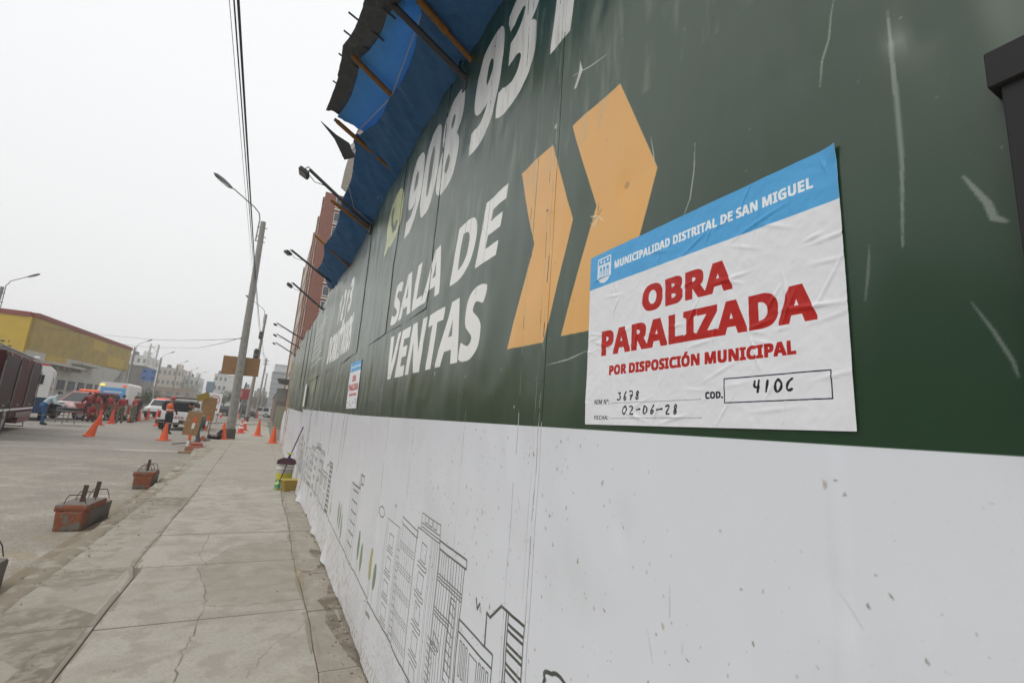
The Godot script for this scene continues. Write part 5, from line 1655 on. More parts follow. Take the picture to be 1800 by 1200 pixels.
# ---------------------------------------------------------------- vehicles (front towards -z of their own axes)
func wheel(t: Node3D, at: Vector3, r: float, w: float) -> void:
	var b := Basis(Vector3.BACK, PI / 2)
	var ty := obj("wheel", MB.new().lathe([Vector2(r * 0.6, -w / 2), Vector2(r * 0.93, -w / 2), Vector2(r, -w * 0.32), Vector2(r, w * 0.32), Vector2(r * 0.93, w / 2), Vector2(r * 0.6, w / 2)], 20, at, b), M.tyre, t)
	obj("rim", MB.new().lathe([Vector2(0.0, -w * 0.36), Vector2(r * 0.25, -w * 0.40), Vector2(r * 0.6, -w * 0.46), Vector2(r * 0.6, w * 0.46), Vector2(r * 0.25, w * 0.40), Vector2(0.0, w * 0.36)], 16, at, b), M.rim, ty)

func side_profile(pts: Array) -> PackedVector2Array:
	var o := PackedVector2Array()
	for p in pts: o.append(Vector2(p[0], p[1]))
	return o

# body: lower shell from a side profile (z, y), cabin as a tapered block with glass set into its four faces
func car(called: String, label: String, cat: String, at: Vector3, turn: float, L: float, W: float, prof: Array, cab: Array, paint: Material, wheel_r: float, axles: Array, group := "") -> Node3D:
	var t := thing(called, label, cat, at, turn, group)
	var lower := MB.new()
	lower.prism(side_profile(prof), Vector3(-W / 2, 0, 0), Vector3.BACK, Vector3.UP, Vector3(W, 0, 0))
	obj("body", lower, paint, t)
	# cab: [y0, y1, z_front_low, z_front_high, z_back_high, z_back_low, inset]
	var y0: float = cab[0]
	var y1: float = cab[1]
	var w0 := W / 2 - 0.03
	var w1: float = W / 2 - cab[6]
	var lo := Rect2(-w0, cab[2], w0 * 2, cab[5] - cab[2])
	var hi := Rect2(-w1, cab[3], w1 * 2, cab[4] - cab[3])
	obj("cabin", MB.new().frustum(lo, y0, hi, y1), paint, t)
	var corner := func(sx: float, v: float, zf: float) -> Vector3:
		# point on the cabin skin: v up, zf 0 at the front edge and 1 at the back edge
		var w := lerpf(w0, w1, v)
		return Vector3(sx * w, lerpf(y0, y1, v), lerpf(lerpf(cab[2], cab[3], v), lerpf(cab[5], cab[4], v), zf))
	for zf in [0.0, 1.0]:
		var off := Vector3(0, 0.006, -0.012 if zf == 0.0 else 0.012)
		var a: Vector3 = corner.call(-0.88, 0.1, zf) + off
		var b: Vector3 = corner.call(0.88, 0.1, zf) + off
		var c: Vector3 = corner.call(0.86, 0.88, zf) + off
		var d: Vector3 = corner.call(-0.86, 0.88, zf) + off
		var g := MB.new()
		if zf == 0.0: g.quad(b, a, d, c)
		else: g.quad(a, b, c, d)
		obj("windscreen" if zf == 0.0 else "rear_window", g, M.car_glass, t)
	for sx in [-1.0, 1.0]:
		for e in [[0.08, 0.46], [0.52, 0.90]]:
			var g := MB.new()
			var o := Vector3(sx * 0.012, 0, 0)
			var a: Vector3 = corner.call(sx, 0.12, e[0]) + o
			var b: Vector3 = corner.call(sx, 0.12, e[1]) + o
			var c: Vector3 = corner.call(sx, 0.86, e[1]) + o
			var d: Vector3 = corner.call(sx, 0.86, e[0]) + o
			if sx < 0: g.quad(a, b, c, d)
			else: g.quad(b, a, d, c)
			obj("side_window", g, M.car_glass, t)
	for z in axles:
		for sx in [-1.0, 1.0]: wheel(t, Vector3(sx * (W / 2 - 0.1), wheel_r, z), wheel_r, 0.22)
	return t

func plate(t: Node3D, at: Vector3, m: Material) -> void:
	obj("number_plate", MB.new().rbox(at, Vector3(0.34, 0.16, 0.02), 0.004), m, t)

func lights(t: Node3D, W: float, y: float, zf: float, zb: float) -> void:
	for sx in [-1.0, 1.0]:
		obj("headlight", MB.new().rbox(Vector3(sx * (W / 2 - 0.2), y, zf), Vector3(0.30, 0.16, 0.08), 0.02), M.lamp_clear, t)
		obj("tail_light", MB.new().rbox(Vector3(sx * (W / 2 - 0.1), y + 0.1, zb), Vector3(0.16, 0.34, 0.08), 0.02), M.tail, t)

func letters(t: Node3D, called: String, s: String, at: Vector3, height: float, width: float, m: Material, b := Basis()) -> void:
	var tm := TextMesh.new()
	tm.font = sans_bold; tm.text = s; tm.font_size = 64; tm.pixel_size = 0.01; tm.depth = 0.02
	var bb := tm.get_aabb()
	var am := ArrayMesh.new()
	am.add_surface_from_arrays(Mesh.PRIMITIVE_TRIANGLES, tm.get_mesh_arrays())
	am.surface_set_material(0, m)
	inst(called, am, t, at, b * Basis.from_scale(Vector3(width / bb.size.x, height / bb.size.y, 1.0)))

func build_vehicles() -> void:
	var yellow_on := glow(lin(0.75, 0.65, 0.05), 0.9)
	var red_on := glow(lin(0.7, 0.05, 0.04), 0.5)
	# white pickup seen from behind
	var pk := car("pickup_truck", "white pickup truck seen from behind, loaded roof rack and red tailgate lettering", "pickup truck", P(-4.1, ROAD, 34.4), -0.06, 5.2, 1.78,
		[[-2.6, 0.42], [-2.6, 0.85], [-1.5, 1.02], [2.55, 1.02], [2.6, 0.45]], [1.0, 1.72, -1.45, -0.85, 0.95, 1.15, 0.16], M.white_paint, 0.38, [-1.7, 1.65])
	obj("tailgate", MB.new().rbox(Vector3(0, 0.78, 2.63), Vector3(1.46, 0.46, 0.05), 0.02), M.white_paint, pk)
	letters(pk, "tailgate_lettering", "CATA", Vector3(0.05, 0.70, 2.66), 0.13, 0.62, mat(lin(0.3, 0.05, 0.05), 0.5))
	obj("badge", MB.new().lathe([Vector2(0.0, 0.0), Vector2(0.055, 0.0), Vector2(0.05, 0.015), Vector2(0, 0.015)], 12, Vector3(0.52, 0.72, 2.66), Basis(Vector3.RIGHT, PI / 2)), M.black, pk)
	obj("bumper", MB.new().rbox(Vector3(0, 0.45, 2.68), Vector3(1.8, 0.2, 0.16), 0.03), M.black_matte, pk)
	obj("bed_cover", MB.new().rbox(Vector3(0, 1.32, 1.85), Vector3(1.6, 0.58, 1.4), 0.12), M.black, pk)
	obj("cover_window", MB.new().box(Vector3(0, 1.36, 2.56), Vector3(1.3, 0.34, 0.012)), M.car_glass, pk)
	lights(pk, 1.78, 0.75, -2.6, 2.6)
	plate(pk, Vector3(0, 0.52, 2.78), M.paper)
	for z in [-0.7, 0.2, 1.0, 2.2]: obj("rack_bar", MB.new().box(Vector3(0, 1.80, z), Vector3(1.5, 0.04, 0.05)), M.black, pk)
	for x in [-0.7, 0.7]: obj("rack_rail", MB.new().tube([Vector3(x, 1.78, -0.8), Vector3(x, 1.82, 2.3)], 0.025, 6), M.black, pk)
	# ambulance from behind
	var am := thing("ambulance", "white ambulance seen from behind with a blue rear panel and yellow light", "ambulance", P(-9.55, ROAD, 44.0), 0.05, "ambulances")
	var aw := 1.78
	obj("box_body", MB.new().prism(PackedVector2Array([Vector2(-aw / 2, 0.4), Vector2(aw / 2, 0.4), Vector2(aw / 2, 1.4), Vector2(aw / 2 - 0.08, 2.42), Vector2(aw / 2 - 0.2, 2.58), Vector2(-aw / 2 + 0.2, 2.58), Vector2(-aw / 2 + 0.08, 2.42), Vector2(-aw / 2, 1.4)]), Vector3(0, 0, -2.6), Vector3.RIGHT, Vector3.UP, Vector3(0, 0, 5.2)), M.white_paint, am)
	obj("bonnet", MB.new().frustum(Rect2(-aw / 2, -3.5, aw, 0.9), 0.4, Rect2(-aw / 2 + 0.1, -3.2, aw - 0.2, 0.6), 1.15), M.white_paint, am)
	obj("rear_panel", MB.new().box(Vector3(0, 1.85, 2.61), Vector3(1.36, 0.72, 0.012)), mat(lin(0.10, 0.36, 0.68), 0.5), am)
	obj("panel_stripe", MB.new().box(Vector3(0, 1.92, 2.622), Vector3(1.0, 0.08, 0.008)), M.white, am)
	obj("panel_stripe", MB.new().box(Vector3(0, 1.76, 2.622), Vector3(0.8, 0.06, 0.008)), M.white, am)
	obj("rear_door_lower", MB.new().box(Vector3(0, 0.95, 2.61), Vector3(1.5, 0.85, 0.012)), mat(lin(0.08, 0.14, 0.24), 0.4), am)
	obj("bumper", MB.new().rbox(Vector3(0, 0.42, 2.7), Vector3(1.75, 0.18, 0.22), 0.03), M.black_matte, am)
	obj("beacon", MB.new().rbox(Vector3(-0.62, 2.36, 2.60), Vector3(0.26, 0.13, 0.10), 0.04), yellow_on, am)
	obj("beacon", MB.new().rbox(Vector3(0.58, 2.36, 2.60), Vector3(0.22, 0.13, 0.10), 0.04), red_on, am)
	for k in 4: obj("side_lamp", MB.new().rbox(Vector3(0.77, 2.44, 2.0 - k * 1.2), Vector3(0.08, 0.08, 0.2), 0.02), M.tail, am)
	obj("side_window", MB.new().box(Vector3(0.865, 1.8, -1.6), Vector3(0.02, 0.55, 1.2)), M.car_glass, am)
	obj("side_stripe", MB.new().box(Vector3(0.893, 1.05, 0.2), Vector3(0.012, 0.22, 4.4)), mat(lin(0.25, 0.32, 0.42), 0.5), am)
	for z in [-2.2, 1.6]:
		for sx in [-1.0, 1.0]: wheel(am, Vector3(sx * 0.78, 0.36, z), 0.36, 0.22)
	# the other ambulance, white above and blue below, behind the fire engine
	var a2 := thing("ambulance", "white and dark blue ambulance standing behind the fire engine", "ambulance", P(-12.0, ROAD, 36.2), 0.26, "ambulances")
	obj("upper_body", MB.new().prism(PackedVector2Array([Vector2(-0.95, 1.25), Vector2(0.95, 1.25), Vector2(0.93, 2.75), Vector2(0.8, 2.95), Vector2(-0.8, 2.95), Vector2(-0.93, 2.75)]), Vector3(0, 0, -2.6), Vector3.RIGHT, Vector3.UP, Vector3(0, 0, 5.0)), M.white_paint, a2)
	obj("lower_body", MB.new().rbox(Vector3(0, 0.82, -0.1), Vector3(1.92, 0.84, 5.0), 0.05), mat(lin(0.02, 0.045, 0.10), 0.35), a2)
	obj("emblem", MB.new().prism(PackedVector2Array([Vector2(-0.3, 0.0), Vector2(-0.1, 0.12), Vector2(0.12, 0.1), Vector2(0.32, 0.02), Vector2(0.1, -0.06), Vector2(-0.1, -0.05)]), Vector3(-0.1, 1.75, 2.402), Vector3.RIGHT, Vector3.UP, Vector3(0, 0, 0.012)), mat(lin(0.35, 0.06, 0.07), 0.5), a2)
	obj("emblem", MB.new().prism(PackedVector2Array([Vector2(-0.3, 0.0), Vector2(-0.1, 0.12), Vector2(0.12, 0.1), Vector2(0.32, 0.02), Vector2(0.1, -0.06), Vector2(-0.1, -0.05)]), Vector3(0.952, 1.75, 1.6), Vector3.FORWARD, Vector3.UP, Vector3(0.01, 0, 0)), mat(lin(0.35, 0.06, 0.07), 0.5), a2)
	for y in [1.65, 2.2]: obj("side_window", MB.new().box(Vector3(0.952, y, 0.1), Vector3(0.012, 0.4, 0.32)), M.car_glass, a2)
	obj("rear_window", MB.new().box(Vector3(0.35, 2.2, 2.41), Vector3(0.6, 0.5, 0.02)), M.car_glass, a2)
	obj("roof_lamp", MB.new().rbox(Vector3(0.4, 3.0, 2.2), Vector3(0.7, 0.12, 0.2), 0.03), M.tail, a2)
	for z in [-1.8, 1.5]:
		for sx in [-1.0, 1.0]: wheel(a2, Vector3(sx * 0.85, 0.40, z), 0.40, 0.24)
	# red emergency car facing us
	var rc := car("red_emergency_car", "dark red emergency car with an orange light bar, facing the cones", "car", P(-10.3, ROAD, 40.6), PI - 0.5, 4.9, 1.8,
		[[-2.3, 0.4], [-2.3, 0.92], [-1.2, 1.06], [2.25, 1.08], [2.3, 0.45]], [1.05, 1.78, -1.25, -0.6, 1.9, 2.15, 0.18], M.red_paint, 0.37, [-1.45, 1.4])
	obj("light_bar", MB.new().rbox(Vector3(0, 1.87, -0.2), Vector3(1.25, 0.14, 0.3), 0.05), glow(lin(0.7, 0.12, 0.04), 0.25), rc)
	obj("bonnet_stripe", MB.new().box(Vector3(0, 1.045, -1.75), Vector3(1.3, 0.012, 0.8), Basis(Vector3.RIGHT, -0.125)), M.white_paint, rc)
	obj("grille", MB.new().rbox(Vector3(0, 0.75, -2.31), Vector3(0.9, 0.22, 0.04), 0.01), M.black, rc)
	obj("bumper", MB.new().rbox(Vector3(0, 0.5, -2.36), Vector3(1.8, 0.18, 0.14), 0.03), M.rim, rc)
	lights(rc, 1.8, 0.78, -2.31, 2.3)
	# white patrol car behind the second ambulance
	var sv := car("patrol_car", "white patrol car with a small red roof light beside the ambulance", "car", P(-8.5, ROAD, 54.5), PI - 0.05, 4.5, 1.8,
		[[-2.25, 0.4], [-2.25, 0.9], [-1.2, 1.05], [2.2, 1.08], [2.25, 0.45]], [1.03, 1.72, -1.2, -0.55, 1.8, 2.1, 0.18], M.white_paint, 0.36, [-1.4, 1.35])
	obj("roof_light", MB.new().rbox(Vector3(0.1, 1.78, -0.2), Vector3(0.9, 0.12, 0.25), 0.04), red_on, sv)
	lights(sv, 1.8, 0.78, -2.26, 2.25)
	obj("bumper", MB.new().rbox(Vector3(0, 0.5, -2.3), Vector3(1.8, 0.2, 0.14), 0.03), M.black_matte, sv)
	# fire engine at the edge of the road
	var ft := thing("fire_engine", "dark red fire engine with shiny locker doors and roof ladder", "fire engine", P(-8.82, ROAD, 22.0), 0.20)
	var fx := 1.1
	var engine_red := mat(lin(0.05, 0.006, 0.007), 0.5, 0.0, 0.25)
	obj("body", MB.new().rbox(Vector3(-0.15, 1.62, -1.3), Vector3(2.5, 2.2, 7.6), 0.04), engine_red, ft)
	var locker := mat(lin(0.026, 0.010, 0.011), 0.45, 0.0, 0.25)
	var silver := mat(lin(0.22, 0.22, 0.225), 0.3, 0.7)
	for k in 3:
		var z := -3.78 + k * 2.52
		obj("locker_door", MB.new().rbox(Vector3(fx + 0.012, 1.72, z), Vector3(0.03, 1.75, 2.36), 0.01), locker if k != 1 else engine_red, ft)
		obj("door_handle", MB.new().rbox(Vector3(fx + 0.04, 1.0, z), Vector3(0.03, 0.04, 0.4), 0.008), silver, ft)
	obj("chrome_strip", MB.new().rbox(Vector3(fx + 0.015, 0.62, -3.3), Vector3(0.04, 0.16, 3.4), 0.01), silver, ft)
	obj("lower_skirt", MB.new().rbox(Vector3(-0.1, 0.42, -3.6), Vector3(2.44, 0.24, 2.8), 0.02), mat(lin(0.10, 0.02, 0.02), 0.4), ft)
	for k in 4: obj("grab_rail", MB.new().tube([Vector3(fx + 0.05, 0.95, -5.0 + k * 2.52), Vector3(fx + 0.05, 2.4, -5.0 + k * 2.52)], 0.018, 6), silver, ft)
	for k in 5: obj("marker_lamp", MB.new().rbox(Vector3(fx + 0.02, 2.62, -4.6 + k * 1.6), Vector3(0.04, 0.07, 0.16), 0.01), M.tail, ft)
	obj("white_stripe", MB.new().box(Vector3(fx + 0.03, 0.85, -1.3), Vector3(0.012, 0.07, 7.4)), M.white, ft)
	obj("end_panel", MB.new().rbox(Vector3(-0.15, 1.6, -5.13), Vector3(2.46, 2.1, 0.05), 0.02), silver, ft)
	for x in [0.25, 0.95]: obj("roof_rail", MB.new().tube([Vector3(x, 2.86, -5.0), Vector3(x, 2.86, 2.4)], 0.03, 8), silver, ft)
	for k in 12: obj("ladder_rung", MB.new().tube([Vector3(0.25, 2.86, -4.7 + k * 0.6), Vector3(0.95, 2.86, -4.7 + k * 0.6)], 0.018, 6), silver, ft)
	obj("roof_lamp", MB.new().rbox(Vector3(0.9, 2.93, -4.9), Vector3(0.2, 0.16, 0.3), 0.05), M.lamp_clear, ft)
	obj("beacon", MB.new().rbox(Vector3(0.6, 2.80, -5.05), Vector3(0.4, 0.14, 0.12), 0.04), M.tail, ft)
	obj("step", MB.new().tube([Vector3(0.9, 0.42, -5.2), Vector3(0.95, 0.06, -5.3), Vector3(0.35, 0.06, -5.3), Vector3(0.3, 0.42, -5.2)], 0.025, 6), M.black, ft)
	for z in [0.45]:
		for sx in [-1.25, 0.98]: wheel(ft, Vector3(sx, 0.54, z), 0.54, 0.3)
	obj("wheel_arch", ring_arch(Vector3(fx + 0.005, 0.54, 0.45), 0.62, 0.09), M.black, ft)
	# traffic farther along
	var dk := mat(lin(0.02, 0.024, 0.02), 0.3)
	var jp := car("dark_jeep", "dark green off-road car parked beyond the grey pole", "car", P(-4.0, ROAD, 88), 1.35, 4.2, 1.85, [[-2.1, 0.5], [-2.1, 1.1], [2.1, 1.1], [2.1, 0.5]], [1.08, 1.95, -0.9, -0.5, 1.9, 2.05, 0.12], dk, 0.42, [-1.35, 1.3], "far traffic")
	lights(jp, 1.85, 0.8, -2.1, 2.1)
	var js := car("dark_car", "black car with its windscreen catching the sky, beside the round sign", "car", P(-6.3, ROAD, 92), 0.3, 4.3, 1.8, [[-2.15, 0.45], [-2.15, 0.85], [-1.1, 1.0], [2.1, 1.0], [2.15, 0.5]], [0.98, 1.6, -1.1, -0.4, 1.5, 1.95, 0.2], dk, 0.36, [-1.35, 1.3], "far traffic")
	lights(js, 1.8, 0.75, -2.15, 2.15)
	var su := car("silver_suv", "silver off-road car with a spare wheel at the end of the pavement", "car", P(-0.6, ROAD, 99), 1.2, 4.2, 1.8, [[-2.1, 0.5], [-2.1, 1.05], [2.1, 1.08], [2.1, 0.5]], [1.05, 1.9, -0.8, -0.35, 1.85, 2.0, 0.14], mat(lin(0.5, 0.5, 0.49), 0.3), 0.42, [-1.35, 1.3], "far traffic")
	lights(su, 1.8, 0.8, -2.1, 2.1)
	var sd := car("white_sedan", "white saloon car beyond the silver off-road car", "car", P(1.2, ROAD, 122), 1.5, 4.4, 1.75, [[-2.2, 0.4], [-2.2, 0.8], [-1.0, 0.92], [1.7, 0.95], [2.2, 0.9], [2.2, 0.45]], [0.9, 1.42, -0.95, -0.25, 1.1, 1.75, 0.22], M.white_paint, 0.33, [-1.35, 1.35], "far traffic")
	lights(sd, 1.75, 0.68, -2.2, 2.2)
	var vn := car("blue_van", "pale blue van far down the street", "van", P(0.9, ROAD, 165), 0.1, 4.8, 1.9, [[-2.4, 0.4], [-2.4, 1.0], [2.4, 1.0], [2.4, 0.4]], [0.98, 2.5, -2.2, -1.7, 2.3, 2.38, 0.1], mat(lin(0.14, 0.28, 0.36), 0.4), 0.36, [-1.5, 1.5], "far traffic")
	lights(vn, 1.9, 0.7, -2.4, 2.4)

func ring_arch(c: Vector3, r: float, w: float) -> MB:
	var pts := []
	for k in 13:
		var a := PI * k / 12.0
		pts.append(c + Vector3(0, sin(a) * r, cos(a) * r))
	return MB.new().tube(pts, w * 0.5, 6)

# ---------------------------------------------------------------- people
# One skin per figure: tapered capsules between joints, joined with a smooth minimum and meshed as surface nets.
func body_field(bones: Array, cell: float, blend: float, mb: MB) -> void:
	var lo := Vector3(1e9, 1e9, 1e9)
	var hi := -lo
	for b in bones:
		var r: float = maxf(b[2], b[3]) + cell * 2.5
		lo = lo.min(b[0] - Vector3(r, r, r)).min(b[1] - Vector3(r, r, r))
		hi = hi.max(b[0] + Vector3(r, r, r)).max(b[1] + Vector3(r, r, r))
	var n := Vector3i(((hi - lo) / cell).ceil()) + Vector3i.ONE
	var nx := n.x
	var nxy := n.x * n.y
	var f := PackedFloat32Array()
	f.resize(nxy * n.z)
	f.fill(1.0)
	var own := PackedInt32Array()
	own.resize(nxy * n.z)
	var near := PackedFloat32Array()
	near.resize(nxy * n.z)
	near.fill(1e9)
	for bi in bones.size():
		var b: Array = bones[bi]
		var a: Vector3 = b[0]
		var e: Vector3 = b[1]
		var ab := e - a
		var l2 := maxf(ab.length_squared(), 1e-8)
		var ra: float = b[2]
		var rb: float = b[3]
		var m := maxf(ra, rb) + maxf(cell * 2.2, blend)
		var i0 := Vector3i(((a.min(e) - Vector3(m, m, m) - lo) / cell).floor()).max(Vector3i.ZERO)
		var i1 := Vector3i(((a.max(e) + Vector3(m, m, m) - lo) / cell).ceil()).min(n - Vector3i.ONE)
		for z in range(i0.z, i1.z + 1):
			for y in range(i0.y, i1.y + 1):
				var at := z * nxy + y * nx
				for x in range(i0.x, i1.x + 1):
					var p := lo + Vector3(x, y, z) * cell
					var t := clampf((p - a).dot(ab) / l2, 0.0, 1.0)
					var d := p.distance_to(a + ab * t) - lerpf(ra, rb, t)
					var q := at + x
					if d < near[q]:
						near[q] = d
						own[q] = bi
					var o := f[q]
					var h := clampf(0.5 + 0.5 * (o - d) / blend, 0.0, 1.0)
					f[q] = lerpf(o, d, h) - blend * h * (1.0 - h)
	var idx := PackedInt32Array()
	idx.resize(nxy * n.z)
	idx.fill(-1)
	var offs := [0, 1, nx, nx + 1, nxy, nxy + 1, nxy + nx, nxy + nx + 1]
	for z in n.z - 1:
		for y in n.y - 1:
			for x in n.x - 1:
				var q := z * nxy + y * nx + x
				var neg := 0
				for k in 8:
					if f[q + offs[k]] < 0.0: neg += 1
				if neg == 0 or neg == 8: continue
				var s := Vector3.ZERO
				var cnt := 0
				for k in 8:
					for ax in 3:
						if k & (1 << ax): continue
						var k2 := k | (1 << ax)
						var fa := f[q + offs[k]]
						var fb := f[q + offs[k2]]
						if (fa < 0.0) != (fb < 0.0):
							var t := fa / (fa - fb)
							var pa := Vector3(k & 1, (k >> 1) & 1, (k >> 2) & 1)
							var pb := Vector3(k2 & 1, (k2 >> 1) & 1, (k2 >> 2) & 1)
							s += pa.lerp(pb, t)
							cnt += 1
				s = s / cnt
				var g := Vector3(f[q + 1] - f[q], f[q + nx] - f[q], f[q + nxy] - f[q]) + Vector3(f[q + nxy + nx + 1] - f[q + nxy + nx], f[q + nxy + nx + 1] - f[q + nxy + 1], f[q + nxy + nx + 1] - f[q + nx + 1])
				mb.col = bones[own[q]][4]
				idx[q] = mb.vert(lo + (Vector3(x, y, z) + s) * cell, g.normalized() if g.length() > 1e-6 else Vector3.UP)
	for z in range(1, n.z - 1):
		for y in range(1, n.y - 1):
			for x in range(1, n.x - 1):
				var q := z * nxy + y * nx + x
				for ax in 3:
					var st: int = [1, nx, nxy][ax]
					var u: int = [nx, nxy, 1][ax]
					var v: int = [nxy, 1, nx][ax]
					var fa := f[q]
					var fb := f[q + st]
					if (fa < 0.0) == (fb < 0.0): continue
					var a := idx[q]
					var b := idx[q - u]
					var c := idx[q - u - v]
					var d := idx[q - v]
					if a < 0 or b < 0 or c < 0 or d < 0: continue
					if fa < 0.0: mb.ix.append_array([a, c, b, a, d, c])
					else: mb.ix.append_array([a, b, c, a, c, d])

# look: colours shirt, trousers, boots, skin, hair; joints override the standing pose (facing +z, their left = +x)
func person(label: String, at: Vector3, turn: float, look: Dictionary, pose := {}) -> Node3D:
	var t := thing("person", label, "person", at, turn, "people at the emergency scene")
	var J := {
		"pelvis": Vector3(0, 0.95, 0), "waist": Vector3(0, 1.08, 0.0), "chest": Vector3(0, 1.28, 0.01), "neck": Vector3(0, 1.47, 0.0), "head": Vector3(0, 1.60, 0.02),
		"sl": Vector3(0.17, 1.41, 0), "el": Vector3(0.24, 1.13, -0.03), "wl": Vector3(0.24, 0.88, 0.06),
		"sr": Vector3(-0.17, 1.41, 0), "er": Vector3(-0.24, 1.13, -0.03), "wr": Vector3(-0.24, 0.88, 0.06),
		"hl": Vector3(0.09, 0.92, 0), "kl": Vector3(0.11, 0.50, 0.03), "al": Vector3(0.12, 0.09, -0.02), "tl": Vector3(0.14, 0.045, 0.14),
		"hr": Vector3(-0.09, 0.92, 0), "kr": Vector3(-0.11, 0.50, 0.03), "ar": Vector3(-0.12, 0.09, -0.02), "tr": Vector3(-0.14, 0.045, 0.14)}
	for k in pose: J[k] = pose[k]
	var up: Vector3 = (J.head - J.neck).normalized()
	var fwd: Vector3 = pose.get("face", Vector3(0, 0, 1))
	fwd = (fwd - up * fwd.dot(up)).normalized()
	var sd := up.cross(fwd)
	var h: Vector3 = J.head + up * 0.02
	var shirt: Color = look.shirt
	var tr: Color = look.trousers
	var bt: Color = look.boots
	var sk: Color = look.skin
	var sleeve: Color = shirt if look.get("long", false) else sk
	var bones := [
		[J.pelvis, J.waist, 0.135, 0.125, tr], [J.waist, J.chest, 0.13, 0.15, shirt], [J.chest, J.neck - up * 0.08, 0.15, 0.09, shirt],
		[J.chest + (J.sl - J.chest) * 0.3, J.sl, 0.11, 0.075, shirt], [J.chest + (J.sr - J.chest) * 0.3, J.sr, 0.11, 0.075, shirt],
		[J.neck - up * 0.03, J.head - up * 0.03, 0.055, 0.055, sk],
		[J.sl, J.sl.lerp(J.el, 0.6), 0.066, 0.058, shirt], [J.sl.lerp(J.el, 0.6), J.el, 0.054, 0.047, sleeve], [J.el, J.wl, 0.046, 0.033, sleeve],
		[J.sr, J.sr.lerp(J.er, 0.6), 0.066, 0.058, shirt], [J.sr.lerp(J.er, 0.6), J.er, 0.054, 0.047, sleeve], [J.er, J.wr, 0.046, 0.033, sleeve],
		[J.hl, J.kl, 0.098, 0.068, tr], [J.kl, J.al, 0.066, 0.05, tr], [J.al, J.tl, 0.052, 0.042, bt],
		[J.hr, J.kr, 0.098, 0.068, tr], [J.kr, J.ar, 0.066, 0.05, tr], [J.ar, J.tr, 0.052, 0.042, bt],
		# head: skull, jaw, nose, ears
		[h + up * 0.03 - fwd * 0.015, h + up * 0.035 + fwd * 0.015, 0.082, 0.08, sk], [h - up * 0.03 + fwd * 0.02, h - up * 0.065 + fwd * 0.045, 0.06, 0.04, sk],
		[h + up * 0.01 + fwd * 0.088, h - up * 0.018 + fwd * 0.104, 0.009, 0.014, sk],
		[h + sd * 0.083 + up * 0.015, h + sd * 0.087 - up * 0.015, 0.012, 0.01, sk], [h - sd * 0.083 + up * 0.015, h - sd * 0.087 - up * 0.015, 0.012, 0.01, sk]]
	var mb := MB.new()
	body_field(bones, 0.024, 0.035, mb)
	# hands: palm, four fingers of different lengths, thumb from the side of the palm
	for s in ["l", "r"]:
		var w: Vector3 = J["w" + s]
		var dir: Vector3 = (w - J["e" + s]).normalized()
		var side := dir.cross(fwd if absf(dir.dot(fwd)) < 0.9 else up).normalized()
		var palm := side.cross(dir).normalized()
		var hb := [[w - dir * 0.02, w + dir * 0.03, 0.03, 0.03, sk], [w + dir * 0.04 + palm * 0.022, w + dir * 0.075 + palm * 0.024, 0.02, 0.018, sk], [w + dir * 0.04 - palm * 0.022, w + dir * 0.075 - palm * 0.024, 0.02, 0.018, sk]]
		for k in 4:
			var o := palm * (0.033 - k * 0.022)
			var ln: float = [0.035, 0.042, 0.039, 0.03][k]
			var b0 := w + dir * 0.085 + o
			var b1 := b0 + dir * ln + side * 0.008
			hb.append([b0 - dir * 0.02, b1, 0.0095, 0.009, sk])
			hb.append([b1, b1 + dir * ln * 0.7 + side * 0.025, 0.009, 0.008, sk])
		hb.append([w + dir * 0.03 + palm * 0.03, w + dir * 0.07 + palm * 0.055 + side * 0.012, 0.012, 0.010, sk])
		hb.append([w + dir * 0.07 + palm * 0.055 + side * 0.012, w + dir * 0.098 + palm * 0.058 + side * 0.02, 0.010, 0.009, sk])
		body_field(hb, 0.009, 0.008, mb)
	var sm := mat(Color.WHITE, 0.8)
	sm.vertex_color_use_as_albedo = true
	obj("body", mb, sm, t)
	# eyes and mouth
	var fb := Basis(sd, up, fwd)
	var ey := MB.new()
	for x in [-0.031, 0.031]: ey.rbox(h + fb * Vector3(x, 0.022, 0.083), Vector3(0.024, 0.011, 0.012), 0.003, fb)
	ey.rbox(h + fb * Vector3(0, -0.055, 0.084), Vector3(0.045, 0.008, 0.012), 0.002, fb)
	obj("face_features", ey, mat(lin(0.05, 0.03, 0.025), 0.7), t)
	if look.has("helmet"):
		obj("helmet", MB.new().lathe([Vector2(0.115, 0.0), Vector2(0.118, 0.05), Vector2(0.10, 0.10), Vector2(0.06, 0.135), Vector2(0.0, 0.145)], 16, h + up * 0.045, fb), mat(look.helmet.linear_to_srgb(), 0.35), t)
		obj("helmet_brim", MB.new().rbox(h + fb * Vector3(0, 0.05, 0.1), Vector3(0.17, 0.014, 0.09), 0.006, fb), mat(look.helmet.linear_to_srgb(), 0.35), t)
	else:
		var hr := MB.new()
		hr.sheet(16, 8, func(u, v):
			var a: float = u * TAU
			var e: float = lerpf(-0.45, PI / 2, v)
			if cos(a) > 0.35: e = lerpf(0.42, PI / 2, v)
			return [h + fb * (Vector3(sin(a) * cos(e), sin(e), cos(a) * cos(e)) * Vector3(0.094, 0.1, 0.106) + Vector3(0, 0.03, -0.008)), Vector2(u, v)])
		obj("hair", hr, mat(look.hair.linear_to_srgb(), 0.9), t)
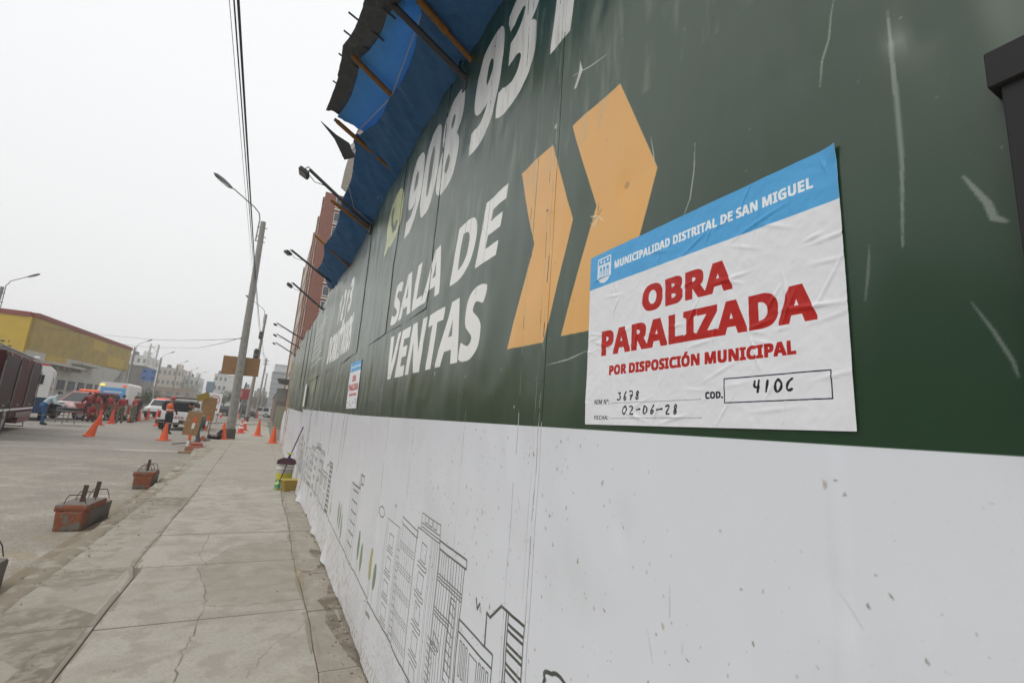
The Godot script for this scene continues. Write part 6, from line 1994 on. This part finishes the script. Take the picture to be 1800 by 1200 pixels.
	if look.has("vest"):
		# safety vest: two shells over chest and back with pale bands
		var c: Vector3 = J.chest
		var tu: Vector3 = (J.neck - J.waist).normalized()
		var tb := Basis(tu.cross(fwd).normalized(), tu, tu.cross(fwd).normalized().cross(tu))
		var vs := MB.new()
		for k in 6:
			var rr: float = [0.165, 0.172, 0.178, 0.18, 0.178, 0.15][k]
			pass
		vs.xf = Transform3D(Basis(tb.x * 1.12, tb.y, tb.z * 0.92), c - tu * 0.2)
		vs.lathe([Vector2(0.155, -0.03), Vector2(0.17, 0.08), Vector2(0.178, 0.2), Vector2(0.175, 0.27), Vector2(0.14, 0.345), Vector2(0.09, 0.385)], 20)
		obj("vest", vs, mat(look.vest.linear_to_srgb(), 0.6), t)
		var bd := MB.new()
		bd.xf = vs.xf
		bd.lathe([Vector2(0.172, 0.04), Vector2(0.178, 0.09)], 20)
		obj("vest_band", bd, M.reflective, t)
	return t

func build_people() -> void:
	var skin := Color(0.30, 0.17, 0.11)
	var dark := Color(0.012, 0.01, 0.009)
	var red := Color(0.25, 0.02, 0.02)
	var olive := Color(0.12, 0.105, 0.06)
	var navy := Color(0.018, 0.022, 0.035)
	var ff := {"shirt": red, "trousers": olive, "boots": dark, "skin": skin, "hair": dark}
	var V := func(x, y, z): return Vector3(x, y, z)
	# in the orange vest behind the white pickup, back to us
	person("person in dark clothes with an orange vest and red helmet standing behind the pickup", P(-4.0, ROAD, 27.7), PI - 0.5,
		{"shirt": navy, "trousers": navy, "boots": dark, "skin": skin, "hair": dark, "long": true, "helmet": Color(0.35, 0.05, 0.07), "vest": Color(0.6, 0.10, 0.02)},
		{"el": Vector3(0.27, 1.15, 0.05), "wl": Vector3(0.16, 1.0, 0.25), "er": Vector3(-0.26, 1.14, 0.03), "wr": Vector3(-0.15, 1.02, 0.24)})
	# worker stooping over the striped posts
	person("worker in a pale grey T-shirt stooping beside the leaning brown boards", P(-2.16, ROAD, 21.95), -1.25,
		{"shirt": Color(0.36, 0.38, 0.36), "trousers": Color(0.10, 0.11, 0.12), "boots": dark, "skin": skin, "hair": dark},
		{"pelvis": Vector3(0, 0.90, -0.08), "waist": Vector3(0, 1.02, 0.0), "chest": Vector3(0, 1.19, 0.13), "neck": Vector3(0, 1.33, 0.27), "head": Vector3(0, 1.43, 0.37), "face": Vector3(0, -0.6, 0.8),
		"sl": Vector3(0.18, 1.27, 0.22), "el": Vector3(0.25, 1.0, 0.28), "wl": Vector3(0.2, 0.8, 0.42), "sr": Vector3(-0.18, 1.27, 0.22), "er": Vector3(-0.27, 1.02, 0.24), "wr": Vector3(-0.2, 0.82, 0.4),
		"hl": Vector3(0.09, 0.88, -0.08), "hr": Vector3(-0.09, 0.88, -0.08), "kl": Vector3(0.13, 0.48, 0.05), "kr": Vector3(-0.13, 0.48, -0.02), "ar": Vector3(-0.14, 0.09, -0.12), "tr": Vector3(-0.16, 0.045, 0.04)})
	# medic bent over the stretcher
	person("medic in a white and sky-blue top and blue trousers bending over the stretcher", P(-9.25, ROAD, 30.3), PI / 2 + 0.2,
		{"shirt": Color(0.42, 0.52, 0.58), "trousers": Color(0.02, 0.09, 0.22), "boots": dark, "skin": Color(0.5, 0.52, 0.54), "hair": dark, "long": true},
		{"pelvis": Vector3(0, 0.93, -0.10), "waist": Vector3(0, 1.05, -0.02), "chest": Vector3(0, 1.22, 0.12), "neck": Vector3(0, 1.36, 0.25), "head": Vector3(0, 1.47, 0.34), "face": Vector3(0, -0.5, 0.85),
		"sl": Vector3(0.18, 1.30, 0.2), "el": Vector3(0.25, 1.06, 0.3), "wl": Vector3(0.16, 1.0, 0.52), "sr": Vector3(-0.18, 1.30, 0.2), "er": Vector3(-0.25, 1.06, 0.3), "wr": Vector3(-0.16, 1.0, 0.52),
		"hl": Vector3(0.09, 0.9, -0.1), "hr": Vector3(-0.09, 0.9, -0.1), "kl": Vector3(0.11, 0.49, -0.02), "kr": Vector3(-0.11, 0.49, 0.0)})
	person("firefighter in a dark red jacket leaning beside the red car", P(-9.55, ROAD, 37.6), PI + 0.6, {"shirt": Color(0.16, 0.014, 0.016), "trousers": navy, "boots": dark, "skin": skin, "hair": dark, "long": true},
		{"chest": Vector3(0, 1.30, 0.07), "neck": Vector3(0, 1.48, 0.12), "head": Vector3(0, 1.60, 0.17), "sl": Vector3(0.18, 1.42, 0.1), "sr": Vector3(-0.18, 1.42, 0.1), "el": Vector3(0.28, 1.18, 0.2), "wl": Vector3(0.2, 1.08, 0.42), "er": Vector3(-0.3, 1.17, 0.12), "wr": Vector3(-0.24, 0.98, 0.3)})
	person("person in red crouching low beside the red car's bumper", P(-9.3, ROAD, 37.0), 0.9, {"shirt": red, "trousers": Color(0.22, 0.02, 0.02), "boots": dark, "skin": skin, "hair": dark, "long": true},
		{"pelvis": Vector3(0, 0.42, -0.12), "waist": Vector3(0, 0.54, -0.06), "chest": Vector3(0, 0.72, 0.04), "neck": Vector3(0, 0.88, 0.10), "head": Vector3(0, 1.0, 0.14), "sl": Vector3(0.18, 0.83, 0.08), "sr": Vector3(-0.18, 0.83, 0.08), "el": Vector3(0.24, 0.6, 0.2), "wl": Vector3(0.15, 0.5, 0.38), "er": Vector3(-0.24, 0.6, 0.2), "wr": Vector3(-0.15, 0.5, 0.38),
		"hl": Vector3(0.1, 0.42, -0.1), "hr": Vector3(-0.1, 0.42, -0.1), "kl": Vector3(0.16, 0.52, 0.28), "kr": Vector3(-0.15, 0.5, 0.27), "al": Vector3(0.14, 0.09, 0.1), "ar": Vector3(-0.14, 0.09, 0.1), "tl": Vector3(0.16, 0.045, 0.26), "tr": Vector3(-0.16, 0.045, 0.26)})
	var wide := {"kl": Vector3(0.17, 0.5, 0.03), "al": Vector3(0.22, 0.09, 0.0), "tl": Vector3(0.26, 0.045, 0.13), "kr": Vector3(-0.15, 0.5, 0.02), "ar": Vector3(-0.2, 0.09, -0.05), "tr": Vector3(-0.24, 0.045, 0.09)}
	var w2 := wide.duplicate()
	w2.merge({"el": Vector3(0.32, 1.16, -0.05), "wl": Vector3(0.17, 0.98, 0.1), "er": Vector3(-0.32, 1.16, -0.05), "wr": Vector3(-0.17, 0.98, 0.1)})
	person("firefighter in red shirt and olive trousers, hands on hips, next to the red car", P(-9.75, ROAD, 39.8), PI - 0.3, ff, w2)
	person("firefighter in red shirt standing close behind the one with hands on hips", P(-9.2, ROAD, 40.4), PI + 0.2, ff, {"el": Vector3(0.24, 1.14, 0.06), "wl": Vector3(0.12, 1.05, 0.26)})
	person("firefighter in red shirt and olive trousers in front of the ambulance's blue panel", P(-7.85, ROAD, 37.2), PI + 0.5, ff, {"kl": Vector3(0.12, 0.5, 0.06), "el": Vector3(0.25, 1.15, 0.06), "wl": Vector3(0.1, 1.05, 0.27), "er": Vector3(-0.25, 1.15, 0.06), "wr": Vector3(-0.12, 1.02, 0.25)})
	person("firefighter in red shirt talking beside the ambulance's rear corner", P(-7.55, ROAD, 38.8), -0.9, ff, {"el": Vector3(0.25, 1.15, 0.06), "wl": Vector3(0.12, 1.08, 0.27)})
	person("person in dark clothes at the ambulance's rear corner", P(-7.85, ROAD, 41.2), -0.4, {"shirt": Color(0.05, 0.02, 0.025), "trousers": navy, "boots": dark, "skin": skin, "hair": dark, "long": true})
	person("person in a white shirt riding the far motorcycle", P(-1.5, 0.34, 80), 0.6, {"shirt": Color(0.5, 0.5, 0.5), "trousers": navy, "boots": dark, "skin": skin, "hair": dark},
		{"pelvis": Vector3(0, 0.52, -0.1), "waist": Vector3(0, 0.65, -0.05), "chest": Vector3(0, 0.84, 0.04), "neck": Vector3(0, 1.03, 0.1), "head": Vector3(0, 1.15, 0.14), "sl": Vector3(0.17, 0.97, 0.08), "sr": Vector3(-0.17, 0.97, 0.08), "el": Vector3(0.28, 0.78, 0.25), "wl": Vector3(0.26, 0.68, 0.48), "er": Vector3(-0.28, 0.78, 0.25), "wr": Vector3(-0.26, 0.68, 0.48),
		"hl": Vector3(0.1, 0.5, -0.08), "hr": Vector3(-0.1, 0.5, -0.08), "kl": Vector3(0.2, 0.36, 0.3), "kr": Vector3(-0.2, 0.36, 0.3), "al": Vector3(0.2, -0.02, 0.1), "ar": Vector3(-0.2, -0.02, 0.1), "tl": Vector3(0.21, -0.06, 0.26), "tr": Vector3(-0.21, -0.06, 0.26)})
	var mc := thing("motorcycle", "small dark motorcycle under the rider far along the pavement", "motorcycle", P(-1.5, 0, 80), 0.6)
	for z in [-0.6, 0.65]:
		var ty := obj("wheel", ring_wheel(Vector3(0, 0.3, z), 0.26), M.tyre, mc)
		obj("hub", MB.new().lathe([Vector2(0.06, -0.06), Vector2(0.06, 0.06)], 10, Vector3(0, 0.3, z), Basis(Vector3.BACK, PI / 2)), M.rim, ty)
	obj("tank", MB.new().rbox(Vector3(0, 0.72, 0.2), Vector3(0.26, 0.24, 0.5), 0.08), M.red_paint, mc)
	obj("seat", MB.new().rbox(Vector3(0, 0.72, -0.3), Vector3(0.26, 0.12, 0.65), 0.05), M.black, mc)
	obj("engine", MB.new().rbox(Vector3(0, 0.42, 0.05), Vector3(0.3, 0.35, 0.45), 0.05), M.dark_steel, mc)
	obj("fork", MB.new().tube([Vector3(0, 0.3, 0.65), Vector3(0, 0.95, 0.42)], 0.04, 6), M.steel, mc)
	obj("handlebar", MB.new().tube([Vector3(-0.34, 1.02, 0.42), Vector3(0, 0.98, 0.46), Vector3(0.34, 1.02, 0.42)], 0.018, 6), M.black, mc)

func ring_wheel(c: Vector3, r: float) -> MB:
	var pts := []
	for k in 21:
		var a := TAU * k / 20.0
		pts.append(c + Vector3(0, sin(a) * r, cos(a) * r))
	return MB.new().tube(pts, 0.05, 6, false)

# ---------------------------------------------------------------- cones, tape, blocks, buckets
func cone(label: String, x: float, s: float, y: float, bands: int, m: Material, h := 0.70, lean := Vector2.ZERO) -> Node3D:
	var t := thing("traffic_cone", label, "traffic cone", P(x, y, s), rng.randf() * 1.5, "traffic cones")
	t.rotation.x = lean.x
	t.rotation.z = lean.y
	obj("base", MB.new().rbox(Vector3(0, 0.02, 0), Vector3(0.38, 0.04, 0.38), 0.01), m, t)
	obj("cone_body", MB.new().lathe([Vector2(0.155, 0.035), Vector2(0.15, 0.06), Vector2(0.032, h - 0.01), Vector2(0.022, h), Vector2(0.0, h)], 20), m, t)
	for k in bands:
		var y0 := h * (0.62 - 0.25 * k)
		var r := func(yy: float) -> float: return lerpf(0.15, 0.032, (yy - 0.06) / (h - 0.07)) + 0.003
		obj("reflective_band", MB.new().lathe([Vector2(r.call(y0), y0), Vector2(r.call(y0 + 0.11), y0 + 0.11)], 20), M.reflective, t)
	return t

func tape(label: String, pts: Array, w := 0.038) -> void:
	var t := thing("caution_tape", label, "tape", pts[0], 0.0, "caution tape")
	var cv := Canvas.new(0, 1, 4, 1, 32, 1.0, lin(0.50, 0.46, 0.30))
	for k in 8:
		cv.poly([Vector2(k * 0.5, 1.0), Vector2(k * 0.5 + 0.3, 1.0), Vector2(k * 0.5 + 0.4, 0.0), Vector2(k * 0.5 + 0.1, 0.0)], srgb8(24, 24, 24))
	cv.settle()
	var m := printed(cv, 0.5)
	m.texture_repeat = true
	for i in pts.size() - 1:
		var a: Vector3 = pts[i] - pts[0]
		var b: Vector3 = pts[i + 1] - pts[0]
		var L := a.distance_to(b)
		var mb := MB.new()
		mb.sheet(14, 1, func(u, v):
			var p := a.lerp(b, u) + Vector3(0, -0.05 * L * 0.12 * 4 * u * (1 - u), 0)
			return [p + Vector3(0.012 * sin(u * 9.0) * (v - 0.5), (v - 0.5) * w * (0.4 + 0.6 * absf(sin(u * 7.0 + i))), 0.01 * sin(u * 13.0) * v), Vector2(u * L / 1.2, v)])
		obj("ribbon", mb, m, t)

# a cast block as six fine grids: lumpy skin, chipped arrises, orange paint with bare cement showing where it has worn off
func worn_block(size: Vector3, at: Vector3, taper: float, sd: int) -> MB:
	var mb := MB.new()
	var n1 := noise(sd, 1.0, 3)
	var h := size * 0.5
	var skin := func(p: Vector3) -> Vector3:
		var k := 1.0 - taper * (0.5 - p.y / size.y)
		var q := Vector3(p.x * k, p.y, p.z * (1.0 - taper * 0.4 * (0.5 - p.y / size.y)))
		var e := 0
		for a in 3:
			if absf(p[a]) > h[a] - 0.012: e += 1
		var chip := maxf(0.0, n1.get_noise_3dv(p * 9.0 + Vector3(5, 5, 5))) if e > 1 else 0.0
		q *= 1.0 + 0.012 * n1.get_noise_3dv(p * 7.0)
		return at + q - q.normalized() * (0.006 * e * e * 0.5 + 0.030 * chip)
	for ax in 3:
		for sg in [-1.0, 1.0]:
			var u := (ax + 1) % 3
			var v := (ax + 2) % 3
			var nu := clampi(int(size[u] / 0.018), 4, 60)
			var nv := clampi(int(size[v] / 0.018), 4, 60)
			var st := mb.v.size()
			mb.sheet(nu, nv, func(a, b):
				var p := Vector3.ZERO
				p[ax] = sg * h[ax]
				p[u] = lerpf(-h[u], h[u], a)
				p[v] = lerpf(-h[v], h[v], b)
				var w := n1.get_noise_3dv((p + at) * 5.0) + 0.5 * n1.get_noise_3dv((p + at) * 22.0)
				var z := p.z + at.z
				var painted: bool = (z > 0.30 or at.y > 0.2) and w < 0.22 and not (ax == 1 and sg > 0)
				if at.y < 0.2 and p.y < -h.y * 0.45 and w > -0.12: painted = false
				var g := 0.5 + 0.5 * n1.get_noise_3dv((p + at) * 40.0)
				mb.col = Color(0.30, 0.105, 0.055).lerp(Color(0.20, 0.075, 0.045), g) if painted else Color(0.21, 0.19, 0.165).lerp(Color(0.13, 0.115, 0.10), g)
				return [skin.call(p), Vector2(a, b)], sg < 0)
	return mb

func barrier_block(label: String, at: Vector3, turn: float, uprights: int) -> void:
	var t := thing("concrete_barrier_block", label, "barrier block", at, turn, "barrier blocks along the kerb")
	t.scale = Vector3(0.66, 0.88, 0.76)
	# cast block, a little narrower below, edges knocked off, paint worn through to the cement
	var rough := mat(Color.WHITE, 0.9)
	rough.vertex_color_use_as_albedo = true
	obj("block", worn_block(Vector3(0.40, 0.25, 1.06), Vector3(0, 0.125, 0), 0.05, 11 + uprights), rough, t)
	obj("painted_lip", worn_block(Vector3(0.46, 0.085, 0.72), Vector3(0, 0.285, 0.17), 0.0, 31 + uprights), rough, t)
	# bent bar handles
	for e in [[0.42, 0.0], [0.05, 0.03], [-0.42, -0.05]]:
		var z: float = e[0]
		var pts := []
		for k in 11:
			var a := k / 10.0
			var x := lerpf(-0.16, 0.16, a)
			var y := 0.30 + 0.135 * minf(1.0, 2.2 * sin(PI * a))
			pts.append(Vector3(x, y - (0.03 if z < -0.3 else 0.0), z + e[1] * a))
		obj("bar_handle", MB.new().tube(pts, 0.0065, 8), M.rust, t)
	for k in uprights:
		obj("steel_stub", MB.new().rbox(Vector3(0.02 + 0.02 * k, 0.42, 0.22 - 0.42 * k), Vector3(0.065, 0.24, 0.03), 0.003, Basis(Vector3.BACK, -0.08)), M.rust, t)

func build_street_things() -> void:
	# cones by the pole, on the road and round the vehicles
	cone("plain orange cone standing alone on the road before the vest wearer", -3.36, 23.1, ROAD, 0, M.orange)
	cone("orange cone tipping sideways on the open road before the red car", -5.75, 23.5, ROAD, 0, M.orange, 0.82, Vector2(0.0, -0.24))
	cone("orange cone standing against the foot of the hoarding", 0.50, 22.7, 0.0, 0, M.orange)
	cone("orange cone alone in the middle of the pavement", -0.14, 28.1, 0.0, 0, M.orange, 0.86)
	cone("red cone with white bands just behind the grey pole", -1.0, 30.2, 0.0, 2, M.red_cone)
	cone("second red cone with white bands behind the grey pole, farther back", -0.95, 34.0, 0.0, 1, M.red_cone)
	cone("narrow orange cone leaning on the front of the grey pole's foot", -1.43, 23.75, 0.0, 0, M.orange)
	var far := [[-7.85, 33.2, 0, "red-orange cone behind the tipping cone", 0.85], [-7.95, 36.0, 0, "red-orange cone before the firefighter with hands on hips", 0.85], [-8.1, 41.3, 2, "red cone with two white bands beside the ambulance", 0.8], [-8.0, 43.0, 0, "plain cone just past the banded cone beside the ambulance", 0.9], [-8.1, 46.5, 0, "plain cone at the ambulance's side", 0.9], [-7.9, 49.0, 0, "plain cone near the patrol car's bumper", 0.9], [-5.75, 36.3, 0, "cone half hidden beside the white pickup's wheel", 0.8]]
	for e in far: cone(e[3], e[0], e[1], ROAD, e[2], M.red_cone, e[4])
	cone("small red cone with a white cap on the far road beyond the board", -4.95, 73.0, ROAD, 1, M.red_cone, 0.75)
	cone("tall red cone in the far cross street before the silver car", -0.9, 84.0, 0.0, 0, M.red_cone, 1.05)
	cone("far red cone of the pair at the hoarding's end", 1.35, 78.0, ROAD, 0, M.red_cone, 0.75)
	cone("far red cone with a white band of the pair at the hoarding's end", 1.45, 72.0, ROAD, 1, M.red_cone, 0.8)
	cone("red cone at the foot of the thin black pole", -3.1, 78.0, ROAD, 0, M.red_cone, 1.0)
	# tape strung between cones and poles
	tape("black and yellow tape across the pavement from pole to hoarding", [P(-1.3, 0.62, 24.0), P(-0.14, 0.62, 28.0), P(0.55, 0.66, 22.8)])
	tape("black and yellow tape across the road from the pole past the pickup", [P(-1.3, 0.70, 24.1), P(-3.36, 0.46, 25.6), P(-5.75, 0.42, 33.0), P(-7.85, 0.55, 33.2)])
	tape("pale tape along the cones beside the ambulance", [P(-7.85, 0.66, 33.2), P(-7.95, 0.66, 36.0), P(-8.1, 0.6, 41.3), P(-8.0, 0.7, 43.0)])
	tape("tape from the fire engine's step past the medic", [P(-8.5, 0.45, 27.2), P(-9.0, 0.4, 29.8), P(-8.6, 0.36, 32.0), P(-7.9, 0.5, 33.1)])
	tape("second band of tape farther along the pavement", [P(-2.1, 0.75, 57.5), P(-1.6, 0.6, 57.5), P(0.7, 0.45, 46.5)], 0.05)
	# kerb-side barrier blocks
	barrier_block("orange painted barrier block with two steel stubs and bent handles, middle of the kerb row", P(-1.72, ROAD, 7.52), -0.09, 2)
	barrier_block("orange barrier block with one steel stub, next along the kerb towards the cones", P(-1.69, ROAD, 10.7), 0.03, 1)
	barrier_block("orange barrier block with bent handles, end of the kerb row away from the cones", P(-1.735, ROAD, 4.84), -0.05, 1)
	# striped barrier posts on pink blocks, with boards
	for e in [[-1.98, 17.75, 0.10, "orange and white striped wooden post leaning on a flat plank foot"], [-1.86, 20.6, 0.07, "orange and white striped post standing beside the worker's feet"]]:
		var t := thing("striped_post", e[3], "barrier post", P(e[0], ROAD + 0.0, e[1]), 0.0, "striped posts")
		var b := Basis(Vector3.BACK, -e[2])
		for k in 6: obj("post_section", MB.new().rbox(b * Vector3(0, 0.12 + k * 0.18, 0), Vector3(0.07, 0.18, 0.05), 0.004, b), [M.wood, M.paper, M.orange][k % 3] if e[1] < 19 else [M.paper, M.orange][k % 2], t)
		obj("plank_foot", MB.new().rbox(Vector3(0.0, 0.03, 0.02), Vector3(0.34, 0.06, 0.22), 0.008), M.wood, t)
	var pkm := grainy(135, lin(0.36, 0.13, 0.09), lin(0.28, 0.10, 0.075), 0.4)
	var pf := thing("pink_footing_block", "faded pink footing block between the striped posts", "block", P(-1.86, ROAD, 18.9), 0.1)
	obj("block", MB.new().frustum(Rect2(-0.24, -0.55, 0.48, 1.1), 0.0, Rect2(-0.2, -0.5, 0.4, 1.0), 0.16), pkm, pf)
	obj("cap", MB.new().rbox(Vector3(0.03, 0.2, -0.1), Vector3(0.34, 0.09, 0.7), 0.01), pkm, pf)
	var bd := thing("leaning_board", "blank brown board propped upright before the worker's legs", "board", P(-2.2, ROAD, 20.3), 0.0)
	obj("panel", MB.new().rbox(Vector3(0, 0.82, 0), Vector3(0.46, 0.84, 0.02), 0.003, Basis(Vector3.BACK, -0.10)), M.ply, bd)
	obj("prop", MB.new().box(Vector3(0, 0.45, -0.1), Vector3(0.05, 0.92, 0.05), Basis(Vector3.RIGHT, 0.15)), M.wood, bd)
	var sg := thing("sign_back", "brown wooden sign back on two legs behind the worker", "sign", P(-2.18, ROAD, 24.4), 0.15)
	obj("panel", MB.new().rbox(Vector3(0, 1.34, 0), Vector3(0.54, 1.0, 0.025), 0.004, Basis(Vector3.BACK, -0.03)), M.ply, sg)
	obj("leg", MB.new().box(Vector3(0.18, 0.42, -0.02), Vector3(0.05, 0.86, 0.04)), M.wood, sg)
	obj("leg", MB.new().box(Vector3(-0.18, 0.42, -0.02), Vector3(0.05, 0.86, 0.04)), M.wood, sg)
	obj("yellow_flap", MB.new().prism(PackedVector2Array([Vector2(-0.42, 0.1), Vector2(-0.05, 0.28), Vector2(0.1, 0.12), Vector2(-0.1, -0.08), Vector2(-0.36, -0.16)]), Vector3(-0.1, 1.78, 0.03), Vector3.RIGHT, Vector3.UP, Vector3(0, 0, 0.012)), mat(lin(0.30, 0.22, 0.03), 0.6), sg)
	# bag and rubble by the pole
	var bg := thing("black_bag", "crumpled black bag with pale rags lying at the grey pole's foot", "bag", P(-1.68, 0.0, 23.5))
	var bm := MB.new()
	body_field([[Vector3(-0.18, 0.1, 0), Vector3(0.12, 0.11, 0.02), 0.11, 0.13, Color(0.015, 0.015, 0.017)], [Vector3(0.1, 0.2, 0), Vector3(0.2, 0.36, -0.05), 0.09, 0.06, Color(0.015, 0.015, 0.017)], [Vector3(-0.08, 0.18, 0.1), Vector3(0.02, 0.16, 0.13), 0.08, 0.06, Color(0.3, 0.25, 0.25)]], 0.03, 0.05, bm)
	var vm := mat(Color.WHITE, 0.7)
	vm.vertex_color_use_as_albedo = true
	obj("sack", bm, vm, bg)
	var rbm := MB.new()
	body_field([[Vector3(-0.16, 0.08, 0), Vector3(0.16, 0.1, 0), 0.12, 0.11, Color(0.2, 0.195, 0.18)], [Vector3(-0.02, 0.2, 0), Vector3(0.08, 0.18, 0.02), 0.1, 0.08, Color(0.24, 0.23, 0.21)]], 0.03, 0.05, rbm)
	var rs := thing("cement_sack", "grey cement sack beside the black bag", "sack", P(-1.98, ROAD, 22.3))
	obj("sack", rbm, vm, rs)
	var bar := thing("steel_bar", "dark steel bar lying across the kerb by the striped posts", "bar", P(-2.45, ROAD, 21.3))
	obj("bar", MB.new().tube([Vector3(-0.35, 0.02, 0.2), Vector3(0.3, 0.12, 0.0), Vector3(0.6, 0.2, -0.1)], 0.018, 6), M.rust, bar)
	# black thin pole and dark post in the distance
	var bp := thing("thin_black_pole", "thin black and white pole before the red billboard", "pole", P(-3.2, ROAD, 79.0))
	obj("shaft", MB.new().tube([Vector3(-0.1, 2.2, 0), Vector3(0.25, 5.2, 0)], 0.09, 8), M.black, bp)
	obj("white_foot", MB.new().tube([Vector3(-0.3, 0, 0), Vector3(-0.1, 2.2, 0)], 0.09, 8), M.white, bp)
	# wooden crate-like panel at the corner
	var wp := thing("wooden_gate", "weathered wooden gate leaf at the hoarding's far corner", "gate", P(1.2, ROAD, 40.0))
	for k in 4: obj("board", MB.new().rbox(Vector3(-0.35 + k * 0.22, 0.95, 0), Vector3(0.2, 1.8, 0.03), 0.006), grainy(137, lin(0.30, 0.29, 0.20), lin(0.22, 0.21, 0.15), 0.6), wp)
	for y in [0.4, 1.6]: obj("rail", MB.new().box(Vector3(-0.02, y, -0.035), Vector3(0.9, 0.1, 0.04)), M.wood, wp)
	# bucket, tub, bottle and broom against the hoarding
	var bk := thing("paint_bucket", "white paint bucket with yellow and green print at the foot of the hoarding", "bucket", P(0.50, 0.0, 9.85))
	obj("pail", MB.new().lathe([Vector2(0.0, 0.0), Vector2(0.125, 0.0), Vector2(0.145, 0.36), Vector2(0.15, 0.37), Vector2(0.15, 0.39), Vector2(0.135, 0.39), Vector2(0.12, 0.03), Vector2(0, 0.03)], 24), mat(lin(0.46, 0.46, 0.44), 0.5), bk)
	obj("printed_band", MB.new().lathe([Vector2(0.1345, 0.15), Vector2(0.1405, 0.26)], 24), mat(lin(0.55, 0.50, 0.05), 0.5), bk)
	obj("printed_band", MB.new().lathe([Vector2(0.1315, 0.09), Vector2(0.1350, 0.145)], 24), mat(lin(0.10, 0.26, 0.20), 0.5), bk)
	obj("rim_band", MB.new().lathe([Vector2(0.152, 0.33), Vector2(0.154, 0.35), Vector2(0.152, 0.37)], 24), M.white, bk)
	var tb := thing("yellow_tub", "dirty yellow plastic tub tilted before the paint bucket", "tub", P(0.585, 0.0, 9.42), 0.25)
	obj("tub_body", MB.new().frustum(Rect2(-0.09, -0.07, 0.18, 0.14), 0.0, Rect2(-0.125, -0.10, 0.25, 0.2), 0.185), grainy(136, lin(0.40, 0.27, 0.05), lin(0.30, 0.20, 0.05), 0.3, 0.6), tb)
	obj("rim", MB.new().rbox(Vector3(0, 0.19, 0), Vector3(0.27, 0.018, 0.22), 0.006), mat(lin(0.44, 0.33, 0.07), 0.5), tb)
	obj("bail", MB.new().tube([Vector3(0.125, 0.17, 0.08), Vector3(0.13, 0.06, 0.14), Vector3(0.06, 0.01, 0.16), Vector3(-0.02, 0.02, 0.16)], 0.005, 6), M.white, tb)
	var bo := thing("green_bottle", "small green and clear bottle standing beside the paint bucket", "bottle", P(0.40, 0.0, 9.55))
	obj("bottle_body", MB.new().lathe([Vector2(0, 0), Vector2(0.045, 0.0), Vector2(0.048, 0.02), Vector2(0.048, 0.10), Vector2(0.02, 0.14), Vector2(0.018, 0.16), Vector2(0, 0.16)], 16), mat(lin(0.35, 0.5, 0.12), 0.3), bo)
	obj("label_band", MB.new().lathe([Vector2(0.0495, 0.04), Vector2(0.0495, 0.09)], 16), mat(lin(0.10, 0.35, 0.22), 0.4), bo)
	var br := thing("push_broom", "upturned broom with a purple head leaning on the hoarding above the bucket", "broom", P(0.42, 0.0, 9.62))
	obj("handle", MB.new().tube([Vector3(0.0, 0.12, 0.0), Vector3(0.09, 0.44, -0.02)], 0.0105, 8), mat(lin(0.10, 0.07, 0.10), 0.5), br)
	obj("broom_head", MB.new().prism(PackedVector2Array([Vector2(-0.155, -0.035), Vector2(0.14, -0.05), Vector2(0.165, -0.01), Vector2(0.15, 0.04), Vector2(0.08, 0.075), Vector2(-0.06, 0.075), Vector2(-0.15, 0.035)]), Vector3(0.07, 0.47, 0.03), Vector3.RIGHT, Vector3.UP, Vector3(0, 0, -0.055)), grainy(138, lin(0.07, 0.03, 0.045), lin(0.12, 0.06, 0.075), 0.08, 0.8, 0.06), br)
	obj("socket", MB.new().tube([Vector3(0.10, 0.53, 0), Vector3(0.12, 0.62, 0)], [0.024, 0.018], 10), mat(lin(0.03, 0.03, 0.12), 0.5), br)
	obj("rag", MB.new().prism(PackedVector2Array([Vector2(-0.06, 0.03), Vector2(0.0, 0.0), Vector2(0.03, 0.03), Vector2(0.04, -0.02), Vector2(-0.02, -0.03)]), Vector3(0.105, 0.63, 0.02), Vector3.RIGHT, Vector3.UP, Vector3(0, 0, 0.01)), mat(lin(0.5, 0.5, 0.10), 0.7), br)
	obj("upper_handle", MB.new().tube([Vector3(0.12, 0.60, 0), Vector3(0.26, 1.12, 0.06)], 0.0105, 8), mat(lin(0.05, 0.06, 0.14), 0.5), br)
	# stretcher with a pink blanket
	var sr := thing("stretcher", "wheeled stretcher with a pale pink blanket before the medic", "stretcher", P(-8.62, ROAD, 30.9), 0.45)
	obj("mattress", MB.new().rbox(Vector3(0, 0.82, 0), Vector3(0.6, 0.12, 1.6), 0.04), M.black, sr)
	var bl := MB.new()
	body_field([[Vector3(0, 0.92, -0.45), Vector3(0, 0.98, 0.1), 0.16, 0.2, Color(0.5, 0.36, 0.36)], [Vector3(0, 0.96, 0.1), Vector3(0.05, 0.9, 0.6), 0.19, 0.14, Color(0.5, 0.36, 0.36)], [Vector3(0.16, 0.86, 0.0), Vector3(0.2, 0.8, 0.4), 0.1, 0.08, Color(0.5, 0.38, 0.38)]], 0.04, 0.06, bl)
	obj("blanket", bl, vm, sr)
	obj("frame", MB.new().box(Vector3(0, 0.73, 0), Vector3(0.55, 0.05, 1.7)), M.steel, sr)
	for x in [-0.22, 0.22]:
		for z in [-0.7, 0.7]: obj("leg", MB.new().tube([Vector3(x, 0.72, z), Vector3(x, 0.1, z * 1.05)], 0.02, 6), M.steel, sr)
